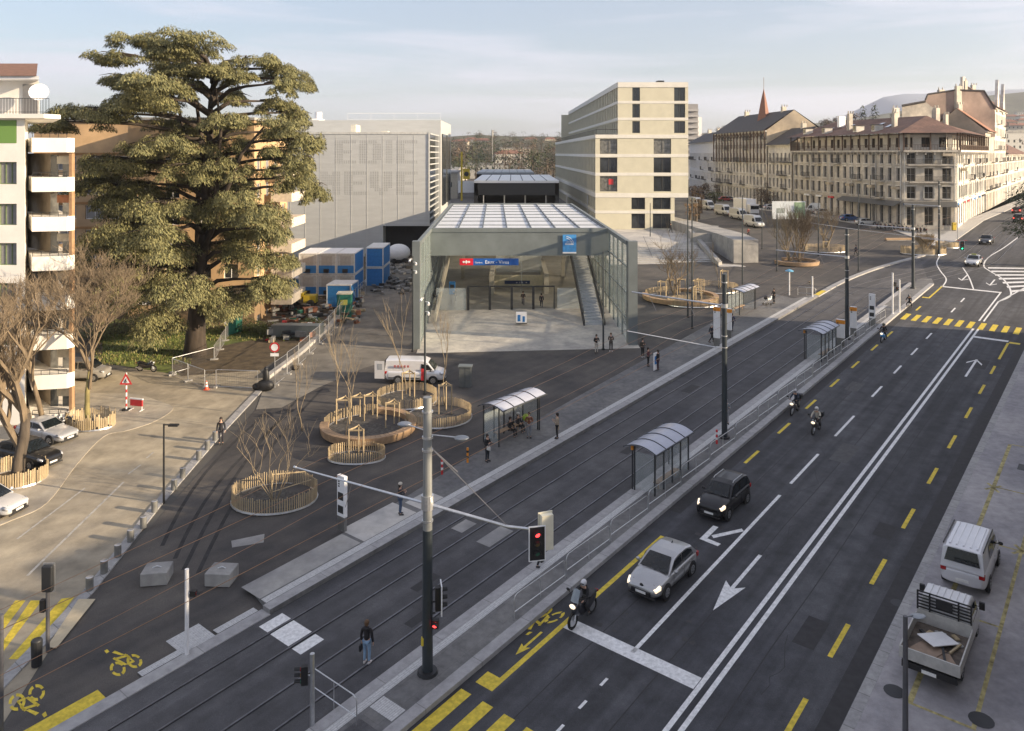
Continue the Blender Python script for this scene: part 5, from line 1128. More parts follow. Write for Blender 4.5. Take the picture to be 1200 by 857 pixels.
# ---- small posts red/white and orange on the platform ----
for (px,py,c,lab) in((548,546,'orange paint','orange and black warning post at the platform edge'),(518,560,'red paint','short red and white post at the platform edge'),(840,524,'red paint','short red and white post on the island by the tall mast')):
    t=thing('warning_post',GP(px,py,.2),0,lab,'post'); m=M_red if c=='red paint' else mat('orange paint',(0,0,0))
    b=MB(); b.tube((0,0,0),(0,0,.95),.07,n=8); b.build('post',m,t); b=MB(); b.tube((0,0,.3),(0,0,.45),.074,n=8); b.tube((0,0,.65),(0,0,.8),.074,n=8); b.build('band',M_whitep if m==M_red else M_black,t)
# ---- small signal posts ----
def sigpost(px,py,top,label,rz=0,n=3,side=1,on=5,white=True,dz=0):
    p=GP(px,py,dz); hh=(py-top)*p.y/F; t=thing('signal_post',p,0,label,'traffic light')
    b=MB(); b.tube((0,0,0),(0,0,hh),.085,n=10); b.tube((0,0,0),(0,0,.04),.16,n=10); b.build('post',M_whitep if white else M_steel,t)
    b=MB(); b.tube((0,0,hh*.72),(.25*side,0,hh*.72),.03,n=6); b.build('bracket',M_steel,t)
    signal_head('signal_head',t,Vector((.28*side,0,hh*.72-.36*n*.5*.6)),rz,n,on,board=False,sc=.62)
    return t
sigpost(219,768,667,'white signal post with small lamp beside the two concrete blocks',R(80),1,1)
sigpost(366,857,766,'grey signal post with small dark signal at the bottom of the tram island',R(-80),3,-1,white=False)
sigpost(952,350,324,'white signal post at the far end of the left platform',R(-60),2,-1)
sigpost(1046,370,322,'white signal post with pedestrian lights on the island at the far crossing',R(180),2,1,dz=.2)
sigpost(1054,368,330,'second white signal post with lights at the far crossing',R(0),2,-1,dz=.2)
# hanging green signal at far street
t=thing('hanging_signal',px_at(1127,288,117),0,'green traffic light hanging over the far road before the corner house','traffic light')
signal_head('signal_head',t,Vector((0,0,-.6)),R(0),3,2,sc=1.1)
b=MB(); b.tube((0,0,.5),(-5.5,1,1.0),.04,n=6); b.tube((-2,0,.6),(0,0,.6),.03,n=5); b.build('gantry_arm',M_steel,t)
b=MB(); 
for x in(-.45,.5): b.lathe((x,0,.75),[(.0,0),(.32,.02),(.32,.06),(0,.08)],3)
b.build('warning_triangle',M_red,t)
t=thing('signal_post',GP(1122,283),0,'slim red and white signal post on the kerb below the hanging green light','post'); b=MB(); b.tube((0,0,0),(0,0,6.4),.07,n=6); b.build('post',M_steel,t)
# ---- dark sign post lower-left ----
p=GP(157,594+0); p=GP(56,764); t=thing('signal_post',p,0,'dark signal seen from behind on a grey post at the yellow crossing','traffic light'); hh=(764-664)*p.y/F
b=MB(); b.tube((0,0,0),(0,0,hh),.08,n=10); b.build('post',mat('grey lamp paint',(0,0,0)),t)
b=MB(); b.box(-.22,-.12,hh-1.05,.22,.1,hh+.05); b.build('signal_back',M_dark,t,bevel=.05); b=MB(); b.box(-.25,.08,hh-1.1,.25,.11,hh+.1); b.build('backing_rim',M_steel,t); b=MB(); b.box(-.3,-.1,hh-1.9,-.1,.1,hh-1.4); b.build('side_signal',M_black,t)
t=thing('waste_bin',GP(43,781),0,'dark slim waste bin beside the yellow crossing','bin'); b=MB(); b.tube((0,0,.06),(0,0,1.05),.2,.22,14); b.build('bin_body',M_dark,t); b=MB(); b.ell((0,0,1.05),(.22,.22,.1),14,6); b.build('bin_lid',M_dark,t,smooth=True); b=MB(); b.tube((0,0,0),(0,0,.06),.13,n=10); b.build('foot',M_dark,t)
t=thing('signal_post',(GP(1,870).x,GP(1,870).y,GP(1,870).z),0,'grey post cut off by the lower left corner','post'); b=MB(); b.tube((0,0,0),(0,0,4.6),.09,n=8); b.build('post',mat('grey lamp paint',(0,0,0)),t)
# ---- bollards ----
bo=thing('bollard',(0,0,0)); b=MB(); b.tube((0,0,0),(0,0,.62),.17,n=16); b.build('bollard_shaft',mat('dull metal bollard',(.20,.20,.19),.5,.3),bo); b=MB(); b.ell((0,0,.62),(.17,.17,.03),16,6); b.build('bollard_cap',M_steel,bo)
first=True; nb_=0
for px,py in((105,693),(122,673),(138,654),(153,636),(168,620),(181,601),(204,575),(214,561),(233,540),(243,528),(252,517)):
    t=bo if first else dup(bo); first=False; t.location=GP(px,py,.07); nb_+=1; nb_-=1; tag(t,ORD[nb_]+' short round bollard along the pale kerb, counted from the yellow crossing','bollard','bollards along the pale kerb'); nb_+=1
# ---- two concrete blocks ----
for px,py,rz,lab in((184,678,8,'left one of two low concrete blocks on the plaza'),(260,679,-4,'right one of two low concrete blocks, beside the white signal post')):
    t=thing('concrete_block',GP(px,py+2),R(rz),lab,'concrete block'); b=MB(); b.box(-.62,-.55,0,.62,.55,.62); b.build('block',M_conc,t,bevel=.04); b=MB(); b.tube((-.2,0,.62),(0,0,.70),.03,n=5); b.tube((.2,0,.62),(0,0,.70),.03,n=5); b.build('lifting_eye',M_steel,t)
# ---- signs left ----
p=GP(322,455); t=thing('road_sign',p,0,'round red and white no entry for vehicles sign at the yard fence','sign'); hh=(455-407)*p.y/F
b=MB(); b.tube((0,0,0),(0,0,hh+.3),.04,n=8); b.build('post',M_steel,t)
def disc(m,r,z,y,par,n=24,name='disc'):
    b=MB(); b.tube((0,y,z),(0,y-.02,z),r,n=n); return b.build(name,m,par)
disc(M_red,.42,hh,-.05,t,name='red_ring'); disc(M_whitep,.29,hh,-.075,t,name='white_disc'); b=MB(); b.box(-.35,-.08,hh-.75,.35,-.05,hh-.5); b.build('sub_plate',M_whitep,t)
p=GP(148,481); t=thing('road_sign',p,0,'triangular red and white works warning sign on a striped post','sign'); hh=(481-437)*p.y/F
b=MB(); b.tube((0,0,0),(0,0,hh),.06,n=8); b.build('post',M_whitep,t); b=MB(); [b.tube((0,0,z),(0,0,z+.25),.064,n=8) for z in(.3,.85,1.4,1.95)]; b.build('red_band',M_red,t)
b=MB(); b.add([(-.5,-.08,hh-.9),(.5,-.08,hh-.9),(0,-.08,hh)],[(0,1,2)]); b.add([(-.5,-.06,hh-.9),(.5,-.06,hh-.9),(0,-.06,hh)],[(2,1,0)]); b.build('red_triangle',M_red,t)
b=MB(); b.add([(-.30,-.09,hh-.78),(.30,-.09,hh-.78),(0,-.09,hh-.25)],[(0,1,2)]); b.build('white_triangle',M_whitep,t)
b=MB(); b.ell((.03,-.1,hh-.46),(.04,.01,.04)); b.tube((.02,-.1,hh-.5),(-.06,-.1,hh-.62),.035,n=5); b.tube((-.06,-.1,hh-.62),(-.1,-.1,hh-.75),.022,n=5); b.tube((-.06,-.1,hh-.62),(.02,-.1,hh-.75),.022,n=5); b.tube((.0,-.1,hh-.54),(.12,-.1,hh-.72),.015,n=5); b.build('digging_figure',M_black,t)
b=MB(); b.lathe((0,0,0),[(.35,0),(.35,.1),(.1,.12)],8); b.build('foot',M_dark,t)
t=thing('barrier',GP(160,481),R(-15),'red and white plastic road barrier beside the works sign','barrier'); b=MB(); b.box(-.55,-.05,.35,.55,.05,.85); b.build('red_panel',M_red,t); b=MB(); b.box(-.6,-.06,.85,.6,.06,.95); b.tube((-.5,0,0),(-.5,0,.9),.03,n=5); b.tube((.5,0,0),(.5,0,.9),.03,n=5); b.box(-.55,-.3,0,-.45,.3,.06); b.box(.45,-.3,0,.55,.3,.06); b.build('frame',M_whitep,t)
def cone(px,py,label):
    t=thing('traffic_cone',GP(px,py,.02),0,label,'cone'); b=MB(); b.box(-.2,-.2,0,.2,.2,.04); b.lathe((0,0,.04),[(.16,0),(.03,.7)],12); b.build('cone_body',mat('orange red plastic',(.75,.10,.04),.5),t); b=MB(); b.lathe((0,0,.04),[(.125,.22),(.095,.38)],12); b.lathe((0,0,.04),[(.083,.48),(.06,.6)],12); b.build('white_band',M_whitep,t)
cone(242,457,'red and white traffic cone at the yard fence corner')
t=thing('litter_box',GP(63,462,.04),0,'small red box on the pavement behind the grey people carrier','box'); b=MB(); b.cbox((0,0,.55),(.5,.4,1.1)); b.build('box_body',M_red,t,bevel=.03); b=MB(); b.cbox((0,-.21,.85),(.3,.02,.12)); b.build('slot',M_black,t)
# black covered object at sign + blob by fence
t=thing('covered_heap',GP(311,458),0,'black wrapped heap beside the no entry sign','covered heap'); rg=random.Random(5); b=MB(); b.ell((0,0,.45),(.75,.45,.5),12,8); b.ell((.05,0,1.15),(.28,.24,.75),10,8); b.ell((-.75,.1,.3),(.4,.3,.3),10,6); b.build('tarpaulin',M_black,t,smooth=True); b=MB(); b.ell((.05,0,1.8),(.18,.16,.2),8,6); b.build('top_knob',M_dark,t,smooth=True)
t=thing('sand_bag',GP(345,434),0,'black sand bag lying at the fence foot','bag'); b=MB(); b.ell((0,0,.22),(.42,.25,.24),10,6); b.build('sack',M_black,t,smooth=True); b=MB(); b.ell((.35,0,.35),(.1,.08,.1),6,5); b.build('sack_neck',M_black,t)
# grey cabinet on the plaza
t=thing('utility_cabinet',GP(545.5,453),R(-4),'dark grey utility cabinet on the plaza right of the white van','cabinet'); b=MB(); b.cbox((0,0,.85),(1.0,.7,1.7)); b.build('cabinet_body',mat('cabinet grey',(.10,.11,.11),.6),t,bevel=.02); b=MB(); b.cbox((0,0,1.73),(1.15,.85,.08)); b.build('cabinet_lid',M_grey,t); b=MB(); b.box(-.01,-.36,.1,.01,-.35,1.6); b.build('door_gap',M_black,t)
# ---- ring planters ----
def stave_ring(par,cx,cy,rx,ry,hh=.95,n=None,a0=0,a1=360,jit=.06,name='stave_fence',w_=.05,seed=1):
    b=MB(); rg=random.Random(seed); per=2*math.pi*math.sqrt((rx*rx+ry*ry)/2)*(a1-a0)/360; n=n or int(per/.13)
    for i in range(n):
        a=R(a0+(a1-a0)*i/n); x=cx+rx*math.cos(a); y=cy+ry*math.sin(a)
        b.cbox((x,y,hh/2+rg.uniform(-jit,jit)/2),(.03,w_*rg.uniform(.7,1.2),hh+rg.uniform(-jit,jit)),a)
    o=b.build(name,M_wood,par)
    b=MB()
    for z in(.25*hh,.8*hh): b.path([(cx+rx*math.cos(R(a0+(a1-a0)*i/40)),cy+ry*math.sin(R(a0+(a1-a0)*i/40)),z) for i in range(41)],.008,4)
    b.build('fence_wire',M_cable,par); return o
def soil(par,cx,cy,rx,ry,z=.05,m=None):
    b=MB(); b.tube((cx,cy,0),(cx,cy,z),1,n=28); 
    b.v=[(cx+(x-cx)*rx,cy+(y-cy)*ry,zz) for x,y,zz in b.v]; b.build('soil_bed',m or M_soil,par)
    b=MB(); pts=[(cx+(rx+.12)*math.cos(R(a)),cy+(ry+.12)*math.sin(R(a)),.04) for a in range(0,361,12)]; b.path(pts,.07,4); b.build('edging',M_steel,par)
def stake_frame(par,x,y,hh=1.9,s_=.75,rz=0):
    b=MB(); c=[(x+s_*.75*math.cos(R(a)+rz),y+s_*.75*math.sin(R(a)+rz)) for a in(90,210,330)]
    for q in c: b.tube((q[0],q[1],0),(q[0],q[1],hh),.045,n=7)
    for i in range(3): a,e=c[i],c[(i+1)%3]; b.cbox(((a[0]+e[0])/2,(a[1]+e[1])/2,hh-.1),(math.dist(a,e)+.1,.04,.1),math.atan2(e[1]-a[1],e[0]-a[0]))
    b.build('stake_frame',M_wood,par)
def ringbench(par,cx,cy,r0,r1,a0,a1,z0=.0,z1=.52):
    b=MB(); n=48
    rings=[]
    for i in range(n+1):
        a=R(a0+(a1-a0)*i/n); c,s_=math.cos(a),math.sin(a)
        rings.append([(cx+r0*c,cy+r0*s_,z1),(cx+(r0+.06)*c,cy+(r0+.06)*s_,z0),(cx+(r1-.08)*c,cy+(r1-.08)*s_,z0),(cx+r1*c,cy+r1*s_,z1-.05),(cx+r1*c,cy+r1*s_,z1)])
    b.loft(rings); b.build('ring_bench',M_wood2,par)
    b=MB(); k=int(abs(a1-a0)/6)
    for i in range(k): a=R(a0+(a1-a0)*(i+.5)/k); b.cbox((cx+(r0+r1)/2*math.cos(a),cy+(r0+r1)/2*math.sin(a),z1),(r1-r0,.012,.012),a)
    b.build('bench_joint',mat('dark wood joint',(.10,.06,.03),.8),par)
def ppx(px,py): return Vector(GP(px,py))
pl1=thing('tree_planter',GP(322,585),0,'single oval tree bed with stave fence on the near plaza','planter')
soil(pl1,0,0,2.35,1.95); stave_ring(pl1,0,0,2.45,2.05,.85,jit=.12); 
b=MB(); b.tube((-.2,.1,0),(-.2,.1,1.5),.05,n=6); b.tube((-.2,.1,1.4),(1.6,.8,1.3),.04,n=6); b.tube((0,-.4,.6),(2.0,.6,.9),.03,n=5); b.build('stake',M_wood,pl1)
pl2=thing('tree_planter',GP(432,503),0,'round wooden bench bed with stave edge and timber stakes','planter')
soil(pl2,0,0,2.95,3.0); ringbench(pl2,0,0,2.85,3.45,178,448); stave_ring(pl2,0,0,3.2,3.2,.8,a0=88,a1=182)
for x,y in((-2.05,1.2),(-1.1,1.9),(1.7,.4),(-.2,2.2)): stake_frame(pl2,x,y)
pl3=thing('tree_planter',GP(418,537),0,'small oval stave fenced bed in front of the round bench','planter'); soil(pl3,0,0,1.75,1.0); stave_ring(pl3,0,0,1.85,1.1,.72); stake_frame(pl3,0,.1,2.0)
pl4=thing('tree_planter',GP(477,469),0,'oval stave fenced bed beside the white van','planter'); soil(pl4,0,0,2.25,2.3); stave_ring(pl4,0,0,2.35,2.4,.75); stake_frame(pl4,.1,.3,2.2)
pl5=thing('tree_planter',GP(514,489),0,'right hand oval stave fenced bed behind the lamp arm','planter'); soil(pl5,0,0,2.35,2.4); stave_ring(pl5,0,0,2.45,2.5,.75,a0=-160,a1=135); stake_frame(pl5,.45,.8,2.3)
f1=thing('tree_planter',GP(797,350),0,'far round bench bed with stake frames before the broad steps','planter'); soil(f1,0,0,4.2,3.6); ringbench(f1,0,0,4.0,4.6,-200,80); stave_ring(f1,0,0,4.3,4.3,.8,a0=80,a1=160)
for x,y in((-2.2,.5),(-.9,1.9),(2.2,1.2),(.6,2.4),(2.9,2.2)): stake_frame(f1,x,y,2.1)
f2=thing('tree_planter',GP(812,357),0,'far stave fenced oval bed in front of the far bench bed','planter'); soil(f2,0,0,2.9,1.9); stave_ring(f2,0,0,3.0,2.0,.8); stake_frame(f2,.6,.5,2.1)
f3=thing('tree_planter',GP(836,340),0,'far dark bed with single tall stake frame beyond the second shelter','planter'); soil(f3,0,0,3.0,2.6); stave_ring(f3,0,0,3.1,2.7,.8,a0=-60,a1=120); stake_frame(f3,1.6,1.1,2.4)
f4=thing('tree_planter',GP(933,309),0,'ring bench bed under the large bare shrub','planter'); soil(f4,0,0,2.9,3.0); ringbench(f4,0,0,2.8,3.3,-180,110)
f5=thing('tree_planter',GP(967,294),0,'stave fenced bed with a small bare tree right of the ring bench','planter'); soil(f5,0,0,3.2,2.6); stave_ring(f5,0,0,3.3,2.7,.9); stake_frame(f5,0,0,1.6)
f6=thing('tree_planter',GP(1082,297),0,'far stave fenced bed before the corner house','planter'); soil(f6,0,0,3.3,2.4); stave_ring(f6,0,0,3.4,2.5,1.0,w_=.10,jit=.2)
f7=thing('tree_planter',GP(1110,290),0,'smaller stave fenced bed close to the far tram kerb','planter'); soil(f7,0,0,1.7,1.2); stave_ring(f7,0,0,1.8,1.3,.9,w_=.10,jit=.2)
f8=thing('curved_bench',GP(1054,282),R(5),'long low wooden bench on the far plaza','bench'); b=MB(); b.box(-2.6,-.3,.1,2.6,.3,.45); b.build('seat',M_wood2,f8,bevel=.05); b=MB(); b.box(-2.4,-.25,0,2.4,.25,.1); b.build('plinth',M_conc,f8)
# stave rings at left street
l1=thing('tree_guard',GP(106,500,.04),0,'uneven stave fence round the thin street tree','tree guard'); soil(l1,0,0,1.6,1.1,.05,M_mud); stave_ring(l1,0,0,1.75,1.2,.95,jit=.35,w_=.09)
l2=thing('tree_guard',GP(18,563,.04),0,'low stave fence round the thick street tree at the left edge','tree guard'); soil(l2,0,0,1.7,1.5,.05,M_mud); stave_ring(l2,0,0,1.85,1.6,.95,jit=.15,w_=.09)
# ---- mesh fences of the yard ----
FN_={}
def fence_n(l): FN_[l]=FN_.get(l,-1)+1; return FN_[l]
def fence_run(pts,label,hh=2.0,group='mesh fence panels of the yard',dz=0.0,step=3.2):
    for i in range(len(pts)-1):
        a=GP(*pts[i],dz); e=GP(*pts[i+1],dz); L_=(e-a).length; n=max(1,round(L_/step))
        for k in range(n):
            p=a+(e-a)*(k/n); q=a+(e-a)*((k+1)/n); d=q-p; l_=d.length-.08
            t=thing('fence_panel',p,math.atan2(d.y,d.x),ORD[fence_n(label)]+' '+label,'fence',group)
            b=MB(); b.path([(0,0,.08),(0,0,hh),(l_,0,hh),(l_,0,.08),(0,0,.08)],.028,5); b.build('frame',M_steel,t)
            b=MB(); m=int(l_/.16)
            for j in range(1,m): b.tube((j*.16,0,.1),(j*.16,0,hh),.006,n=3,cap=False)
            for j in range(1,6): b.tube((0,0,j*hh/6),(l_,0,j*hh/6),.006,n=3,cap=False)
            b.build('wire_mesh',M_cable,t)
            b=MB(); b.cbox((0,0,.07),(.24,.7,.14)); b.build('foot',M_conc,t)
fence_run([(202,440),(240,455),(254,454),(303,455)],'grey mesh fence panel round the bare earth below the cedar',1.5)
fence_run([(322,452),(350,428),(385,393),(404,370),(428,345)],'grey mesh fence panel on the kerb between yard and access road',2.0)
fence_run([(202,438),(251,422),(270,390)],'low mesh fence panel beside the cedar trunk',1.4)
# ---- containers ----
def cabin(x,y,z,w_,d_,hh,rz,label,body,frame,group=None,win=True,lower=None):
    t=thing('site_container',(x,y,z),rz,label,'container',group)
    b=MB(); b.box(.06,.06,.06,w_-.06,d_-.06,hh-.06); b.build('body',body,t)
    if lower: b=MB(); b.box(.05,.045,.1,w_-.05,.059,hh*.42); b.box(w_-.059,.05,.1,w_-.045,d_-.05,hh-.1); b.build('blue_cladding',lower,t)
    b=MB()
    for X in(0,w_-.14):
        for Y in(0,d_-.14): b.box(X,Y,.002,X+.14,Y+.14,hh-.002)
    for Z_ in(0,hh-.14): b.box(.14,0,Z_,w_-.14,.12,Z_+.14); b.box(.14,d_-.12,Z_,w_-.14,d_,Z_+.14); b.box(0,.14,Z_,.12,d_-.14,Z_+.14); b.box(w_-.12,.14,Z_,w_,d_-.14,Z_+.14)
    b.build('corner_frame',frame,t)
    b=MB(); b.box(.1,.1,hh-.06,w_-.1,d_-.1,hh-.02); b.build('roof',M_whitep if win else frame,t)
    if win: 
        b=MB(); b.box(.5,.02,hh*.45,w_-.5,.05,hh-.35); b.build('shutter',mat('roller shutter',(.42,.40,.37),.6,var=.1),t)
        b=MB(); b.box(w_*.35,-.3,.25,w_*.62,.03,.7); b.build('ac_unit',M_dark,t)
    return t
Yc=101; kc=Yc/F; M_cb=mat('cabin blue',(.03,.20,.50),.5,var=.1); M_cf=mat('cabin frame white',(.66,.66,.64),.5)
zb=h(-25,Yc)
for lvl in(0,1):
    for i in range(3):
        x0=(350-CX)*kc+i*2.42
        cabin(x0,Yc,zb+.1+lvl*2.75,2.38,6,2.7,0,['ground level','upper level'][lvl]+' white and blue site cabin, '+['left','middle','right'][i]+' one of its row',mat('cabin grey',(.52,.52,.50),.6),M_cf,'stacked site cabins',True,M_cb)
cabin((420-CX)*kc*1.0-.2,Yc+6.2,zb+.1,2.4,6,2.7,0,'ground level blue site cabin set behind the stacked row',M_cb,M_cf,None,False); cabin((420-CX)*kc-.2,Yc+6.2,zb+2.85,2.4,6,2.7,0,'upper level blue site cabin set behind the stacked row',M_cb,M_cf,None,False)
M_corr=mat('corrugated blue',(.03,.22,.50),.5,var=.2,scale=6,stretch=(3,.1,.1))
p=GP(398,362); cabin(p.x-1.6,p.y,p.z,3.0,3.6,2.9,R(-3),'blue storage container with white frame and scrap on its roof',M_cb,M_cf,None,False)
p=GP(337,346); cabin(p.x-.6,p.y,p.z,3.9,2.3,2.2,0,'low corrugated blue container next to the orange block',M_corr,M_cf,None,False)
p=GP(403,372); t=thing('skip_container',p,R(5),'narrow green container with pale lid at the yard kerb','container'); b=MB(); b.box(-.8,0,.0,.8,1.6,2.6); b.build('body',mat('container green',(.02,.17,.12),.6),t,bevel=.03); b=MB(); b.box(-.85,-.05,2.6,.85,1.7,2.72); b.build('lid',mat('yellowish lid',(.6,.58,.45),.6),t); b=MB(); b.box(-.4,-.02,1.4,.4,-.005,2.0); b.build('label_plate',mat('dull yellow',(.45,.45,.1),.6),t)
p=GP(352,360); t=thing('dumper_truck',p,0,'yellow site dumper between the blue containers','dumper'); b=MB(); b.loft([[(-1.6,-.8,1.0),(-1.6,.8,1.0),(-1.8,.9,1.9),(-1.8,-.9,1.9)],[(.2,-.8,1.0),(.2,.8,1.0),(.6,.9,1.8),(.6,-.9,1.8)]]); b.build('skip',mat('machine yellow',(.58,.42,.03),.5),t); b=MB(); b.box(.5,-.6,.6,2.0,.6,1.5); b.build('engine',mat('machine yellow',(0,0,0)),t); b=MB(); [b.tube((x,-.9,.5),(x,.9,.5),.5,n=12) for x in(-1,1.4)]; b.build('wheel',M_rub,t)
for (px,py,w_,d_,hh,m,lab) in((349,402-8,5.2,1.2,1.2,M_grey,'long low grey trough at the edge of the yard'),(342,344+8,1.5,1.2,1.4,M_whitep,'white crate beside the yellow dumper')):
    t=thing('site_crate',GP(px,py),R(-2),lab,'crate'); b=MB(); b.cbox((0,0,hh/2),(w_,d_,hh)); b.build('box_body',m,t,bevel=.03); b=MB(); b.cbox((0,0,hh),(w_+.1,d_+.1,.08)); b.build('rim',m,t)
# heaps of material: uncountable rubble
rg=random.Random(9); b=MB(); ms=[mat('scrap rust',(.22,.09,.05),.8),mat('scrap grey',(.25,.25,.24),.7),M_wood,M_whitep,mat('scrap green',(.03,.16,.10),.6),M_red,M_dark,M_blue]
for k in range(260):
    px=rg.uniform(316,425); py=rg.uniform(352,402)+ (0 if px<380 else -22); p=GP(px,py); z=p.z+rg.uniform(0,.9)
    if px<372: b.cbox((p.x,p.y,z),(rg.uniform(.2,1.6),rg.uniform(.1,.7),rg.uniform(.08,.6)),rg.uniform(0,3),k=rg.choice([0,0,1,1,1,1,2,2,3,6,6,6,0,1,4,5]))
    else: b.cbox((p.x,p.y,z*1.0-.2),(rg.uniform(.2,.9),rg.uniform(.1,.6),rg.uniform(.08,.4)),rg.uniform(0,3),k=rg.choice([0,1,1,2,6]))
tag(b.build('building_rubble',ms),'heap of mixed building rubble and timber in the yard','rubble',None,'stuff')
rg=random.Random(10); b=MB()
for k in range(160):
    px=rg.uniform(435,485); py=rg.uniform(300,345); p=GP(px,py); b.cbox((p.x,p.y,p.z+rg.uniform(0,.3)),(rg.uniform(.2,1.1),rg.uniform(.1,.7),rg.uniform(.08,.4)),rg.uniform(0,3),k=rg.choice([0,1,1,2,3]))
tag(b.build('loose_debris',[M_conc,mat('scrap grey',(0,0,0)),M_soil,M_dark]),'scattered debris by the tank near the theatre','debris',None,'stuff')
t=thing('water_tank',GP(467,308),R(15),'white round tank trailer in front of the theatre recess','tank'); b=MB(); b.ell((0,0,1.6),(1.9,1.5,1.4),14,10); b.build('tank_body',M_whitep,t,smooth=True); b=MB(); b.box(-1.4,-1,.3,1.4,1,.6); b.build('chassis',M_dark,t); b=MB(); [b.tube((x,-1.05,.4),(x,1.05,.4),.4,n=12) for x in(-.8,.8)]; b.build('wheel',M_rub,t)
t=thing('timber_crate',GP(438,306),0,'brown timber crate by the theatre wall','crate'); b=MB(); b.box(-1.2,-1,0,1.2,1,1.3); b.build('box_body',M_wood2,t); b=MB(); [b.box(x,-1.04,0,x+.1,-1.0,1.3) for x in(-1.2,-.4,.4,1.1)]; b.build('batten',M_wood,t)
# billboard
t=thing('billboard',(0,0,0),0,'large white billboard with pale green panel in front of the vans','billboard'); Yb_=155; kb_=Yb_/F
x0=(905-CX)*kb_; x1=(944-CX)*kb_; z0=H0-(257-HY)*kb_; z1=H0-(236-HY)*kb_; t.location=((x0+x1)/2,Yb_,z0-1.5)
b=MB(); b.box(x0,Yb_,z0,x1,Yb_+.2,z1); b.build('board',mat('board white',(.60,.64,.66),.6,var=.12,scale=.4),t,world=True); b=MB(); b.box(x0+(x1-x0)*.66,Yb_-.02,z0+.2,x1-.1,Yb_-.005,z1-.2); b.build('green_panel',mat('pale green print',(.25,.36,.22),.6,var=.2),t,world=True)
b=MB(); b.box(x0+.8,Yb_-.02,z0+1.2,x0+2.4,Yb_-.005,z0+2.2); b.box(x0+2.9,Yb_-.02,z0+.4,x0+4.0,Yb_-.005,z0+1.5); b.build('printed_picture',mat('faded print',(.30,.34,.32),.6,var=.3,scale=2),t,world=True)
b=MB(); [b.box(x,Yb_+.2,7.2,x+.15,Yb_+.4,z0+.5) for x in(x0+.6,(x0+x1)/2,x1-.8)]; b.build('post',M_dark,t,world=True)
t=thing('parking_sign',GP(925,346),0,'white pole topped by a small round blue sign on the far plaza','sign'); b=MB(); b.tube((0,0,0),(0,0,2.9),.08,n=8); b.build('post',M_whitep,t); b=MB(); b.lathe((0,0,2.9),[(.1,0),(.5,.05),(.5,.12),(.1,.3)],14); b.build('blue_cap',mat('light blue cap',(.12,.38,.60),.4),t)
t=thing('rail_signal_mast',(px_at(541,205,230).x,230,8),0,'yellow mast with round yellow sign beside the tracks beyond the hall','mast'); b=MB(); b.tube((0,0,0),(0,0,14.5),.3,n=6); b.build('post',mat('machine yellow',(0,0,0)),t); b=MB(); b.box(.4,-.2,6.5,2.4,0,9.5); b.build('yellow_board',mat('machine yellow',(0,0,0)),t); b=MB(); b.tube((1.4,-.3,8),(1.4,-.22,8),.7,n=14); b.build('dark_roundel',M_dark,t)
t=thing('lattice_mast',(px_at(577,205,420).x,420,8),0,'tall pale antenna mast beyond the railway','mast'); b=MB(); b.tube((0,0,0),(0,0,26),.28,.16,6); b.build('post',M_conc,t); b=MB(); b.tube((0,0,23),(0,0,26.5),.45,n=8); b.build('antenna',M_conc,t)
# ================= VEHICLES =================
def wheel(par,x,y,r,w_=.21,side=1):
    b=MB(); b.tube((x,y-w_/2,r),(x,y+w_/2,r),r,n=22); ty=b.build('tyre',M_rub,par,bevel=.025)
    b=MB(); ys=y+side*(w_/2+.005)
    b.tube((x,ys-.02*side,r),(x,ys,r),r*.64,n=18); 
    rim=b.build('rim',mat('wheel rim',(.36,.37,.38),.35,.7),ty)
    b=MB()
    for k in range(5):
        a=k*2*math.pi/5+.6; b.cbox((x+r*.36*math.cos(a),ys+side*.003,r+r*.36*math.sin(a)),(.05,.01,.05))
    b.build('rim_gap',M_black,ty)
    return ty
def quadpatch(b,P,inset=.07,off=.012):
    """inset quad P (4 pts, outward ccw) and push it out"""
    P=[Vector(p) for p in P]; c=sum(P,Vector())/4; n=(P[1]-P[0]).cross(P[3]-P[0]).normalized()
    Q=[]
    for p in P: d=(c-p); Q.append(p+d.normalized()*min(inset*1.41,d.length*.4)+n*off)
    b.add(Q,[(0,1,2,3)])
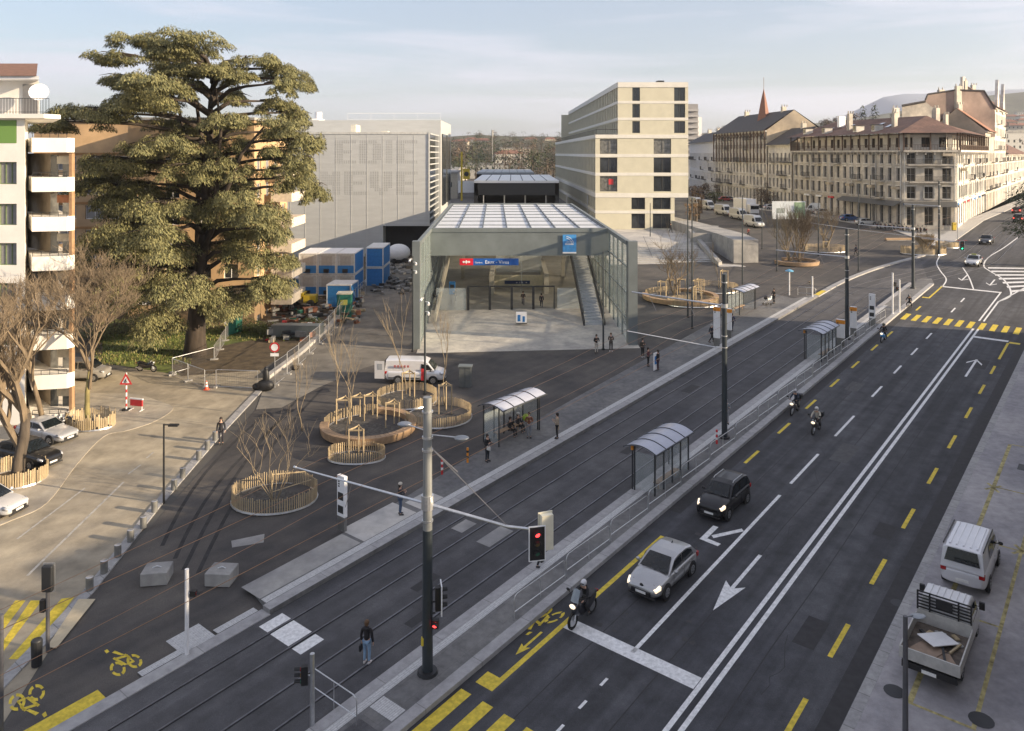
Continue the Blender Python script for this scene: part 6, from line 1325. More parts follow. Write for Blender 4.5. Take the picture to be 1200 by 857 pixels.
def car(name,label,loc,rz,col,L_=4.3,W=1.76,belt=.93,prof=None,nose=.74,tail=.9,r=.32,wb=(1.28,-1.3),lights=False,cat='car',group=None,flake=.5,hood_x=.95,tail_x=-1.75,sidewin=None,rails=False,grille=True,van=False,zb=.22,tlit=False,plain=False):
    """x forward"""
    t=thing(name,loc,rz,label,cat,group)
    m=mat('car paint '+str(tuple(col)),col,.28,flake*.5,var=.03,scale=2,coat=.7 if sum(col)>.3 else .25)
    w=W/2; f=L_/2
    def ring(x,ww,z0,z1,cr):
        half=[(ww*.82,z0),(ww*.97,z0+.10),(ww,(z0+z1)*.52),(ww*.985,z1-.10),(ww*.90,z1),(ww*.45,z1+cr)]
        return [(x,y,z) for y,z in half]+[(x,-y,z) for y,z in half[::-1]]
    st=[(f,.62,.34,nose-.22,.0),(f-.05,.78,zb+.06,nose-.08,.02),(f-.22,.90,zb,nose+.0,.03),(f-.6,.97,zb,nose+.09,.05),(hood_x,1,zb,belt-.02,.05),(.2,1,zb,belt,.03),(-.8,1,zb,belt+.01,.03),(tail_x,.99,zb,belt+.02,.03),(-f+.25,.93,zb+.02,tail,.03),(-f+.04,.84,zb+.12,tail-.08,.01),(-f,.72,.40,tail-.2,0)]
    b=MB(); b.loft([ring(x,w*a,z0,z1,c) for x,a,z0,z1,c in st]); b.build('body',m,t,smooth=True,sub=2)
    # cabin
    prof=prof or [(hood_x,belt-.04),(.18,1.40),(-.2,1.46),(-.95,1.45),(-1.55,1.33),(-1.95,belt)]
    kk_=.22 if not van else .10
    def hw(z): return w*.915-(z-belt)*kk_
    b=MB(); rings=[]
    for x,z in prof:
        z_=max(z,belt+.001); a=hw(z_)
        rings.append([(x,w*.90,belt-.05),(x,a,max(z-.05,belt-.02)),(x,a*.86,z),(x,a*.4,z+.02),(x,-a*.4,z+.02),(x,-a*.86,z),(x,-a,max(z-.05,belt-.02)),(x,-w*.90,belt-.05)])
    b.loft(rings); b.build('cabin',m,t,smooth=False,bevel=.03)
    zt=max(z for x,z in prof)
    # glass
    (x0,z0),(x1,z1)=prof[0],prof[1]
    b=MB(); quadpatch(b,[(x0+.02,-hw(belt)*.93,z0+.04),(x0+.02,hw(belt)*.93,z0+.04),(x1,hw(z1)*.86,z1),(x1,-hw(z1)*.86,z1)],.05,.035); b.build('windscreen',M_carglass,t)
    (x0,z0),(x1,z1)=prof[-1],prof[-2]
    b=MB(); quadpatch(b,[(x0,hw(belt)*.9,z0+(.02 if not van else (z1-z0)*.3)),(x0,-hw(belt)*.9,z0+(.02 if not van else (z1-z0)*.3)),(x1,-hw(z1)*.84,z1),(x1,hw(z1)*.84,z1)],.06,.03); b.build('rear_window',M_carglass,t)
    sidewin=sidewin or [[(hood_x-.30,belt+.04),(.32,1.30),(-.38,1.36),(-.38,belt+.04)],[(-.48,belt+.04),(-.48,1.36),(-1.05,1.35),(-1.42,1.22),(-1.52,belt+.06)]]
    for s_ in(-1,1):
        for sw in sidewin:
            v=[(x,s_*(hw(z)+.014),z) for x,z in sw]; v=v if s_>0 else v[::-1]
            b=MB(); b.add(v,[tuple(range(len(v)))]); b.build('side_window',M_carglass,t)
    if plain: 
        pass
    for s_ in(-1,1):
        b=MB(); yy=s_*w*.80
        b.loft([[(f-.06,yy-s_*.12,nose-.19),(f-.08,yy+s_*.03,nose-.20),(f-.10,yy+s_*.03,nose-.08),(f-.08,yy-s_*.12,nose-.08)],[(f-.36,yy-s_*.0,nose-.12),(f-.36,yy+s_*.13,nose-.14),(f-.40,yy+s_*.12,nose-.0),(f-.40,yy+s_*.02,nose+.035)]])
        b.build('headlight',M_led if lights else M_lampoff,t,smooth=True)
        b=MB(); b.cbox((-f+.12,s_*w*.80,tail-.14),(.22,.24,.22)); b.build('tail_light',M_tailon if tlit else M_tail,t,bevel=.03)
        b=MB(); b.ell((hood_x-.32,s_*(w+.10),belt+.09),(.08,.11,.08),10,6); b.tube((hood_x-.32,s_*(w*.9),belt+.04),(hood_x-.32,s_*(w+.05),belt+.08),.025,n=5); b.build('wing_mirror',m if not van else M_black,t,smooth=True)
        for x in wb:
            b=MB(); b.tube((x,s_*(w-.13),r+.01),(x,s_*(w+.004),r+.01),r+.065,n=22); b.build('wheel_arch',M_black,t)
            wheel(t,x,s_*(w-.09),r,.21,s_)
        if not plain:
            b=MB()
            for x in([.62,-.42,-1.2] if not van else [1.05,.1]): b.box(x-.006,s_*(w+.001)-.004,zb+.12,x+.006,s_*(w+.001)+.004,belt-.06)
            b.box(-1.2,s_*(w)-.004,zb+.12,.62,s_*(w)+.006,zb+.135); b.build('door_seam',M_black,t)
            b=MB(); [b.box(x-.09,s_*w-.01,belt-.13,x+.09,s_*(w+.03),belt-.10) for x in([-.28,-1.1] if not van else [.95,-.02])]; b.build('door_handle',m,t)
    if not plain:
        b=MB(); [b.tube((prof[0][0]+.02,y0,belt+.03),(prof[0][0]-.18,y0+.45,belt+.16),.012,n=4) for y0 in(-.55,.05)]; b.build('wiper',M_black,t)
        b=MB(); b.box(f-.30,-w*.62,nose+.012,f-.285,w*.62,nose+.03); b.build('bonnet_seam',M_black,t)
    b=MB(); b.box(f-.035,-w*.56,.33,f+.016,w*.56,.52); b.build('grille',M_black,t,bevel=.03)
    b=MB(); b.box(f+.0,-.26,.37,f+.025,.26,.48) ; b.build('number_plate',M_num,t)
    b=MB(); b.box(-f-.02,-.26,.55,-f+.03,.26,.66); b.build('number_plate',M_num,t)
    b=MB(); b.box(f-.10,-w*.75,.20,f-.0,w*.75,.30); b.build('lower_bumper',M_black,t,bevel=.03)
    if rails:
        for s_ in(-1,1): b=MB(); b.path([(.1,s_*hw(zt)*.86,zt-.02),(-.05,s_*hw(zt)*.86,zt+.05),(-1.2,s_*hw(zt)*.86,zt+.05),(-1.35,s_*hw(zt)*.86,zt-.02)],.022,6); b.build('roof_rail',M_steel,t)
    return t
BACK=ROAD+math.pi
s1=car('hatchback','silver hatchback waiting before the stop line, nearest car on the avenue',UP(33.7,-17.75,.012),BACK,(.42,.42,.42),4.28,1.80,flake=1.4,lights=True)
b=MB(); b.ell((2.06,0,.70),(.03,.10,.08),8,6); b.build('bonnet_badge',M_dark,s1)
b=MB(); b.tube((-.9,0,1.47),(-1.0,0,1.53),.03,.02,6); b.build('aerial',M_black,s1)
s2_=car('small_suv','black small car with silver roof rails behind the silver one',UP(42.1,-18.35,.012),BACK,(.012,.012,.014),4.0,1.72,belt=1.02,nose=.86,tail=1.0,prof=[(.95,.98),(.30,1.52),(-.1,1.60),(-1.2,1.60),(-1.65,1.50),(-1.92,1.02)],sidewin=[[(.62,1.06),(.30,1.42),(-.38,1.50),(-.38,1.06)],[(-.48,1.06),(-.48,1.50),(-1.2,1.49),(-1.5,1.38),(-1.58,1.08)]],lights=True,rails=True,r=.33)
PS=[(.75,.93),(.10,1.38),(-.3,1.43),(-.9,1.42),(-1.35,1.30),(-1.75,.97)]
SW=[[(.5,.99),(.14,1.28),(-.42,1.34),(-.42,.99)],[(-.5,.99),(-.5,1.34),(-.9,1.33),(-1.2,1.22),(-1.4,1.0)]]
tx_=car('taxi','white saloon with lit lamps coming under the hanging green light',UP(131.2,-18.9,.012),BACK,(.62,.62,.61),4.7,1.82,prof=PS,sidewin=SW,hood_x=.75,lights=True,tail=.96)
b=MB(); b.box(-.35,-.3,1.45,-.15,.3,1.6); b.build('roof_sign',mat('dull yellow',(0,0,0)),tx_)
car('saloon_car','dark grey saloon with lit lamps farther up the street',UP(154,-20.3,.012),BACK,(.05,.055,.065),4.6,1.82,prof=PS,sidewin=SW,hood_x=.75,lights=True,tail=.96)
car('small_suv','dark car with glowing red tail lamps beside the conifer',UP(189,-19.2,.012),ROAD,(.03,.025,.03),4.4,1.82,belt=1.0,prof=[(.95,.98),(.30,1.52),(-.1,1.60),(-1.2,1.60),(-1.65,1.50),(-1.92,1.02)],tlit=True)
car('small_suv','dark red car farthest up the street',UP(215,-22.2,.012),ROAD,(.12,.02,.02),4.4,1.82,tlit=True,plain=True)
# parked cars in the side street
car('estate_car','silver saloon parked nose out between the two street trees',GP(50,518,.04)+Vector((0,.5,0)),R(-20),(.38,.39,.41),4.5,1.8,prof=PS,sidewin=SW,hood_x=.75,tail=.96)
car('estate_car','black car parked nose out beside the left stave fence',GP(34,545,.04)+Vector((-.2,.3,0)),R(-22),(.014,.015,.018),4.6,1.85,belt=.98,tail=1.0,nose=.8,prof=[(.95,.94),(.25,1.48),(-.2,1.54),(-1.2,1.53),(-1.7,1.42),(-2.05,.98)])
car('hatchback','white car whose nose just enters at the left edge',GP(-14,600,.01),R(-12),(.62,.62,.62),4.3,1.8)
mpvp=[(1.35,1.05),(.75,1.68),(.3,1.80),(-1.5,1.80),(-2.0,1.72),(-2.15,1.05)]
car('people_carrier','grey boxy people carrier parked by the white house wall',GP(93,447,.02)+Vector((0,.6,0)),R(3),(.30,.29,.27),4.4,1.82,belt=1.08,nose=.92,tail=1.05,prof=mpvp,hood_x=1.35,tail_x=-1.8,van=True,sidewin=[[(1.15,1.14),(.72,1.58),(0,1.66),(0,1.14)],[(-.1,1.14),(-.1,1.66),(-1.0,1.66),(-1.0,1.14)],[(-1.1,1.14),(-1.1,1.66),(-1.9,1.64),(-1.95,1.14)]])
# white delivery van on the plaza
vp=[(1.75,1.12),(1.15,1.82),(.75,1.98),(-1.6,2.0),(-2.42,1.98),(-2.50,1.12)]
gv=GP(486,451); dv_=car('delivery_van','white delivery van with an open rear door parked on the plaza',GP(486,450,.0)+Vector((0,.8,0)),R(-3),(.70,.70,.71),5.1,1.98,belt=1.10,nose=.98,tail=1.10,prof=vp,hood_x=1.75,tail_x=-2.3,van=True,r=.34,wb=(1.62,-1.35),sidewin=[[(1.55,1.22),(1.2,1.62),(.6,1.70),(.6,1.18)]],zb=.28)
b=MB(); b.box(-3.35,-.98,.45,-2.52,-.93,1.92); b.build('open_rear_door',mat('car paint (0.7, 0.7, 0.71)',(0,0,0)),dv_)
b=MB(); b.box(-3.1,-.995,1.2,-2.7,-.985,1.7); b.build('door_window',mat('dim glass',(.3,.32,.34),.2),dv_)
b=MB(); b.box(-2.56,-.85,.45,-2.53,.85,1.9); b.build('load_space',M_dark,dv_)
b=MB(); b.box(.62,-1.003,.35,1.05,-.994,1.35); b.build('red_stripe',M_red,dv_)
b=MB(); [b.box(x,-1.0,1.42,x+.16,-.955,1.60) for x in(-1.7,-1.42,-1.14,-.86,-.58)]; b.build('red_mark',mat('dull red print',(.35,.10,.10),.6),dv_)
b=MB(); b.box(-2.2,-1.003,.50,.5,-.993,.58); b.build('side_trim',M_black,dv_)
# white van parked on the right pavement
wp=[(1.55,1.15),(1.0,1.85),(.6,2.0),(-1.7,2.02),(-2.35,1.98),(-2.50,1.10)]
wv=car('passenger_van','white minibus with ribbed roof parked in front of the pickup',UP(43.0,-6.3,.13),ROAD,(.68,.68,.70),4.9,1.92,belt=1.10,nose=.98,tail=1.10,prof=wp,hood_x=1.55,tail_x=-2.2,van=True,r=.33,wb=(1.5,-1.4),sidewin=[[(1.4,1.2),(1.02,1.66),(.5,1.74),(.5,1.18)],[(.4,1.18),(.4,1.74),(-.8,1.76),(-.8,1.18)]],zb=.28)
b=MB(); [b.box(-2.1,y-.035,2.02,.5,y+.035,2.05) for y in(-.55,-.28,0,.28,.55)]; b.build('roof_rib',mat('car paint (0.68, 0.68, 0.7)',(0,0,0)),wv)
b=MB(); [b.box(-2.2,s*.80-.02,1.98,.6,s*.80+.02,2.04) for s in(-1,1)]; b.build('roof_gutter',M_black,wv)
# pickup truck
pk=thing('flatbed_pickup',UP(36.0,-6.25,.13),ROAD,'white flatbed pickup with drop sides and black headboard, loaded with boards','pickup truck')
pm=mat('truck white',(.66,.66,.66),.35,.0,var=.06,coat=.4); pg_=mat('bed side grey',(.48,.47,.44),.5,.1,var=.12)
b=MB(); w=.95
rings=[[(x,-w*a,z0),(x,-w*a,z1),(x,-w*a*.86,z2),(x,w*a*.86,z2),(x,w*a,z1),(x,w*a,z0)] for x,a,z0,z1,z2 in((2.75,.9,.45,.8,.95),(2.6,.97,.40,.95,1.05),(1.95,1,.38,1.12,1.2),(1.45,1,.38,1.3,1.88),(1.2,1,.38,1.35,1.98),(.25,1,.40,1.35,1.98),(.15,.98,.45,1.3,1.9))]
b.loft(rings); b.build('cab',pm,pk,bevel=.04)
b=MB(); [b.box(.3,y-.03,1.98,1.2,y+.03,2.01) for y in(-.6,-.36,-.12,.12,.36,.6)]; b.build('roof_rib',pm,pk)
for s_ in(-1,1):
    b=MB(); v=[(1.85,s_*.955,1.2),(1.45,s_*.90,1.78),(.6,s_*.89,1.82),(.6,s_*.955,1.2)]; b.add(v if s_>0 else v[::-1],[(0,1,2,3)]); b.build('side_window',M_carglass,pk)
    b=MB(); b.cbox((1.7,s_*1.12,1.45),(.1,.2,.3)); b.tube((1.7,s_*.95,1.4),(1.7,s_*1.1,1.4),.02,n=5); b.build('wing_mirror',M_black,pk)
    for x in(1.95,-1.55): wheel(pk,x,s_*.82,.33,.22,s_)
    b=MB(); b.box(-2.8,s_*1.02-.025,.82,.05,s_*1.02+.025,1.22); b.build('side_board',pg_,pk)
    b=MB(); b.box(-2.86,s_*.78-.16,.55,-2.80,s_*.78+.16,.68); b.build('tail_light',M_tailon,pk)
b=MB(); q=[(1.97,-.8,1.22),(1.97,.8,1.22),(1.47,.74,1.84),(1.47,-.74,1.84)]; b.add([(x+.03,y,z+.02) for x,y,z in q],[(0,1,2,3)]); b.build('windscreen',M_carglass,pk)
b=MB(); b.box(-2.8,-1.0,.74,.05,1.0,.82); b.build('bed_floor',mat('worn bed floor',(.13,.105,.085),.85,var=.4,scale=2),pk)
b=MB(); b.box(-2.87,-1.045,.78,-2.81,1.045,1.22); b.build('tailgate',pg_,pk,bevel=.01)
b=MB(); b.box(.06,-1.0,.82,.12,1.0,1.35); b.build('headboard',pg_,pk)
b=MB()
for z in(1.42,1.55,1.68,1.81,1.94,2.07): b.box(.05,-1.0,z,.09,1.0,z+.05)
for y in(-1.0,-.55,.5,.95): b.box(.04,y,1.35,.10,y+.06,2.12)
b.box(.045,-.3,1.62,.085,.3,1.95); b.build('headboard_rack',M_black,pk)
b=MB(); b.box(-2.8,-.9,.42,2.4,.9,.6); b.box(-2.9,-.95,.48,-2.78,.95,.72); b.build('chassis',M_black,pk)
b=MB(); b.box(-2.93,-.25,.50,-2.90,.25,.62); b.build('number_plate',M_num,pk)
def loose(name,label,cat,x,y,z,d,rz,m,tilt=0):
    b=MB(); b.cbox((0,0,0),d); o=b.build(name,m,bevel=.005); M=pk.matrix_basis if 0 else Matrix.Translation(pk.location)@Matrix.Rotation(ROAD,4,'Z'); o.location=M@Vector((x,y,z)); o.rotation_euler=(0,tilt,ROAD+rz); tag(o,label,cat); return o
loose('door_panel','white cabinet door lying on top of the load in the pickup','door panel',-1.15,-.0,1.02,(1.25,.85,.035),R(-35),M_whitep,R(6)); 
loose('board','brown cardboard sheet under the white door panel','board',-2.0,.25,.90,(1.2,.9,.03),R(-20),mat('cardboard',(.30,.22,.16),.9)); loose('board','smaller brown board near the tailgate corner','board',-2.2,-.45,.87,(.9,.6,.03),R(30),mat('cardboard',(0,0,0)))
loose('plank','dark plank across the pickup load','plank',-1.8,-.3,.96,(1.6,.09,.05),R(15),M_dark); loose('plank','pale batten beside the door panel','plank',-1.25,-.62,.93,(.9,.08,.06),R(-15),M_wood)
for i in range(7):
    rg=random.Random(i); loose('scrap_piece','small scrap piece lying on the pickup bed','scrap',-.25-rg.random()*.6,-.7+i*.22,.87,(.12+rg.random()*.25,.08+rg.random()*.12,.06),rg.random()*3,[M_conc,M_wood,M_dark,M_steel][i%4])['group']='scrap pieces on the pickup bed'
# far parked vans and cars
vans=[(872,262,'white delivery van parked nearest the thin mast'),(856,255,'white van parked second in the row of vans'),(838,249,'white van parked third in the row of vans'),(822,244,'pale van fourth in the row of vans'),(815,241,'pale van at the far end of the row of vans')]
FV=car('delivery_van',vans[0][2],GP(884,266),R(-75),(.62,.62,.60),5.4,2.0,belt=1.15,nose=1.0,tail=1.1,prof=[(1.75,1.15),(1.2,2.0),(.8,2.4),(-1.6,2.42),(-2.5,2.4),(-2.6,1.15)],hood_x=1.75,tail_x=-2.3,van=True,sidewin=[[(1.55,1.22),(1.2,1.8),(.6,1.9),(.6,1.18)]],plain=True,group='white vans parked in the far lot')
for px,py,l in[(866,257,vans[1][2]),(848,252,vans[2][2]),(829,246,vans[3][2]),(816,242,vans[4][2])]: dup(FV,GP(px,py),R(-72),l)
bt=thing('box_truck',GP(875,252),R(-78),'white box truck standing behind the row of vans','truck'); b=MB(); b.box(-4,-1.2,.9,2,1.2,3.7); b.build('cargo_box',M_whitep,bt,bevel=.03); b=MB(); b.box(2.1,-1.1,.6,3.6,1.1,2.6); b.build('cab',pm,bt,bevel=.1); b=MB(); b.box(3.5,-1,1.5,3.62,1,2.3); b.build('windscreen',M_carglass,bt); b=MB(); [b.tube((x,-1.1,.5),(x,1.1,.5),.5,n=12) for x in(-2.8,2.6)]; b.build('wheel',M_rub,bt)
dup(FV,GP(955,250),R(160),'white van parked between billboard and corner house')
fc=[(965,252,10,(.55,.55,.55),'white'),(996,259,8,(.03,.10,.28),'blue'),(1015,264,5,(.6,.6,.58),'pale'),(880,236,0,(.05,.05,.06),'black'),(862,232,20,(.3,.3,.32),'grey'),(850,236,10,(.35,.05,.05),'red'),(900,240,0,(.5,.5,.52),'silver'),(890,228,0,(.1,.1,.12),'dark'),(842,228,0,(.4,.4,.4),'light grey'),(868,225,0,(.3,.06,.05),'red'),(830,232,0,(.55,.54,.52),'cream'),(818,228,10,(.1,.12,.2),'navy'),(912,231,0,(.5,.5,.5),'pale'),(905,246,5,(.5,.5,.48),'silver'),(838,221,0,(.5,.5,.5),'white'),(856,219,0,(.08,.08,.09),'black'),(826,237,0,(.12,.12,.12),'black')]
seen={}
for px,py,a,c,l in fc:
    if l not in seen: seen[l]=car('parked_car',l+' car parked in the lot before the street row',GP(px,py),R(a),c,4.2,1.75,plain=True,group='cars parked in the far lot')
    else: dup(seen[l],GP(px,py),R(a))
# ---------- motorbikes ----------
def bike_(name,label,loc,rz,col,screen=True,box=False,group=None,lit=True,steer=.0,big=1.0):
    t=thing(name,loc,rz,label,'motorbike',group); m=mat('bike paint '+str(col),col,.3,.2,var=.05,coat=.5)
    for x in(.68,-.68):
        b=MB(); pts=[(x+.27*math.cos(R(a)),0,.31+.27*math.sin(R(a))) for a in range(0,361,20)]; b.path(pts,.055,8,cap=False); w_=b.build('wheel',M_rub,t,smooth=True)
        b=MB(); b.tube((x,-.03,.31),(x,.03,.31),.2,n=14); b.build('rim',M_steel,w_)
    b=MB(); b.loft([[(x,-a,z0),(x,-a*1.1,(z0+z1)/2),(x,-a*.6,z1),(x,a*.6,z1),(x,a*1.1,(z0+z1)/2),(x,a,z0)] for x,a,z0,z1 in((.72,.07,.55,.72),(.55,.17,.45,.98),(.35,.20,.35,1.0),(.1,.15,.28,.72),(-.2,.17,.28,.78),(-.6,.16,.42,.86),(-.98,.08,.62,.86))]); b.build('fairing',m,t,smooth=True,sub=1)
    b=MB(); b.loft([[(x,-a,z-.06),(x,-a,z),(x,a,z),(x,a,z-.06)] for x,a,z in((.12,.12,.80),(-.2,.17,.80),(-.5,.16,.88),(-.85,.13,.92))]); b.build('seat',M_black,t,smooth=True)
    b=MB(); b.tube((.68,.08,.31),(.42,.08,1.0),.03,n=6); b.tube((.68,-.08,.31),(.42,-.08,1.0),.03,n=6); b.build('fork',M_steel,t)
    b=MB(); b.path([(.30,-.38,1.08),(.42,-.2,1.08),(.45,0,1.05),(.42,.2,1.08),(.30,.38,1.08)],.02,6); b.build('handlebar',M_black,t)
    for s_ in(-1,1): b=MB(); b.tube((.38,s_*.25,1.08),(.44,s_*.36,1.28),.012,n=4); b.ell((.44,s_*.38,1.30),(.03,.09,.06),8,5); b.build('mirror',M_black,t)
    b=MB(); b.ell((.70,0,.86),(.06,.14,.09),10,6); b.build('headlight',M_led if lit else M_lampoff,t,smooth=True)
    if screen: b=MB(); b.loft([[(.58,-.17,.98),(.62,0,.98),(.58,.17,.98),(.56,.17,.98),(.58,0,.98),(.56,-.17,.98)],[(.38,-.15,1.38),(.41,0,1.42),(.38,.15,1.38),(.36,.15,1.38),(.38,0,1.42),(.36,-.15,1.38)]]); b.build('windscreen',mat('tinted screen',(.20,.24,.27),.08,spec=.8),t)
    if box: b=MB(); b.cbox((-.95,0,1.08),(.42,.42,.34)); b.build('top_box',M_dark,t,bevel=.05)
    b=MB(); b.cbox((-1.02,0,.78),(.04,.16,.07)); b.build('tail_light',M_tail,t)
    b=MB(); b.tube((-.3,-.2,.3),(-.95,-.22,.42),.05,.06,8); b.build('exhaust',M_steel,t)
    return t
bk1=bike_('maxi_scooter','dark big scooter with tall screen at the stop line',UP(28.9,-19.15,.012),BACK,(.03,.032,.04),True,False)
bk2=bike_('motorbike','motorbike with lit lamp in the bus lane beside the guard rail',UP(58.6,-20.0,.012),BACK,(.10,.09,.09),False,True)
bk3=bike_('motorbike','black motorbike with panniers in the left lane, lamp lit',UP(55.9,-17.6,.012),BACK,(.02,.02,.022),False,True)
bk4=bike_('motorbike','bright blue motorbike in the bus lane beyond the third shelter',UP(82.2,-19.5,.012),BACK,(.03,.28,.62),False,False)
for (px,py,rz,l) in((62,506,20,'black motorbike parked behind the silver saloon'),(72,505,35,'second black motorbike parked beside the first under the trees'),(172,436,-10,'black motorbike parked at the lawn edge')):
    bike_('motorbike',l,GP(px,py,.04 if px<100 else .02),R(rz),(.015,.015,.017),False,False,lit=False)
MBK=bike_('motorbike','dark motorbike in the row parked before the corner house shops',GP(1028,268,.02),R(60),(.03,.03,.035),False,False,'motorbikes parked before the corner house',lit=False)
for i in range(11): dup(MBK,GP(1032+i*5.2,268+i*.55,.02),R(60+(i*37)%25),ORD[i+1]+' dark motorbike from the left in the row before the corner house shops')
MBK['label']='leftmost dark motorbike in the row before the corner house shops'
dup(MBK,GP(1112,268,.02),R(0),'dark scooter parked alone beside the yellow box at the corner house',group='')
yb=thing('post_box',GP(1118,271,.12),0,'yellow box at the foot of the corner house','post box'); b=MB(); b.cbox((0,0,.8),(.7,.5,1.4)); b.build('box_body',mat('machine yellow',(0,0,0)),yb,bevel=.05); b=MB(); b.cbox((0,0,.05),(.5,.4,.1)); b.build('foot',M_dark,yb); b=MB(); b.cbox((0,-.26,1.2),(.4,.02,.08)); b.build('slot',M_black,yb)
# bicycle at the far crossing
def bicycle(loc,rz,label):
    t=thing('bicycle',loc,rz,label,'bicycle')
    for x in(.52,-.52):
        b=MB(); b.path([(x+.33*math.cos(R(a)),0,.34+.33*math.sin(R(a))) for a in range(0,361,18)],.02,6,cap=False); b.build('wheel',M_rub,t)
    b=MB(); b.tube((-.52,0,.34),(-.1,0,.3),.018,n=5); b.tube((-.1,0,.3),(.4,0,.75),.02,n=5); b.tube((-.1,0,.3),(-.25,0,.85),.02,n=5); b.tube((-.22,0,.75),(.38,0,.82),.02,n=5); b.tube((.52,0,.34),(.36,0,.95),.018,n=5); b.build('frame',M_dark,t)
    b=MB(); b.path([(.25,-.28,1.02),(.38,-.1,.98),(.38,.1,.98),(.25,.28,1.02)],.014,5); b.build('handlebar',M_dark,t); b=MB(); b.ell((-.27,0,.9),(.13,.08,.04),8,5); b.build('saddle',M_black,t); return t
bic=bicycle(UP(97.0,-20.3,.012)+Vector((0,0,0)),BACK,'bicycle ridden past the far zebra crossing')

bk1.scale=(1.12,1.12,1.12)
rg=random.Random(41)
for i in range(16): dup(seen[rg.choice(list(seen))],GP(rg.uniform(815,925),rg.uniform(219,236)),R(rg.choice([0,8,90,180])))
# ================= PEOPLE =================
def skin(name,V,E_,rad,m,par,sub=1):
    me=bpy.data.meshes.new(name); me.from_pydata([tuple(v) for v in V],E_,[]); me.materials.append(m)
    o=bpy.data.objects.new(name,me); C.objects.link(o); o.parent=par
    md=o.modifiers.new('skin','SKIN'); md.use_smooth_shade=True; md.branch_smoothing=.4
    sv=me.skin_vertices[0].data
    for i,r in enumerate(rad): sv[i].radius=(r,r) if not isinstance(r,tuple) else r
    sv[0].use_root=True
    s_=o.modifiers.new('sub','SUBSURF'); s_.levels=sub; s_.render_levels=sub
    return o
def pose_joints(pose,arms,lean=0.0,ph=1):
    V=Vector; J={}
    J['pel']=V((0,0,.95)); J['bel']=V((.0+lean*.15,0,1.12)); J['ch']=V((lean*.33,0,1.30)); J['nb']=V((lean*.5,0,1.45)); J['nk']=V((.01+lean*.55,0,1.51))
    J['h1']=V((.02+lean*.6,0,1.57)); J['h2']=V((.02+lean*.66,0,1.65)); J['h3']=V((.0+lean*.7,0,1.72))
    for s,n in((1,'l'),(-1,'r')):
        J['hip'+n]=V((0,.095*s,.90)); J['sh'+n]=V((lean*.46,.185*s,1.41))
        if pose=='stand': J['kn'+n]=V((.02,.10*s,.49)); J['an'+n]=V((-.02,.10*s,.09)); J['to'+n]=V((.13,.12*s,.04))
        elif pose=='walk':
            f=s*ph; J['kn'+n]=V((.14*f+.06,.09*s,.50)); J['an'+n]=V((.30*f-.06,.09*s,.10+(.05 if f<0 else 0))); J['to'+n]=V((.30*f+.09,.10*s,.04+(.0 if f<0 else .02)))
        elif pose=='sit':
            J['kn'+n]=V((.44,.12*s,.93)); J['an'+n]=V((.46,.12*s,.51)); J['to'+n]=V((.60,.13*s,.46))
        elif pose=='ride':
            J['kn'+n]=V((.38,.24*s,.78)); J['an'+n]=V((.14,.25*s,.44)); J['to'+n]=V((.30,.27*s,.40))
    a=arms
    for s,n in((1,'l'),(-1,'r')):
        sh=J['sh'+n]
        if a=='bars': el=sh+V((.22,.10*s,-.22)); wr=sh+V((.46,.06*s,-.30)); d=V((1,0,-.1))
        elif a=='phone': el=sh+V((.02,.06*s,-.28)); wr=sh+V((.25,-.06*s,-.18)); d=V((.6,-.3*s,.6))
        elif a=='lap': el=sh+V((.05,.07*s,-.27)); wr=sh+V((.28,-.02*s,-.32)); d=V((1,-.4*s,-.2))
        elif a=='swing': f=-s*ph; el=sh+V((.10*f,.05*s,-.27)); wr=sh+V((.22*f+.08,.05*s,-.50)); d=V((.4*f+.2,0,-1))
        else: el=sh+V((-.02,.06*s,-.28)); wr=sh+V((.05,.07*s,-.53)); d=V((.15,0,-1))
        J['el'+n]=el; J['wr'+n]=wr; J['d'+n]=d.normalized()
    return J
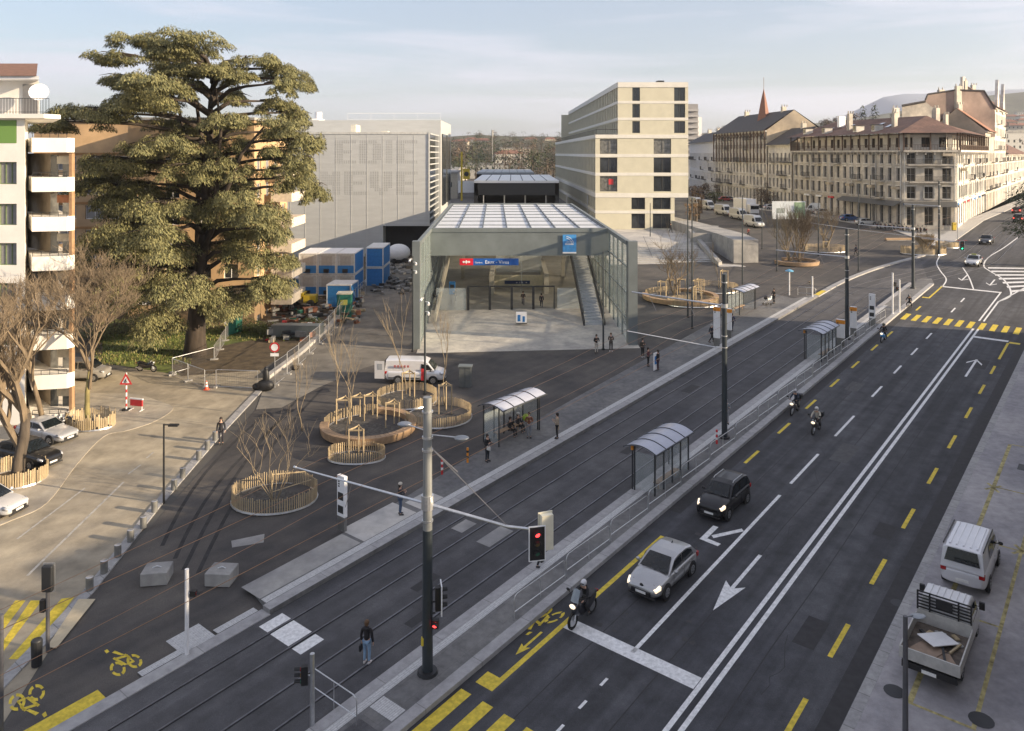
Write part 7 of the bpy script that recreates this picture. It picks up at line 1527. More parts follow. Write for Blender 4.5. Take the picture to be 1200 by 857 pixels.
def person(label,loc,rz,pose='stand',arms='down',top=(.03,.03,.035),bot=(.03,.035,.05),hair='dark',coat=0,hood=False,helmet=None,bag=None,shoe=(.03,.03,.03),ph=1,lean=0,hgt=1.0,detail=True,cat='person',hat=None,stoop=None):
    t=thing('person',loc,rz,label,cat); t.scale=(hgt,)*3
    J=pose_joints(pose,arms,lean,ph); V=[];E_=[];Rr=[];ix={}
    def v(n,p,r,fr=None): ix[n]=len(V); V.append(p); Rr.append(r); 
    for n,r,fr in(('pel',.105,None),('bel',.095,'pel'),('ch',.11,'bel'),('nb',.07,'ch'),('nk',.05,'nb'),('h1',.065,'nk'),('h2',.092,'h1'),('h3',.07,'h2')):
        v(n,J[n],r); 
        if fr: E_.append((ix[fr],ix[n]))
    ix['nose']=len(V); V.append(J['h2']+Vector((.098,0,-.02))); Rr.append(.014); E_.append((ix['h2'],ix['nose']))
    for s,n in((1,'l'),(-1,'r')):
        for q,r,fr in(('hip',.085,'pel'),('kn',.055,'hip'),('an',.038,'kn'),('to',.032,'an'),('sh',.055,'nb'),('el',.040,'sh'),('wr',.028,'el')):
            v(q+n,J[q+n],r); E_.append((ix[fr+n if fr not in('pel','nb') else fr],ix[q+n]))
        d=J['d'+n]; w_=J['wr'+n]; side=Vector((0,1,0)); side=(side-d*side.dot(d)).normalized(); dn=d.cross(side)
        pm_=len(V); V.append(w_+d*.07); Rr.append(.030); E_.append((ix['wr'+n],pm_))
        if detail:
            for k,(o,l) in enumerate(((-.028,.065),(-.009,.078),(.010,.072),(.028,.055))):
                a=len(V); V.append(w_+d*(.07+l*.55)+dn*o); Rr.append(.0085); E_.append((pm_,a)); b_=len(V); V.append(w_+d*(.07+l)+dn*o+side*(-.02*s)); Rr.append(.0075); E_.append((a,b_))
            a=len(V); V.append(w_+d*.05+dn*.05*(1)); Rr.append(.009); E_.append((pm_,a))
    skin('body',V,E_,Rr,M_skin,t)
    # jacket
    mt=mat('cloth '+str(tuple(top)),top,.85,var=.15,scale=8); mb=mat('cloth '+str(tuple(bot)),bot,.85,var=.15,scale=8)
    V=[J['ch'],J['bel'],J['pel'],J['nb']]; E_=[(0,1),(1,2),(0,3)]; Rr=[.145,.135,.135 if not coat else .15,.085]
    if coat and pose in('stand','walk'): V.append(J['pel']+Vector((0,0,-coat))); Rr.append(.165); E_.append((2,4))
    for n in'lr':
        k=len(V); V+=[J['sh'+n]+Vector((0,0,-.005)),J['el'+n],J['wr'+n]-J['d'+n]*.01]; Rr+=[.078,.060,.048]; E_+=[(3,k),(k,k+1),(k+1,k+2)]
    skin('coat' if coat else 'jacket',V,E_,Rr,mt,t)
    V=[J['pel']+Vector((0,0,-.0))]; E_=[]; Rr=[.12]
    for n in'lr':
        k=len(V); V+=[J['hip'+n],(J['hip'+n]+J['kn'+n])/2,J['kn'+n],J['an'+n]+Vector((0,0,.02))]; Rr+=[.10,.085,.068,.055]; E_+=[(0,k),(k,k+1),(k+1,k+2),(k+2,k+3)]
    skin('trousers',V,E_,Rr,mb,t)
    ms=mat('shoe '+str(tuple(shoe)),shoe,.6)
    for n in'lr':
        a=J['an'+n]; q=J['to'+n]; d=(q-a); d.z=0; d.normalize(); b=MB(); zb_=min(a.z,q.z)-.04
        b.path([a-d*.06+Vector((0,0,-.035)),a+Vector((0,0,-.03)),q+Vector((0,0,-.0))+Vector((0,0,-.0)),q+d*.05],[.045,.055,.045,.028],8); b.build('shoe',ms,t,smooth=True)
    hm={'dark':M_hairb,'brown':M_hairg,'grey':mat('grey hair',(.35,.34,.33),.8),'blond':mat('fair hair',(.35,.24,.12),.8)}[hair]
    H=J['h2']+(J['h3']-J['h2'])*.15
    if helmet is None:
        b=MB(); b.ell((H.x-.025,H.y,H.z+.035),(.112,.103,.105),12,8); b.ell((H.x-.055,H.y,H.z-.04),(.075,.09,.10),10,6); b.build('hair',hm,t,smooth=True)
        b=MB(); [b.ell((J['h2'].x+.088,s*.034,J['h2'].z+.005),(.010,.013,.009),6,4) for s in(-1,1)]; b.build('eyes',M_black,t)
        b=MB(); b.ell((J['h2'].x+.088,0,J['h2'].z-.062),(.008,.024,.006),6,4); b.build('mouth',mat('lips',(.40,.14,.12),.6),t)
        if hat: b=MB(); b.ell((H.x-.01,H.y,H.z+.07),(.125,.118,.10),12,8); b.build('woolly_hat',mat('hat '+str(hat),hat,.9),t,smooth=True)
        if hood: b=MB(); b.ell((J['nb'].x-.08,0,J['nb'].z+.04),(.12,.15,.09),10,6); b.build('hood',mt,t,smooth=True)
    else:
        b=MB(); b.ell((H.x,H.y,H.z),(.155,.135,.15),14,10); b.build('helmet',mat('helmet '+str(helmet),helmet,.2,coat=.6,var=.03),t,smooth=True)
        b=MB(); b.ell((H.x+.035,H.y,H.z-.005),(.135,.115,.055),14,8); b.build('visor',M_carglass,t,smooth=True)
    if bag:
        kind,col,side=bag; m=mat('bag '+str(col),col,.7)
        if kind=='back': b=MB(); b.cbox((J['ch'].x-.20,0,1.22),(.18,.30,.42)); b.build('rucksack',m,t,bevel=.05)
        else:
            w_=J['wrl' if side>0 else 'wrr']; b=MB(); b.cbox((w_.x,w_.y+.03*side,w_.z-.28),(.28,.09,.26)); o=b.build('handbag',m,t,bevel=.03); b=MB(); b.path([(w_.x-.08,w_.y+.03*side,w_.z-.16),(w_.x,w_.y,w_.z-.02),(w_.x+.08,w_.y+.03*side,w_.z-.16)],.008,4); b.build('bag_handle',m,o)
    return t
blk_=(.018,.018,.02); nav=(.02,.03,.06)
def at_(px,py,dz=0): return GP(px,py,dz)
person('woman in black jacket and light blue jeans with a handbag crossing the tram tracks',at_(430,778,.01),R(75),'stand','down',(.018,.016,.018),(.22,.33,.46),'brown',shoe=(.55,.52,.5),bag=('hand',(.02,.02,.02),1),hood=True)
person('person in dark jacket, blue jeans and pale hat with a phone on the near platform',at_(469,608,.22),R(20),'stand','phone',(.035,.035,.045),(.06,.09,.15),'dark',hat=(.55,.50,.42),hgt=1.0)
person('person in long black coat with a white bag standing before the near left shelter',at_(571,545,.22),R(-40),'stand','phone',blk_,(.02,.025,.035),'dark',coat=.35,bag=('hand',(.5,.5,.48),-1))
person('person in beige coat and black trousers standing at the platform edge right of the shelter',at_(653,518,.22),R(170),'stand','phone',(.38,.31,.23),blk_,'dark',coat=.4)
person('person in brown coat and grey trousers standing at the far end of the near shelter',at_(620,517,.22),R(-90),'stand','phone',(.20,.08,.04),(.20,.21,.23),'dark')
person('person dressed in black sitting on the shelter bench, left one of the pair',UP(42.6,-34.25,-.28),ROAD-R(90),'sit','lap',blk_,blk_,'dark')
person('person sitting on the shelter bench with a white hat, right one of the pair',UP(43.5,-34.25,-.28),ROAD-R(90),'sit','lap',(.03,.03,.035),blk_,'dark',hat=(.6,.6,.58))
g=thing('shopping_bag',UP(44.35,-34.2,.70),0,'bright green bag on the shelter bench beside the seated pair','bag'); b=MB(); b.ell((0,0,.22),(.26,.22,.26),10,8); b.build('sack',mat('lime green',(.40,.60,.05),.6),g,smooth=True); b=MB(); b.path([(-.1,0,.4),(0,0,.56),(.1,0,.4)],.015,5); b.build('bag_handle',M_dark,g)
person('person in black walking on the tram island behind the hanging traffic light',at_(633,668,.22),ROAD,'walk','swing',blk_,blk_,'dark')
person('person in black jacket and pale trousers standing left of the dark pole before the hall',at_(699,414,0),R(-80),'stand','phone',blk_,(.45,.42,.36),'dark',bag=('back',(.02,.02,.02),1))
person('person in grey brown coat standing right of the dark pole before the hall',at_(716,412,0),R(-100),'stand','phone',(.09,.08,.07),blk_,'brown',coat=.2,shoe=(.5,.5,.5))
person('person in olive jacket with a bag standing alone on the plaza right of the hall',at_(753,419,0),R(-60),'stand','phone',(.07,.06,.045),blk_,'dark',bag=('back',(.02,.02,.02),1),shoe=(.4,.4,.4))
person('person in black standing beside the small notice panel on the left platform',at_(771,437,.22),R(150),'stand','down',blk_,(.06,.03,.04),'dark')
person('second person in dark red standing close behind the small notice panel',at_(767,436,.22)+Vector((-.4,.9,0)),R(-30),'stand','phone',(.10,.03,.04),blk_,'dark',hgt=.95)
person('person in dark blue coat walking along the platform left of the tall mast',at_(834,404,.22),R(20),'walk','swing',(.025,.028,.045),blk_,'grey',coat=.15)
person('person in violet blue jacket walking between stop panel and far left shelter',at_(858,390,.22),R(60),'walk','swing',(.06,.06,.12),(.03,.03,.05),'dark',bag=('back',(.03,.03,.03),1))
person('person in dark clothes pushing a pram on the far part of the left platform',at_(907,358,.22),R(200),'stand','lap',blk_,blk_,'dark')
pr=thing('pram',at_(899,360,.22),R(20),'white and black pram on the far left platform','pram'); b=MB(); b.lathe((0,0,.5),[(.12,0),(.3,.15),(.32,.35)],10); b.build('carry_cot',M_whitep,pr); b=MB(); b.ell((-.1,0,.85),(.3,.28,.26),10,6); b.build('canopy',M_black,pr); b=MB(); [b.tube((x,y-.02,.14),(x,y+.02,.14),.14,n=12) for x in(-.32,.32) for y in(-.25,.25)]; b.build('wheel',M_rub,pr); b=MB(); [b.tube((-.32*s,y,.15),(.3*s,y,.6),.015,n=4) for s in(-1,1) for y in(-.22,.22)]; b.tube((.3,-.2,.6),(.6,0,1.0),.015,n=4); b.build('chassis',M_steel,pr)
person('person in black coat walking past the bollards on the pale kerb',at_(259,521,.02),R(-75),'stand','down',(.018,.018,.022),(.02,.02,.03),'dark',coat=.2,hgt=1.05,hood=True)
person('grey figure standing behind the tall mast on the tram island',UP(53.2,-23.0,.22),R(-90),'stand','phone',(.25,.27,.29),(.25,.25,.26),'grey')
person('person in black carrying things walking toward the gate, left of the pair inside the hall',(px_at(613,364,94.5).x,94.5,ZFl),R(-90),'walk','phone',blk_,(.10,.10,.11),'dark')
person('person in black jacket walking away from the gate, right of the pair inside the hall',(px_at(634.5,367,93.2).x,93.2,ZFl),R(90),'walk','swing',(.02,.02,.03),(.05,.055,.07),'dark')
person('person standing behind the blue ticket machine inside the hall',(px_at(534,356,97).x,97,ZFl),R(180),'stand','phone',blk_,blk_,'dark')
person('person in grey at the left glass wall inside the hall',(px_at(512,356,97).x,97,ZFl),R(60),'stand','down',(.12,.12,.13),(.06,.06,.07),'dark')
person('second person at the left glass wall inside the hall, in black with a backpack',(px_at(507,357,95.5).x,95.5,ZFl),R(20),'walk','swing',blk_,blk_,'dark',bag=('back',(.05,.05,.06),1))
person('person in dark blue walking on the far plaza beside a thin mast',at_(1003,300,0),R(160),'walk','swing',nav,blk_,'dark')
person('small dark figure walking across the pale paving behind the thick concrete wall',at_(877,278,0),R(100),'walk','swing',(.20,.05,.05),blk_,'dark')
person('person in dark coat on the pale terrace below the block',(px_at(786,272,147).x,147,7.2),R(-60),'walk','swing',blk_,blk_,'dark')
# riders
def rider(bk,label,top,helm,bag=None,lean=.25,zz=.0,seat=-.28,bot=blk_):
    p=bk.location; rz=bk.rotation_euler.z; q=Vector((math.cos(rz),math.sin(rz),0))
    return person(label,p+q*seat+Vector((0,0,-.02+zz)),rz,'ride','bars',top,bot,'dark',helmet=helm,bag=bag,lean=lean)
rider(bk1,'rider in black with a white helmet sitting on the dark big scooter',(.016,.016,.018),(.62,.62,.63))
rider(bk2,'rider in dark blue with a grey helmet on the motorbike beside the guard rail',(.035,.045,.07),(.40,.40,.42))
rider(bk3,'rider in cream jacket with a white helmet on the black motorbike with panniers',(.50,.46,.38),(.62,.60,.56))
rider(bk4,'rider in black with a yellow and dark helmet on the bright blue motorbike',(.02,.02,.022),(.10,.10,.05))
rider(bic,'cyclist in a dark hooded jacket riding over the far zebra crossing',(.03,.03,.035),(.03,.03,.035),seat=-.22,lean=.35)
# people sitting on the cafe terrace of the corner house
for i,(px,py,c) in enumerate(((1031,267,(.1,.12,.2)),(1038,266,(.3,.1,.1)),(1052,268,(.2,.2,.22)),(1062,270,(.05,.05,.06)),(1066,269,(.15,.1,.1)))):
    person(['person in navy','person in red','person in grey','person in black','person in brown'][i]+' standing among the motorbikes before the corner house',at_(px,py-3,.12),R(40*i),'stand','down',c,blk_,'dark',detail=False)
# ================= TREES =================
M_bark=mat('cedar bark',(.055,.042,.032),.95,var=.35,scale=2,bump=1,stretch=(1,1,.25))
M_barkl=mat('grey brown bark',(.19,.145,.095),.95,var=.3,scale=3,stretch=(1,1,.2)); M_barkd=mat('dark bark',(.10,.08,.06),.95,var=.3,scale=3,stretch=(1,1,.2)); M_twig=mat('pale twigs',(.27,.215,.14),.9,var=.25,scale=1)
M_barky=mat('mossy trunk',(.26,.22,.09),.95,var=.35,scale=2,stretch=(1,1,.3))
def tufts(b,rg,c,rx,ry,rz,n,size,droop=.3,k=0,ks=None):
    """needle sprays: small tilted leaf-shaped faces through a flattened volume"""
    for _ in range(n):
        a=rg.uniform(0,2*math.pi); r=math.sqrt(rg.random()); x=r*math.cos(a); y=r*math.sin(a)
        z=rg.uniform(-1,1)*(1-r*r*.7)*.8 - droop*r*r
        p=Vector((c[0]+x*rx,c[1]+y*ry,c[2]+z*rz)); 
        d=Vector((x+rg.uniform(-.5,.5),y+rg.uniform(-.5,.5),-.25-droop*.6*r+rg.uniform(-.25,.35))).normalized()
        s_=d.cross(Vector((0,0,1))); s_=s_.normalized() if s_.length>.01 else Vector((1,0,0)); s_=(s_+Vector((0,0,rg.uniform(-.4,.4)))).normalized()
        l=size*rg.uniform(.6,1.4); w_=l*rg.uniform(.11,.22)
        q=p+d*l
        b.add([p,p+d*l*.5+s_*w_,q,p+d*l*.5-s_*w_],[(0,1,2,3)],k if ks is None else rg.choice(ks))
# cedar
cy=76.; kc=cy/F
ced=thing('cedar_tree',(-31.0,cy,h(-31,cy)),0,'huge layered cedar with drooping grey green branches, tallest tree of the picture','tree')
cmat=[mat('cedar needles',(.165,.160,.066),.85,var=.3,scale=1.5),mat('cedar needles dark',(.095,.102,.045),.85,var=.3,scale=1.5),mat('cedar needles pale',(.225,.21,.09),.85,var=.25,scale=1.5)]
def cp(px,py,dy=0): Y=cy+dy; return Vector(((px-CX)*kc, Y, H0-(py-HY)*kc))
rg=random.Random(21)
b=MB()
tr=[cp(229,418),cp(229,395),cp(232,350),cp(236,300),cp(240,250,1),cp(243,200,1),cp(243,150,.5),cp(247,118,0),cp(250,88,0)]
b.path(tr,[1.15,.92,.72,.56,.46,.38,.30,.22,.10],14); b.build('trunk',M_bark,ced,world=True,smooth=True)
limbs=[[(236,300,0),(255,262,-1),(262,200,-1.5),(268,150,-2),(262,105,-2)],[(232,330,0),(222,280,2),(218,220,3),(205,170,3),(192,118,3),(178,90,2)],[(238,270,0),(275,230,-3),(300,180,-4),(325,150,-4)],[(240,235,0),(230,180,2),(222,130,2),(216,95,2)]]
# foliage plates: px, py, half width px, half depth m, half height px
plates=[(238,66,30,3.5,8),(262,80,30,3.5,8),(318,74,26,3,8),(345,98,14,2.5,8),(204,74,30,3.5,8),(230,100,30,4,9),(178,49,28,3,6),(212,50,34,3.6,8),(252,54,40,4,9),(296,66,34,3.5,9),(334,84,22,3,9),(160,68,18,3,8),(186,66,34,4,9),(228,74,28,3.5,8),(284,86,24,3,8),
(140,87,20,3.5,8),(160,90,34,4.2,10),(205,92,40,4.5,11),(125,107,22,3.2,8),(168,112,40,4.5,11),(212,116,34,4,10),(258,104,22,3,9),(308,112,22,3,9),(332,126,22,3,9),
(92,124,26,3.3,9),(82,140,22,3,8),(132,130,32,4,10),(175,136,36,4.3,10),(222,140,34,4,10),(290,136,28,3.4,9),(345,142,26,3.4,10),(362,160,20,3,11),(318,150,26,3.2,9),
(205,158,40,4.5,11),(240,165,26,3.4,9),(170,166,28,3.5,9),(270,162,20,3,10),(335,172,28,3.3,10),(362,182,16,2.6,12),
(118,182,26,3.4,10),(150,186,36,4.2,11),(200,182,36,4.6,11),(238,190,30,4,10),(100,198,20,3,10),(285,188,24,3.2,10),(318,196,26,3.2,10),(348,205,20,2.8,11),
(110,214,26,3.2,9),(155,212,34,4,11),(215,208,36,4.5,12),(255,214,22,3.2,9),(362,215,14,2.4,12),(300,222,22,3,9),
(122,228,30,4,10),(165,232,40,5,11),(210,230,40,5,12),(150,246,36,4.5,11),(250,236,30,4,11),(285,240,30,4,11),(325,236,28,3.6,11),(342,252,16,3,12),
(185,254,44,5,12),(230,258,40,5,12),(132,268,22,3.5,10),(275,262,36,4.4,12),(320,262,26,3.6,12),(160,275,32,4.2,11),
(205,282,40,5,12),(250,284,34,4.5,12),(100,286,20,3.2,9),(290,290,28,4,11),(128,296,32,4,10),(328,296,18,3,12),
(170,304,34,4.5,12),(215,312,32,4.5,13),(255,312,30,4.2,12),(108,300,24,3.2,8),(200,330,26,4,14),(222,345,20,3.4,16),(180,322,26,4,10),(270,334,20,3.2,14),(285,342,18,3,12),(318,332,24,3.4,12),(324,320,20,3,10),(260,352,14,2.6,14),(215,372,12,2.6,12)]
b2=MB()
for L_ in limbs:
    b2.path([cp(*q) for q in L_],[.33*(1-.75*i/(len(L_)-1)) for i in range(len(L_))],9)
def trunk_at(z):
    for i in range(len(tr)-1):
        if tr[i].z<=z<=tr[i+1].z: return tr[i]+(tr[i+1]-tr[i])*((z-tr[i].z)/(tr[i+1].z-tr[i].z))
    return tr[-1]
fol=MB()
for (px,py,hw_,dp,hh_) in plates:
    dist=abs(px-238)*kc
    dy=rg.uniform(-1,1)*max(1.5,(9.5-dist*.55))
    c=cp(px,py,dy); base=trunk_at(max(tr[1].z+2,c.z-1.2-dist*.12)); m=(base+c)/2+Vector((0,0,.25+dist*.05))
    b2.path([base,base+(m-base)*.55+Vector((0,0,.5)),m,c-Vector((0,0,.25))],[.26,.2,.14,.05],7)
    for _ in range(5):
        a=rg.uniform(0,6.28); e=c+Vector((hw_*kc*.8*math.cos(a),dp*.8*math.sin(a),-.35)); b2.path([m+(c-m)*.5,c+(e-c)*.5+Vector((0,0,.1)),e],[.07,.05,.02],4)
    w_=hw_*kc
    # a plate is several overlapping fans
    for j in range(12):
        ox_=rg.uniform(-.8,.8); oy_=rg.uniform(-.8,.8); s_=rg.uniform(.25,.5)
        cc=(c.x+ox_*w_,c.y+oy_*dp,c.z-1.1*(ox_*ox_+oy_*oy_)*hh_*kc*.8+rg.uniform(-.7,.6)*hh_*kc)
        tufts(fol,rg,cc,w_*s_,dp*s_,hh_*kc*.55,int(220+w_*dp*s_*s_*170),.25,1.6,ks=[0,0,2,1,2])
b2.build('limb',M_bark,ced,world=True,smooth=True)
fol.build('crown',cmat,ced,world=True)
# bare trees
def bare(name,label,loc,hgt,r0,seed,m1,m2,spread=.55,levels=5,split=.32,kids_=3,group=None,lean=(0,0),up=.35,twig=.012,trunk_h=.28,rz=0,cat='tree',tag_=True,multi_stem=1,nk=None):
    rg=random.Random(seed); t=thing(name,loc,rz,label,cat,group); T=MB(); B=MB()
    def grow(p,d,l,r,lv):
        d=d.normalized(); q=p
        pts=[p]; rs=[r]; k=3 if lv>1 else 2
        for i in range(k):
            d=(d+Vector((rg.uniform(-.16,.16),rg.uniform(-.16,.16),rg.uniform(-.06,.12)))).normalized(); q=q+d*(l/k); pts.append(q); rs.append(r*(1-.38*(i+1)/k))
        (T if lv==levels else B).path(pts,rs,8 if lv==levels else (6 if lv>2 else 3),cap=lv>2)
        if lv==0: return
        n=kids_ if lv>1 else (nk or kids_+1)
        for i in range(n):
            f=1 if i==0 else rg.uniform(.45,1.0); s_=pts[-1] if f==1 else pts[0]+(pts[-1]-pts[0])*f
            a=rg.uniform(0,6.28); sd=Vector((math.cos(a),math.sin(a),0)); nd=d*(1-spread)+sd*spread*rg.uniform(.7,1.3)+Vector((0,0,up*rg.uniform(.3,1.2)))
            grow(s_,nd,l*rg.uniform(.62,.86),max(r*.60,twig),lv-1)
    if multi_stem>1:
        T.lathe((0,0,-.1),[(r0*2,0),(r0*1.6,.25)],8)
        for i in range(multi_stem): a=i*6.28/multi_stem+rg.random(); grow(Vector((.12*math.cos(a),.12*math.sin(a),0)),Vector((math.cos(a)*spread,math.sin(a)*spread,1)),hgt*.34,r0,levels-1)
    else: grow(Vector((0,0,-.05)),Vector((lean[0],lean[1],1)),hgt*trunk_h,r0,levels)
    T.build('trunk',m1,t,smooth=True); B.build('branches',m2,t,smooth=False); return t
bare('street_tree','thick dark bare tree at the left edge rising from the stave ring',GP(20,566,.04),17,.42,5,M_barkd,M_barkl,.42,7,kids_=3,up=.46,trunk_h=.25,twig=.009,nk=6)
bare('street_tree','thin street tree with mossy yellow trunk and dense pale twigs',GP(104,506,.04),13.0,.22,14,M_barky,M_barkl,.48,7,kids_=3,up=.36,trunk_h=.34,twig=.009,nk=6)
bare('street_tree','bare tree with dense fine twigs before the white house balconies',GP(50,492,.1),13.5,.2,31,M_barkl,M_barkl,.48,6,kids_=3,up=.34,trunk_h=.30,twig=.009,nk=6)
# thin clump trees in the planters
P_=[(322,588,5.6,'feathery bare multi stem shrub in the single oval bed',3,5),(352+2,505,4.6,'young bare tree leaning over the round bench bed',4,1),(405,522,6.4,'tall thin young tree inside the small oval bed',5,1),(393,496,6.0,'thin young tree at the back of the round bench bed',6,1),(476,462,6.0,'young bare tree inside the bed beside the white van',7,1),(521,476,5.6,'thin young tree in the right hand stave bed',8,1),
(782,340,6.5,'young bare tree over the far bench bed, left side',9,1),(790,345,7.5,'bare branching tree before the broad steps',10,3),(812,352,5.0,'young tree in the far stave fenced bed',11,1),(842,338,5.0,'thin young tree beside the tall stake frame',12,1),
(968,290,6.5,'pale bare tree with open crown right of the ring bench',14,3)]
for px,py,hh,l,sd_,ms_ in P_:
    p=GP(px,py,.05)
    if px==968: bare('young_tree',l,p,7.5,.13,sd_,M_twig,M_twig,.5,5,kids_=3,up=.55,multi_stem=4,twig=.02)
    elif ms_==5: bare('bare_shrub',l,p,hh*1.15,.03,sd_,M_twig,M_twig,.46,4,kids_=2,up=.4,multi_stem=6,twig=.006)
    elif px==790: bare('young_tree',l,p,hh,.09,sd_,M_barkd,M_barkl,.55,5,kids_=3,up=.4,multi_stem=4,twig=.014)
    else: bare('young_tree',l,p,hh,.045,sd_,M_twig,M_twig,.30,3,kids_=3,up=.6,trunk_h=.55,twig=.006)
bare('bare_shrub','large bare shrub full of pale twigs in the ring bench bed',GP(926,306,.05),8.5,.08,40,M_barkl,M_twig,.42,5,kids_=3,up=.55,multi_stem=8,twig=.018)
bare('bare_shrub','second bare shrub beside the large one in the ring bench bed',GP(937,307,.05),8.5,.09,41,M_barkl,M_barkl,.34,5,kids_=3,up=.55,multi_stem=6,twig=.018)
tag(bare('young_tree','yellowish dry shrubs inside the far stave fenced bed',GP(1083,296,.05),3.6,.05,44,M_twig,M_wood,.45,4,kids_=4,up=.5,multi_stem=12,twig=.03),cat='shrub')
# broadleaf/conifer crowns for the background
def leafy(name,label,loc,w_,hh,seed,cols,shape='round',group=None,n=900,size=.7,trunk=.3,big=None,parent_mat=None):
    rg=random.Random(seed); t=thing(name,loc,0,label,'tree',group); b=MB(); b.path([(0,0,-.2),(rg.uniform(-.2,.2),0,hh*.4),(0,0,hh*.8)],[trunk,trunk*.7,trunk*.2],6); b.build('trunk',M_barkd,t)
    f=MB()
    nl=9
    for j in range(nl):
        if shape=='cone': z=hh*(.15+.8*j/nl); r=w_*(1-.92*j/nl); c=(rg.uniform(-.1,.1)*w_,rg.uniform(-.1,.1)*w_,z); tufts(f,rg,c,r,r,hh*.09,int(n/nl*(1.3-j/nl)),size,.7,ks=[0,0,1])
        else:
            a=rg.uniform(0,6.28); r=rg.uniform(.15,.6)*w_; z=hh*rg.uniform(.38,.86); s_=w_*rg.uniform(.35,.6)*(1.15-abs(z/hh-.6)); tufts(f,rg,(r*math.cos(a),r*math.sin(a),z),s_,s_,s_*.8,int(n/nl),size,.15,ks=[0,0,1])
    f.build('crown',cols,t); return t
G1=[mat('conifer needles',(.045,.062,.030),.9,var=.35,scale=.5),mat('conifer needles dark',(.022,.035,.018),.9)]
G2=[mat('brown twig mass',(.16,.115,.075),.95,var=.3,scale=.4),mat('grey twig mass',(.11,.085,.065),.95)]
G3=[mat('olive crown',(.09,.10,.035),.9,var=.35,scale=.5),mat('olive crown dark',(.055,.065,.025),.9)]
G4=[mat('russet leaves',(.30,.19,.09),.95,var=.3,scale=.5),mat('russet leaves dark',(.20,.13,.07),.95)]
leafy('conifer_tree','dark conifer at the right edge on the avenue pavement',(77.5,112,h(77,112)),6.3,13.8,3,[G1[0],mat('conifer olive',(.06,.07,.03),.9)],'round',n=7000,size=.6,trunk=.5)
# hedge and bushes round the lawn
rg=random.Random(4)
for i,(px,py,w_,hh) in enumerate(((112,398,2.0,2.2),(140,392,2.2,2.0),(165,388,2.0,1.8),(195,384,2.0,1.9),(318,392,1.6,1.6),(365,385,1.3,1.5),(292,388,1.6,1.7))):
    f=thing('garden_bush',GP(px,py),0,['olive bush at the left end of the lawn edge','low green bush on the lawn under the cedar','yellow green bush behind the cedar trunk'][i%3],'bush','bushes along the lawn edge'); b=MB(); tufts(b,rg,(0,0,hh*.5),w_,w_*.7,hh*.5,900,.28,.2,ks=[0,1]); b.build('foliage',[mat('bush green',(.12,.14,.04),.9,var=.3),mat('bush olive',(.08,.085,.03),.9)],f); b=MB(); b.tube((0,0,0),(0,0,hh*.5),.08,n=5); b.build('stem',M_barkd,f)
# garden wall behind the lawn
gw=MB(); a=GP(110,384);e=GP(300,374); gw.prism([(a.x,a.y),(e.x,e.y),(e.x,e.y+.3),(a.x,a.y+.3)],lambda x,y:h(x,y)-.1,lambda x,y:h(x,y)+1.5); tag(gw.build('garden_wall',mat('brown garden wall',(.22,.16,.10),.9,var=.2,scale=1)),'low brown wall between lawn and orange block','wall')
gt=thing('green_screen',GP(275,391),R(60),'green fabric screen on the fence beside the cedar','screen'); b=MB(); b.box(-1.0,-.03,0,1.0,.03,2.3); b.build('fabric',mat('screen green',(.02,.16,.11),.8,var=.2),gt); b=MB(); [b.tube((x,0,0),(x,0,2.4),.03,n=5) for x in(-1,1)]; b.build('post',M_steel,gt)
# lawn blades as stuff
rg=random.Random(6); gb=MB()
for _ in range(9000):
    px=rg.uniform(110,372); py=rg.uniform(380,428)
    if px>225 and py>400: continue
    p=GP(px,py); a=rg.uniform(0,6.28); l=rg.uniform(.08,.28); gb.add([p+Vector((.05*math.cos(a),.05*math.sin(a),0)),p-Vector((.05*math.cos(a),.05*math.sin(a),0)),p+Vector((rg.uniform(-.1,.1),rg.uniform(-.1,.1),l))],[(0,1,2)],rg.choice([0,0,1]))
tag(gb.build('lawn_grass',[M_grass,mat('dry grass',(.26,.22,.09),.95)]),'sunlit rough grass under the cedar','grass',None,'stuff')
# ---------- far background ----------
# plaza behind block: parking surface and far square
structure(sheet('far_lot',[G(905,246),G(800,262),(34,172),(40,320),(63,320),(66,205),uv(163,-37)],M_midasph,.006))
def far_tree(px,Y,pytop,w_m,cols,seed,kind,label,group,n=260,size=None,pybase=None):
    x=(px-CX)*Y/F; zb=8.0; top=H0-(pytop-HY)*Y/F; hh=max(5,top-zb)
    return leafy(kind,label,(x,Y,zb),w_m,hh,seed,cols,'cone' if kind=='conifer_tree' else 'round',group,n,size or max(.7,Y*.0035),.35)
rg=random.Random(12)
# street trees in front of the row
for i in range(22):
    px=812+i*6.2; Y=rg.uniform(200,262); far_tree(px,Y,rg.uniform(214,224),rg.uniform(2.6,3.8),rg.choice([G2,G2,G3,G4]),100+i,'bare_tree','brown winter tree in the planting before the street row','winter trees before the street row',n=420,size=.7)
for i in range(5):
    far_tree(808+i*3.5,rg.uniform(150,185),rg.uniform(236,246),1.1,G4,150+i,'dry_bush','small russet leaved tree behind the terrace','russet trees by the parked vans',n=240,size=.4)
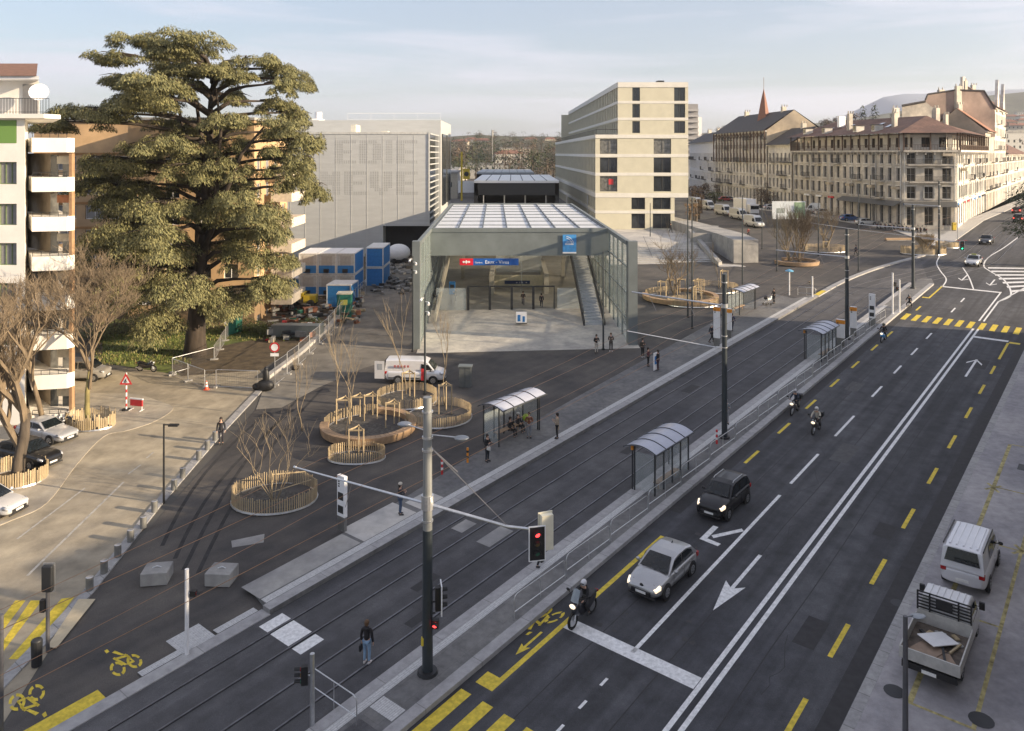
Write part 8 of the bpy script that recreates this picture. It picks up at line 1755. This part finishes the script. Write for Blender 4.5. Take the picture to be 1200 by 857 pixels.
# wood and villas on the slope behind the railway
hill=MB(); rgx=random.Random(8)
def ridge(name,Y,pts,m,label=None):
    """terrain ridge: pts (px,py) skyline at distance Y, falling towards the viewer"""
    b=MB(); n=len(pts); vs=[]
    for px,py in pts: vs.append(((px-CX)*Y/F,Y,H0-(py-HY)*Y/F))
    for px,py in pts: vs.append(((px-CX)*Y/F,Y*.72,7.9))
    for px,py in pts: vs.append(((px-CX)*Y/F,Y*1.5,7.9))
    fs=[(i+n,i+1+n,i+1,i) for i in range(n-1)]+[(i,i+1,i+1+2*n,i+2*n) for i in range(n-1)]
    b.add(vs,fs); o=b.build(name,m,smooth=True); structure(o); return o
M_hill=mat('wooded slope',(.075,.075,.045),.95,var=.4,scale=.02,det=10); M_mount=mat('haze blue mountain',(.24,.28,.36),.95,var=.15,scale=.002)  # mountain blue carries the distance haze in its colour
ridge('wooded_slope',900,[(380,176),(450,172),(500,166),(530,160),(560,158),(600,160),(640,160),(690,162),(760,168),(820,166),(860,164),(930,164),(1000,160),(1100,156),(1200,150),(1300,150)],M_hill)
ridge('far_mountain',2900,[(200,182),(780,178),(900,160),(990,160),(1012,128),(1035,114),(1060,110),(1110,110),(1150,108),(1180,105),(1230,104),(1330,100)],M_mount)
ridge('mid_hill',1700,[(560,174),(700,168),(800,158),(900,150),(1000,140),(1080,126),(1160,112),(1200,108),(1300,104)],mat('mid slope',(.08,.085,.06),.95,var=.4,scale=.01))
rg=random.Random(77)
kk_=0
for i in range(170):
    px=rg.uniform(522,672); t_=rg.random(); Y=320+t_*520
    top=rg.uniform(158,172)-t_*12 if Y>480 else rg.uniform(166,184)
    cols=rg.choice([G1,G1,G1,G2,G2,G3,G2]); kind='conifer_tree' if (cols is G1 and rg.random()<.4) else 'far_tree'
    x=(px-CX)*Y/F; zt_=H0-(top-HY)*Y/F; zb=8 if Y<640 else 8+(Y-640)*.09
    leafy(kind,{id(G1):'dark green',id(G2):'bare brown',id(G3):'olive green'}[id(cols)]+(' pointed conifer' if kind=='conifer_tree' else ' rounded tree')+(' low' if Y<480 else (' halfway' if Y<660 else ' high'))+' up the far slope '+['above the theatre flank','above the pavilions','right of the pavilions','beside the pale block'][min(3,int((px-522)/38))],(x,Y,zb),rg.uniform(4.5,7.5),max(9,min(26,zt_-zb)),300+i,cols,'cone' if kind=='conifer_tree' else 'round','trees on the slope behind the railway',210,1.5,.35)
hm=[mat('far villa cream',(.45,.41,.33),.9),mat('far villa white',(.5,.49,.46),.9),mat('far villa grey',(.30,.29,.27),.9)]
def villa(px,pyt,Y,w_,hh,label,group,mi,flat=False,d=12):
    x=(px-CX)*Y/F; zt_=H0-(pyt-HY)*Y/F; zb=zt_-hh; t=thing('far_house',(x,Y,zb),rg.uniform(-.25,.25),label,'building',group)
    b=MB(); b.box(-w_/2,0,-8,w_/2,d,hh*.72); b.build('wall',hm[mi],t)
    b=MB(); 
    if flat: b.box(-w_/2-.3,-.3,hh*.72,w_/2+.3,d+.3,hh*.8)
    else: z0=hh*.72; b.add([(-w_/2-.5,-.5,z0),(w_/2+.5,-.5,z0),(w_/2+.5,d+.5,z0),(-w_/2-.5,d+.5,z0),(-w_/4,d/2,hh),(w_/4,d/2,hh)],[(0,1,5,4),(1,2,5),(2,3,4,5),(3,0,4),(0,3,2,1)])
    b.build('roof',mat('far red roof',(.22,.11,.08),.9) if not flat else M_conc,t)
    b=MB(); nfl=max(1,int(hh*.72/3.2)); nc=max(2,int(w_/3.2))
    for f_ in range(nfl):
        for c in range(nc): X=-w_/2+w_*(c+.5)/nc; b.box(X-.5,-.04,.9+f_*3.2,X+.5,.02,2.4+f_*3.2)
    b.build('window_row',M_glassd,t)
V_=[(538,163,760,16,9),(552,161,800,14,8),(566,162,780,18,9),(604,170,620,24,11),(598,176,560,22,10),(622,161,860,16,8),(646,161,860,14,8),(575,187,430,40,10),(655,172,700,12,9)]
for i,v in enumerate(V_): villa(*v,'far villa among the trees on the slope behind the railway','villas on the slope',i%3,i%4==3)
for i in range(46):
    px=rg.uniform(1120,1210); Y=rg.uniform(420,1500); top=150-(Y-420)*.024+rg.uniform(-4,8)
    villa(px,top,Y,rg.uniform(14,30),rg.uniform(8,14),'small far house on the slope at the upper right','houses on the right slope',i%3,rg.random()<.4)
for i in range(60):
    px=rg.uniform(1075,1215); Y=rg.uniform(380,1200); far_tree(px,Y,150-(Y-380)*.02+rg.uniform(-6,6),rg.uniform(5,8),rg.choice([G1,G2,G3]),600+i,'far_tree','winter tree among the houses at the upper right','trees on the right slope',120,size=1.6)
# trees over the roofs
for px,Y,top,w_,cols,kd in((1010,300,113,5,G1,'conifer_tree'),(1024,300,110,5,G1,'conifer_tree'),(1044,320,117,7,G2,'roof_tree'),(992,300,120,5,G2,'roof_tree'),(965,330,128,6,G2,'roof_tree'),(975,330,131,6,G2,'roof_tree'),(1063,330,114,4,G1,'conifer_tree'),(872,330,136,9,G1,'roof_tree'),(850,330,140,6,G1,'roof_tree'),(862,350,139,6,G3,'roof_tree'),(826,360,150,6,G2,'roof_tree'),(835,420,150,6,G2,'roof_tree')):
    far_tree(px,Y,top,w_,cols,int(px),kd,{'conifer_tree':'tall dark conifer rising over the brown roofs','roof_tree':'tree crown rising over the roofs of the street row'}[kd],'trees rising over the roofs',n=1900,size=1.0)
# low far city between blocks (left of theatre tower, behind cedar) and railway yard
for i in range(14):
    px=519+i*1.5; Y=240+i*26; villa(px,196-i*.5,Y,9,7,'low shed beside the tracks beyond the theatre','sheds beside the railway',i%3,True,14)
w2=thing('white_hoarding',(px_at(556,210,240).x,240,8.2),0,'white site hoarding beside the yellow mast','hoarding'); b=MB(); b.box(-5,0,1.8,4,.3,5.4); b.build('panel',M_whitep,w2); b=MB(); [b.box(x,.3,0,x+.3,.6,5.2) for x in(-4.5,0,3.5)]; b.build('post',M_dark,w2)
PKC=car('parked_car','pale car in the far car park beyond the pavilions',(8,300,8.22),R(20),(.5,.52,.55),4.3,1.8,plain=True,group='cars in the car park beyond the pavilions')
rg=random.Random(15)
for i in range(34): dup(PKC,Vector((rg.uniform(12,21)+ (i%3)*2,rg.uniform(300,400),8.22)),R(rg.uniform(0,40)))

# unseen trees added behind the near houses to streak the side street with shadow
for i,(u,v,hh,w_) in enumerate(((28,16,23,3.0),(37,18,25,3.2),(45,15,21,2.6),(52,18,24,2.8),(60,19,25,3.2),(70,17,21,3.0),(82,18,20,3.0),(14,17,21,3.0))):
    x,y=uv(u,v); leafy('streak_tree',ORD[i]+' unseen tree behind the near houses, added for shadow streaks',(x,y,h(x,y)),w_,hh,900+i,G2,'round','unseen trees added for shadow streaks',1500,.5,.4)
# ---------- air ----------
hz=MB(); hz.box(-3300,-290,-9,3300,4600,330)
hm_=bpy.data.materials.new('air haze'); hm_.use_nodes=True; n_=hm_.node_tree; n_.nodes.remove(n_.nodes['Principled BSDF']); pv=n_.nodes.new('ShaderNodeVolumePrincipled')
pv.inputs['Color'].default_value=(.86,.90,.97,1); pv.inputs['Density'].default_value=.00013; pv.inputs['Anisotropy'].default_value=.3
n_.links.new(pv.outputs['Volume'],n_.nodes['Material Output'].inputs['Volume'])
tag(hz.build('haze',hm_),'thin bluish winter haze over the city','haze',None,'stuff')

def nth(n):
    t=['','','twenty','thirty','forty','fifty','sixty','seventy']
    return ORD[n] if n<20 else (t[(n+1)//10]+('-'+ORD[(n+1)%10-1] if (n+1)%10 else 'th'))
from collections import defaultdict
gr=defaultdict(list)
for o in C.objects:
    if o.parent is None and 'label' in o.keys(): gr[o['label']].append(o)
for lab,os_ in gr.items():
    if 1<len(os_)<=46:
        os_.sort(key=lambda o:o.location.x/max(o.location.y,1))
        for i,o in enumerate(os_):
            w_=(lab+', '+nth(i)+' from the left').split()
            o['label']=' '.join(w_) if len(w_)<=16 else ' '.join(lab.split()[:12])+', '+nth(i)+' from the left'
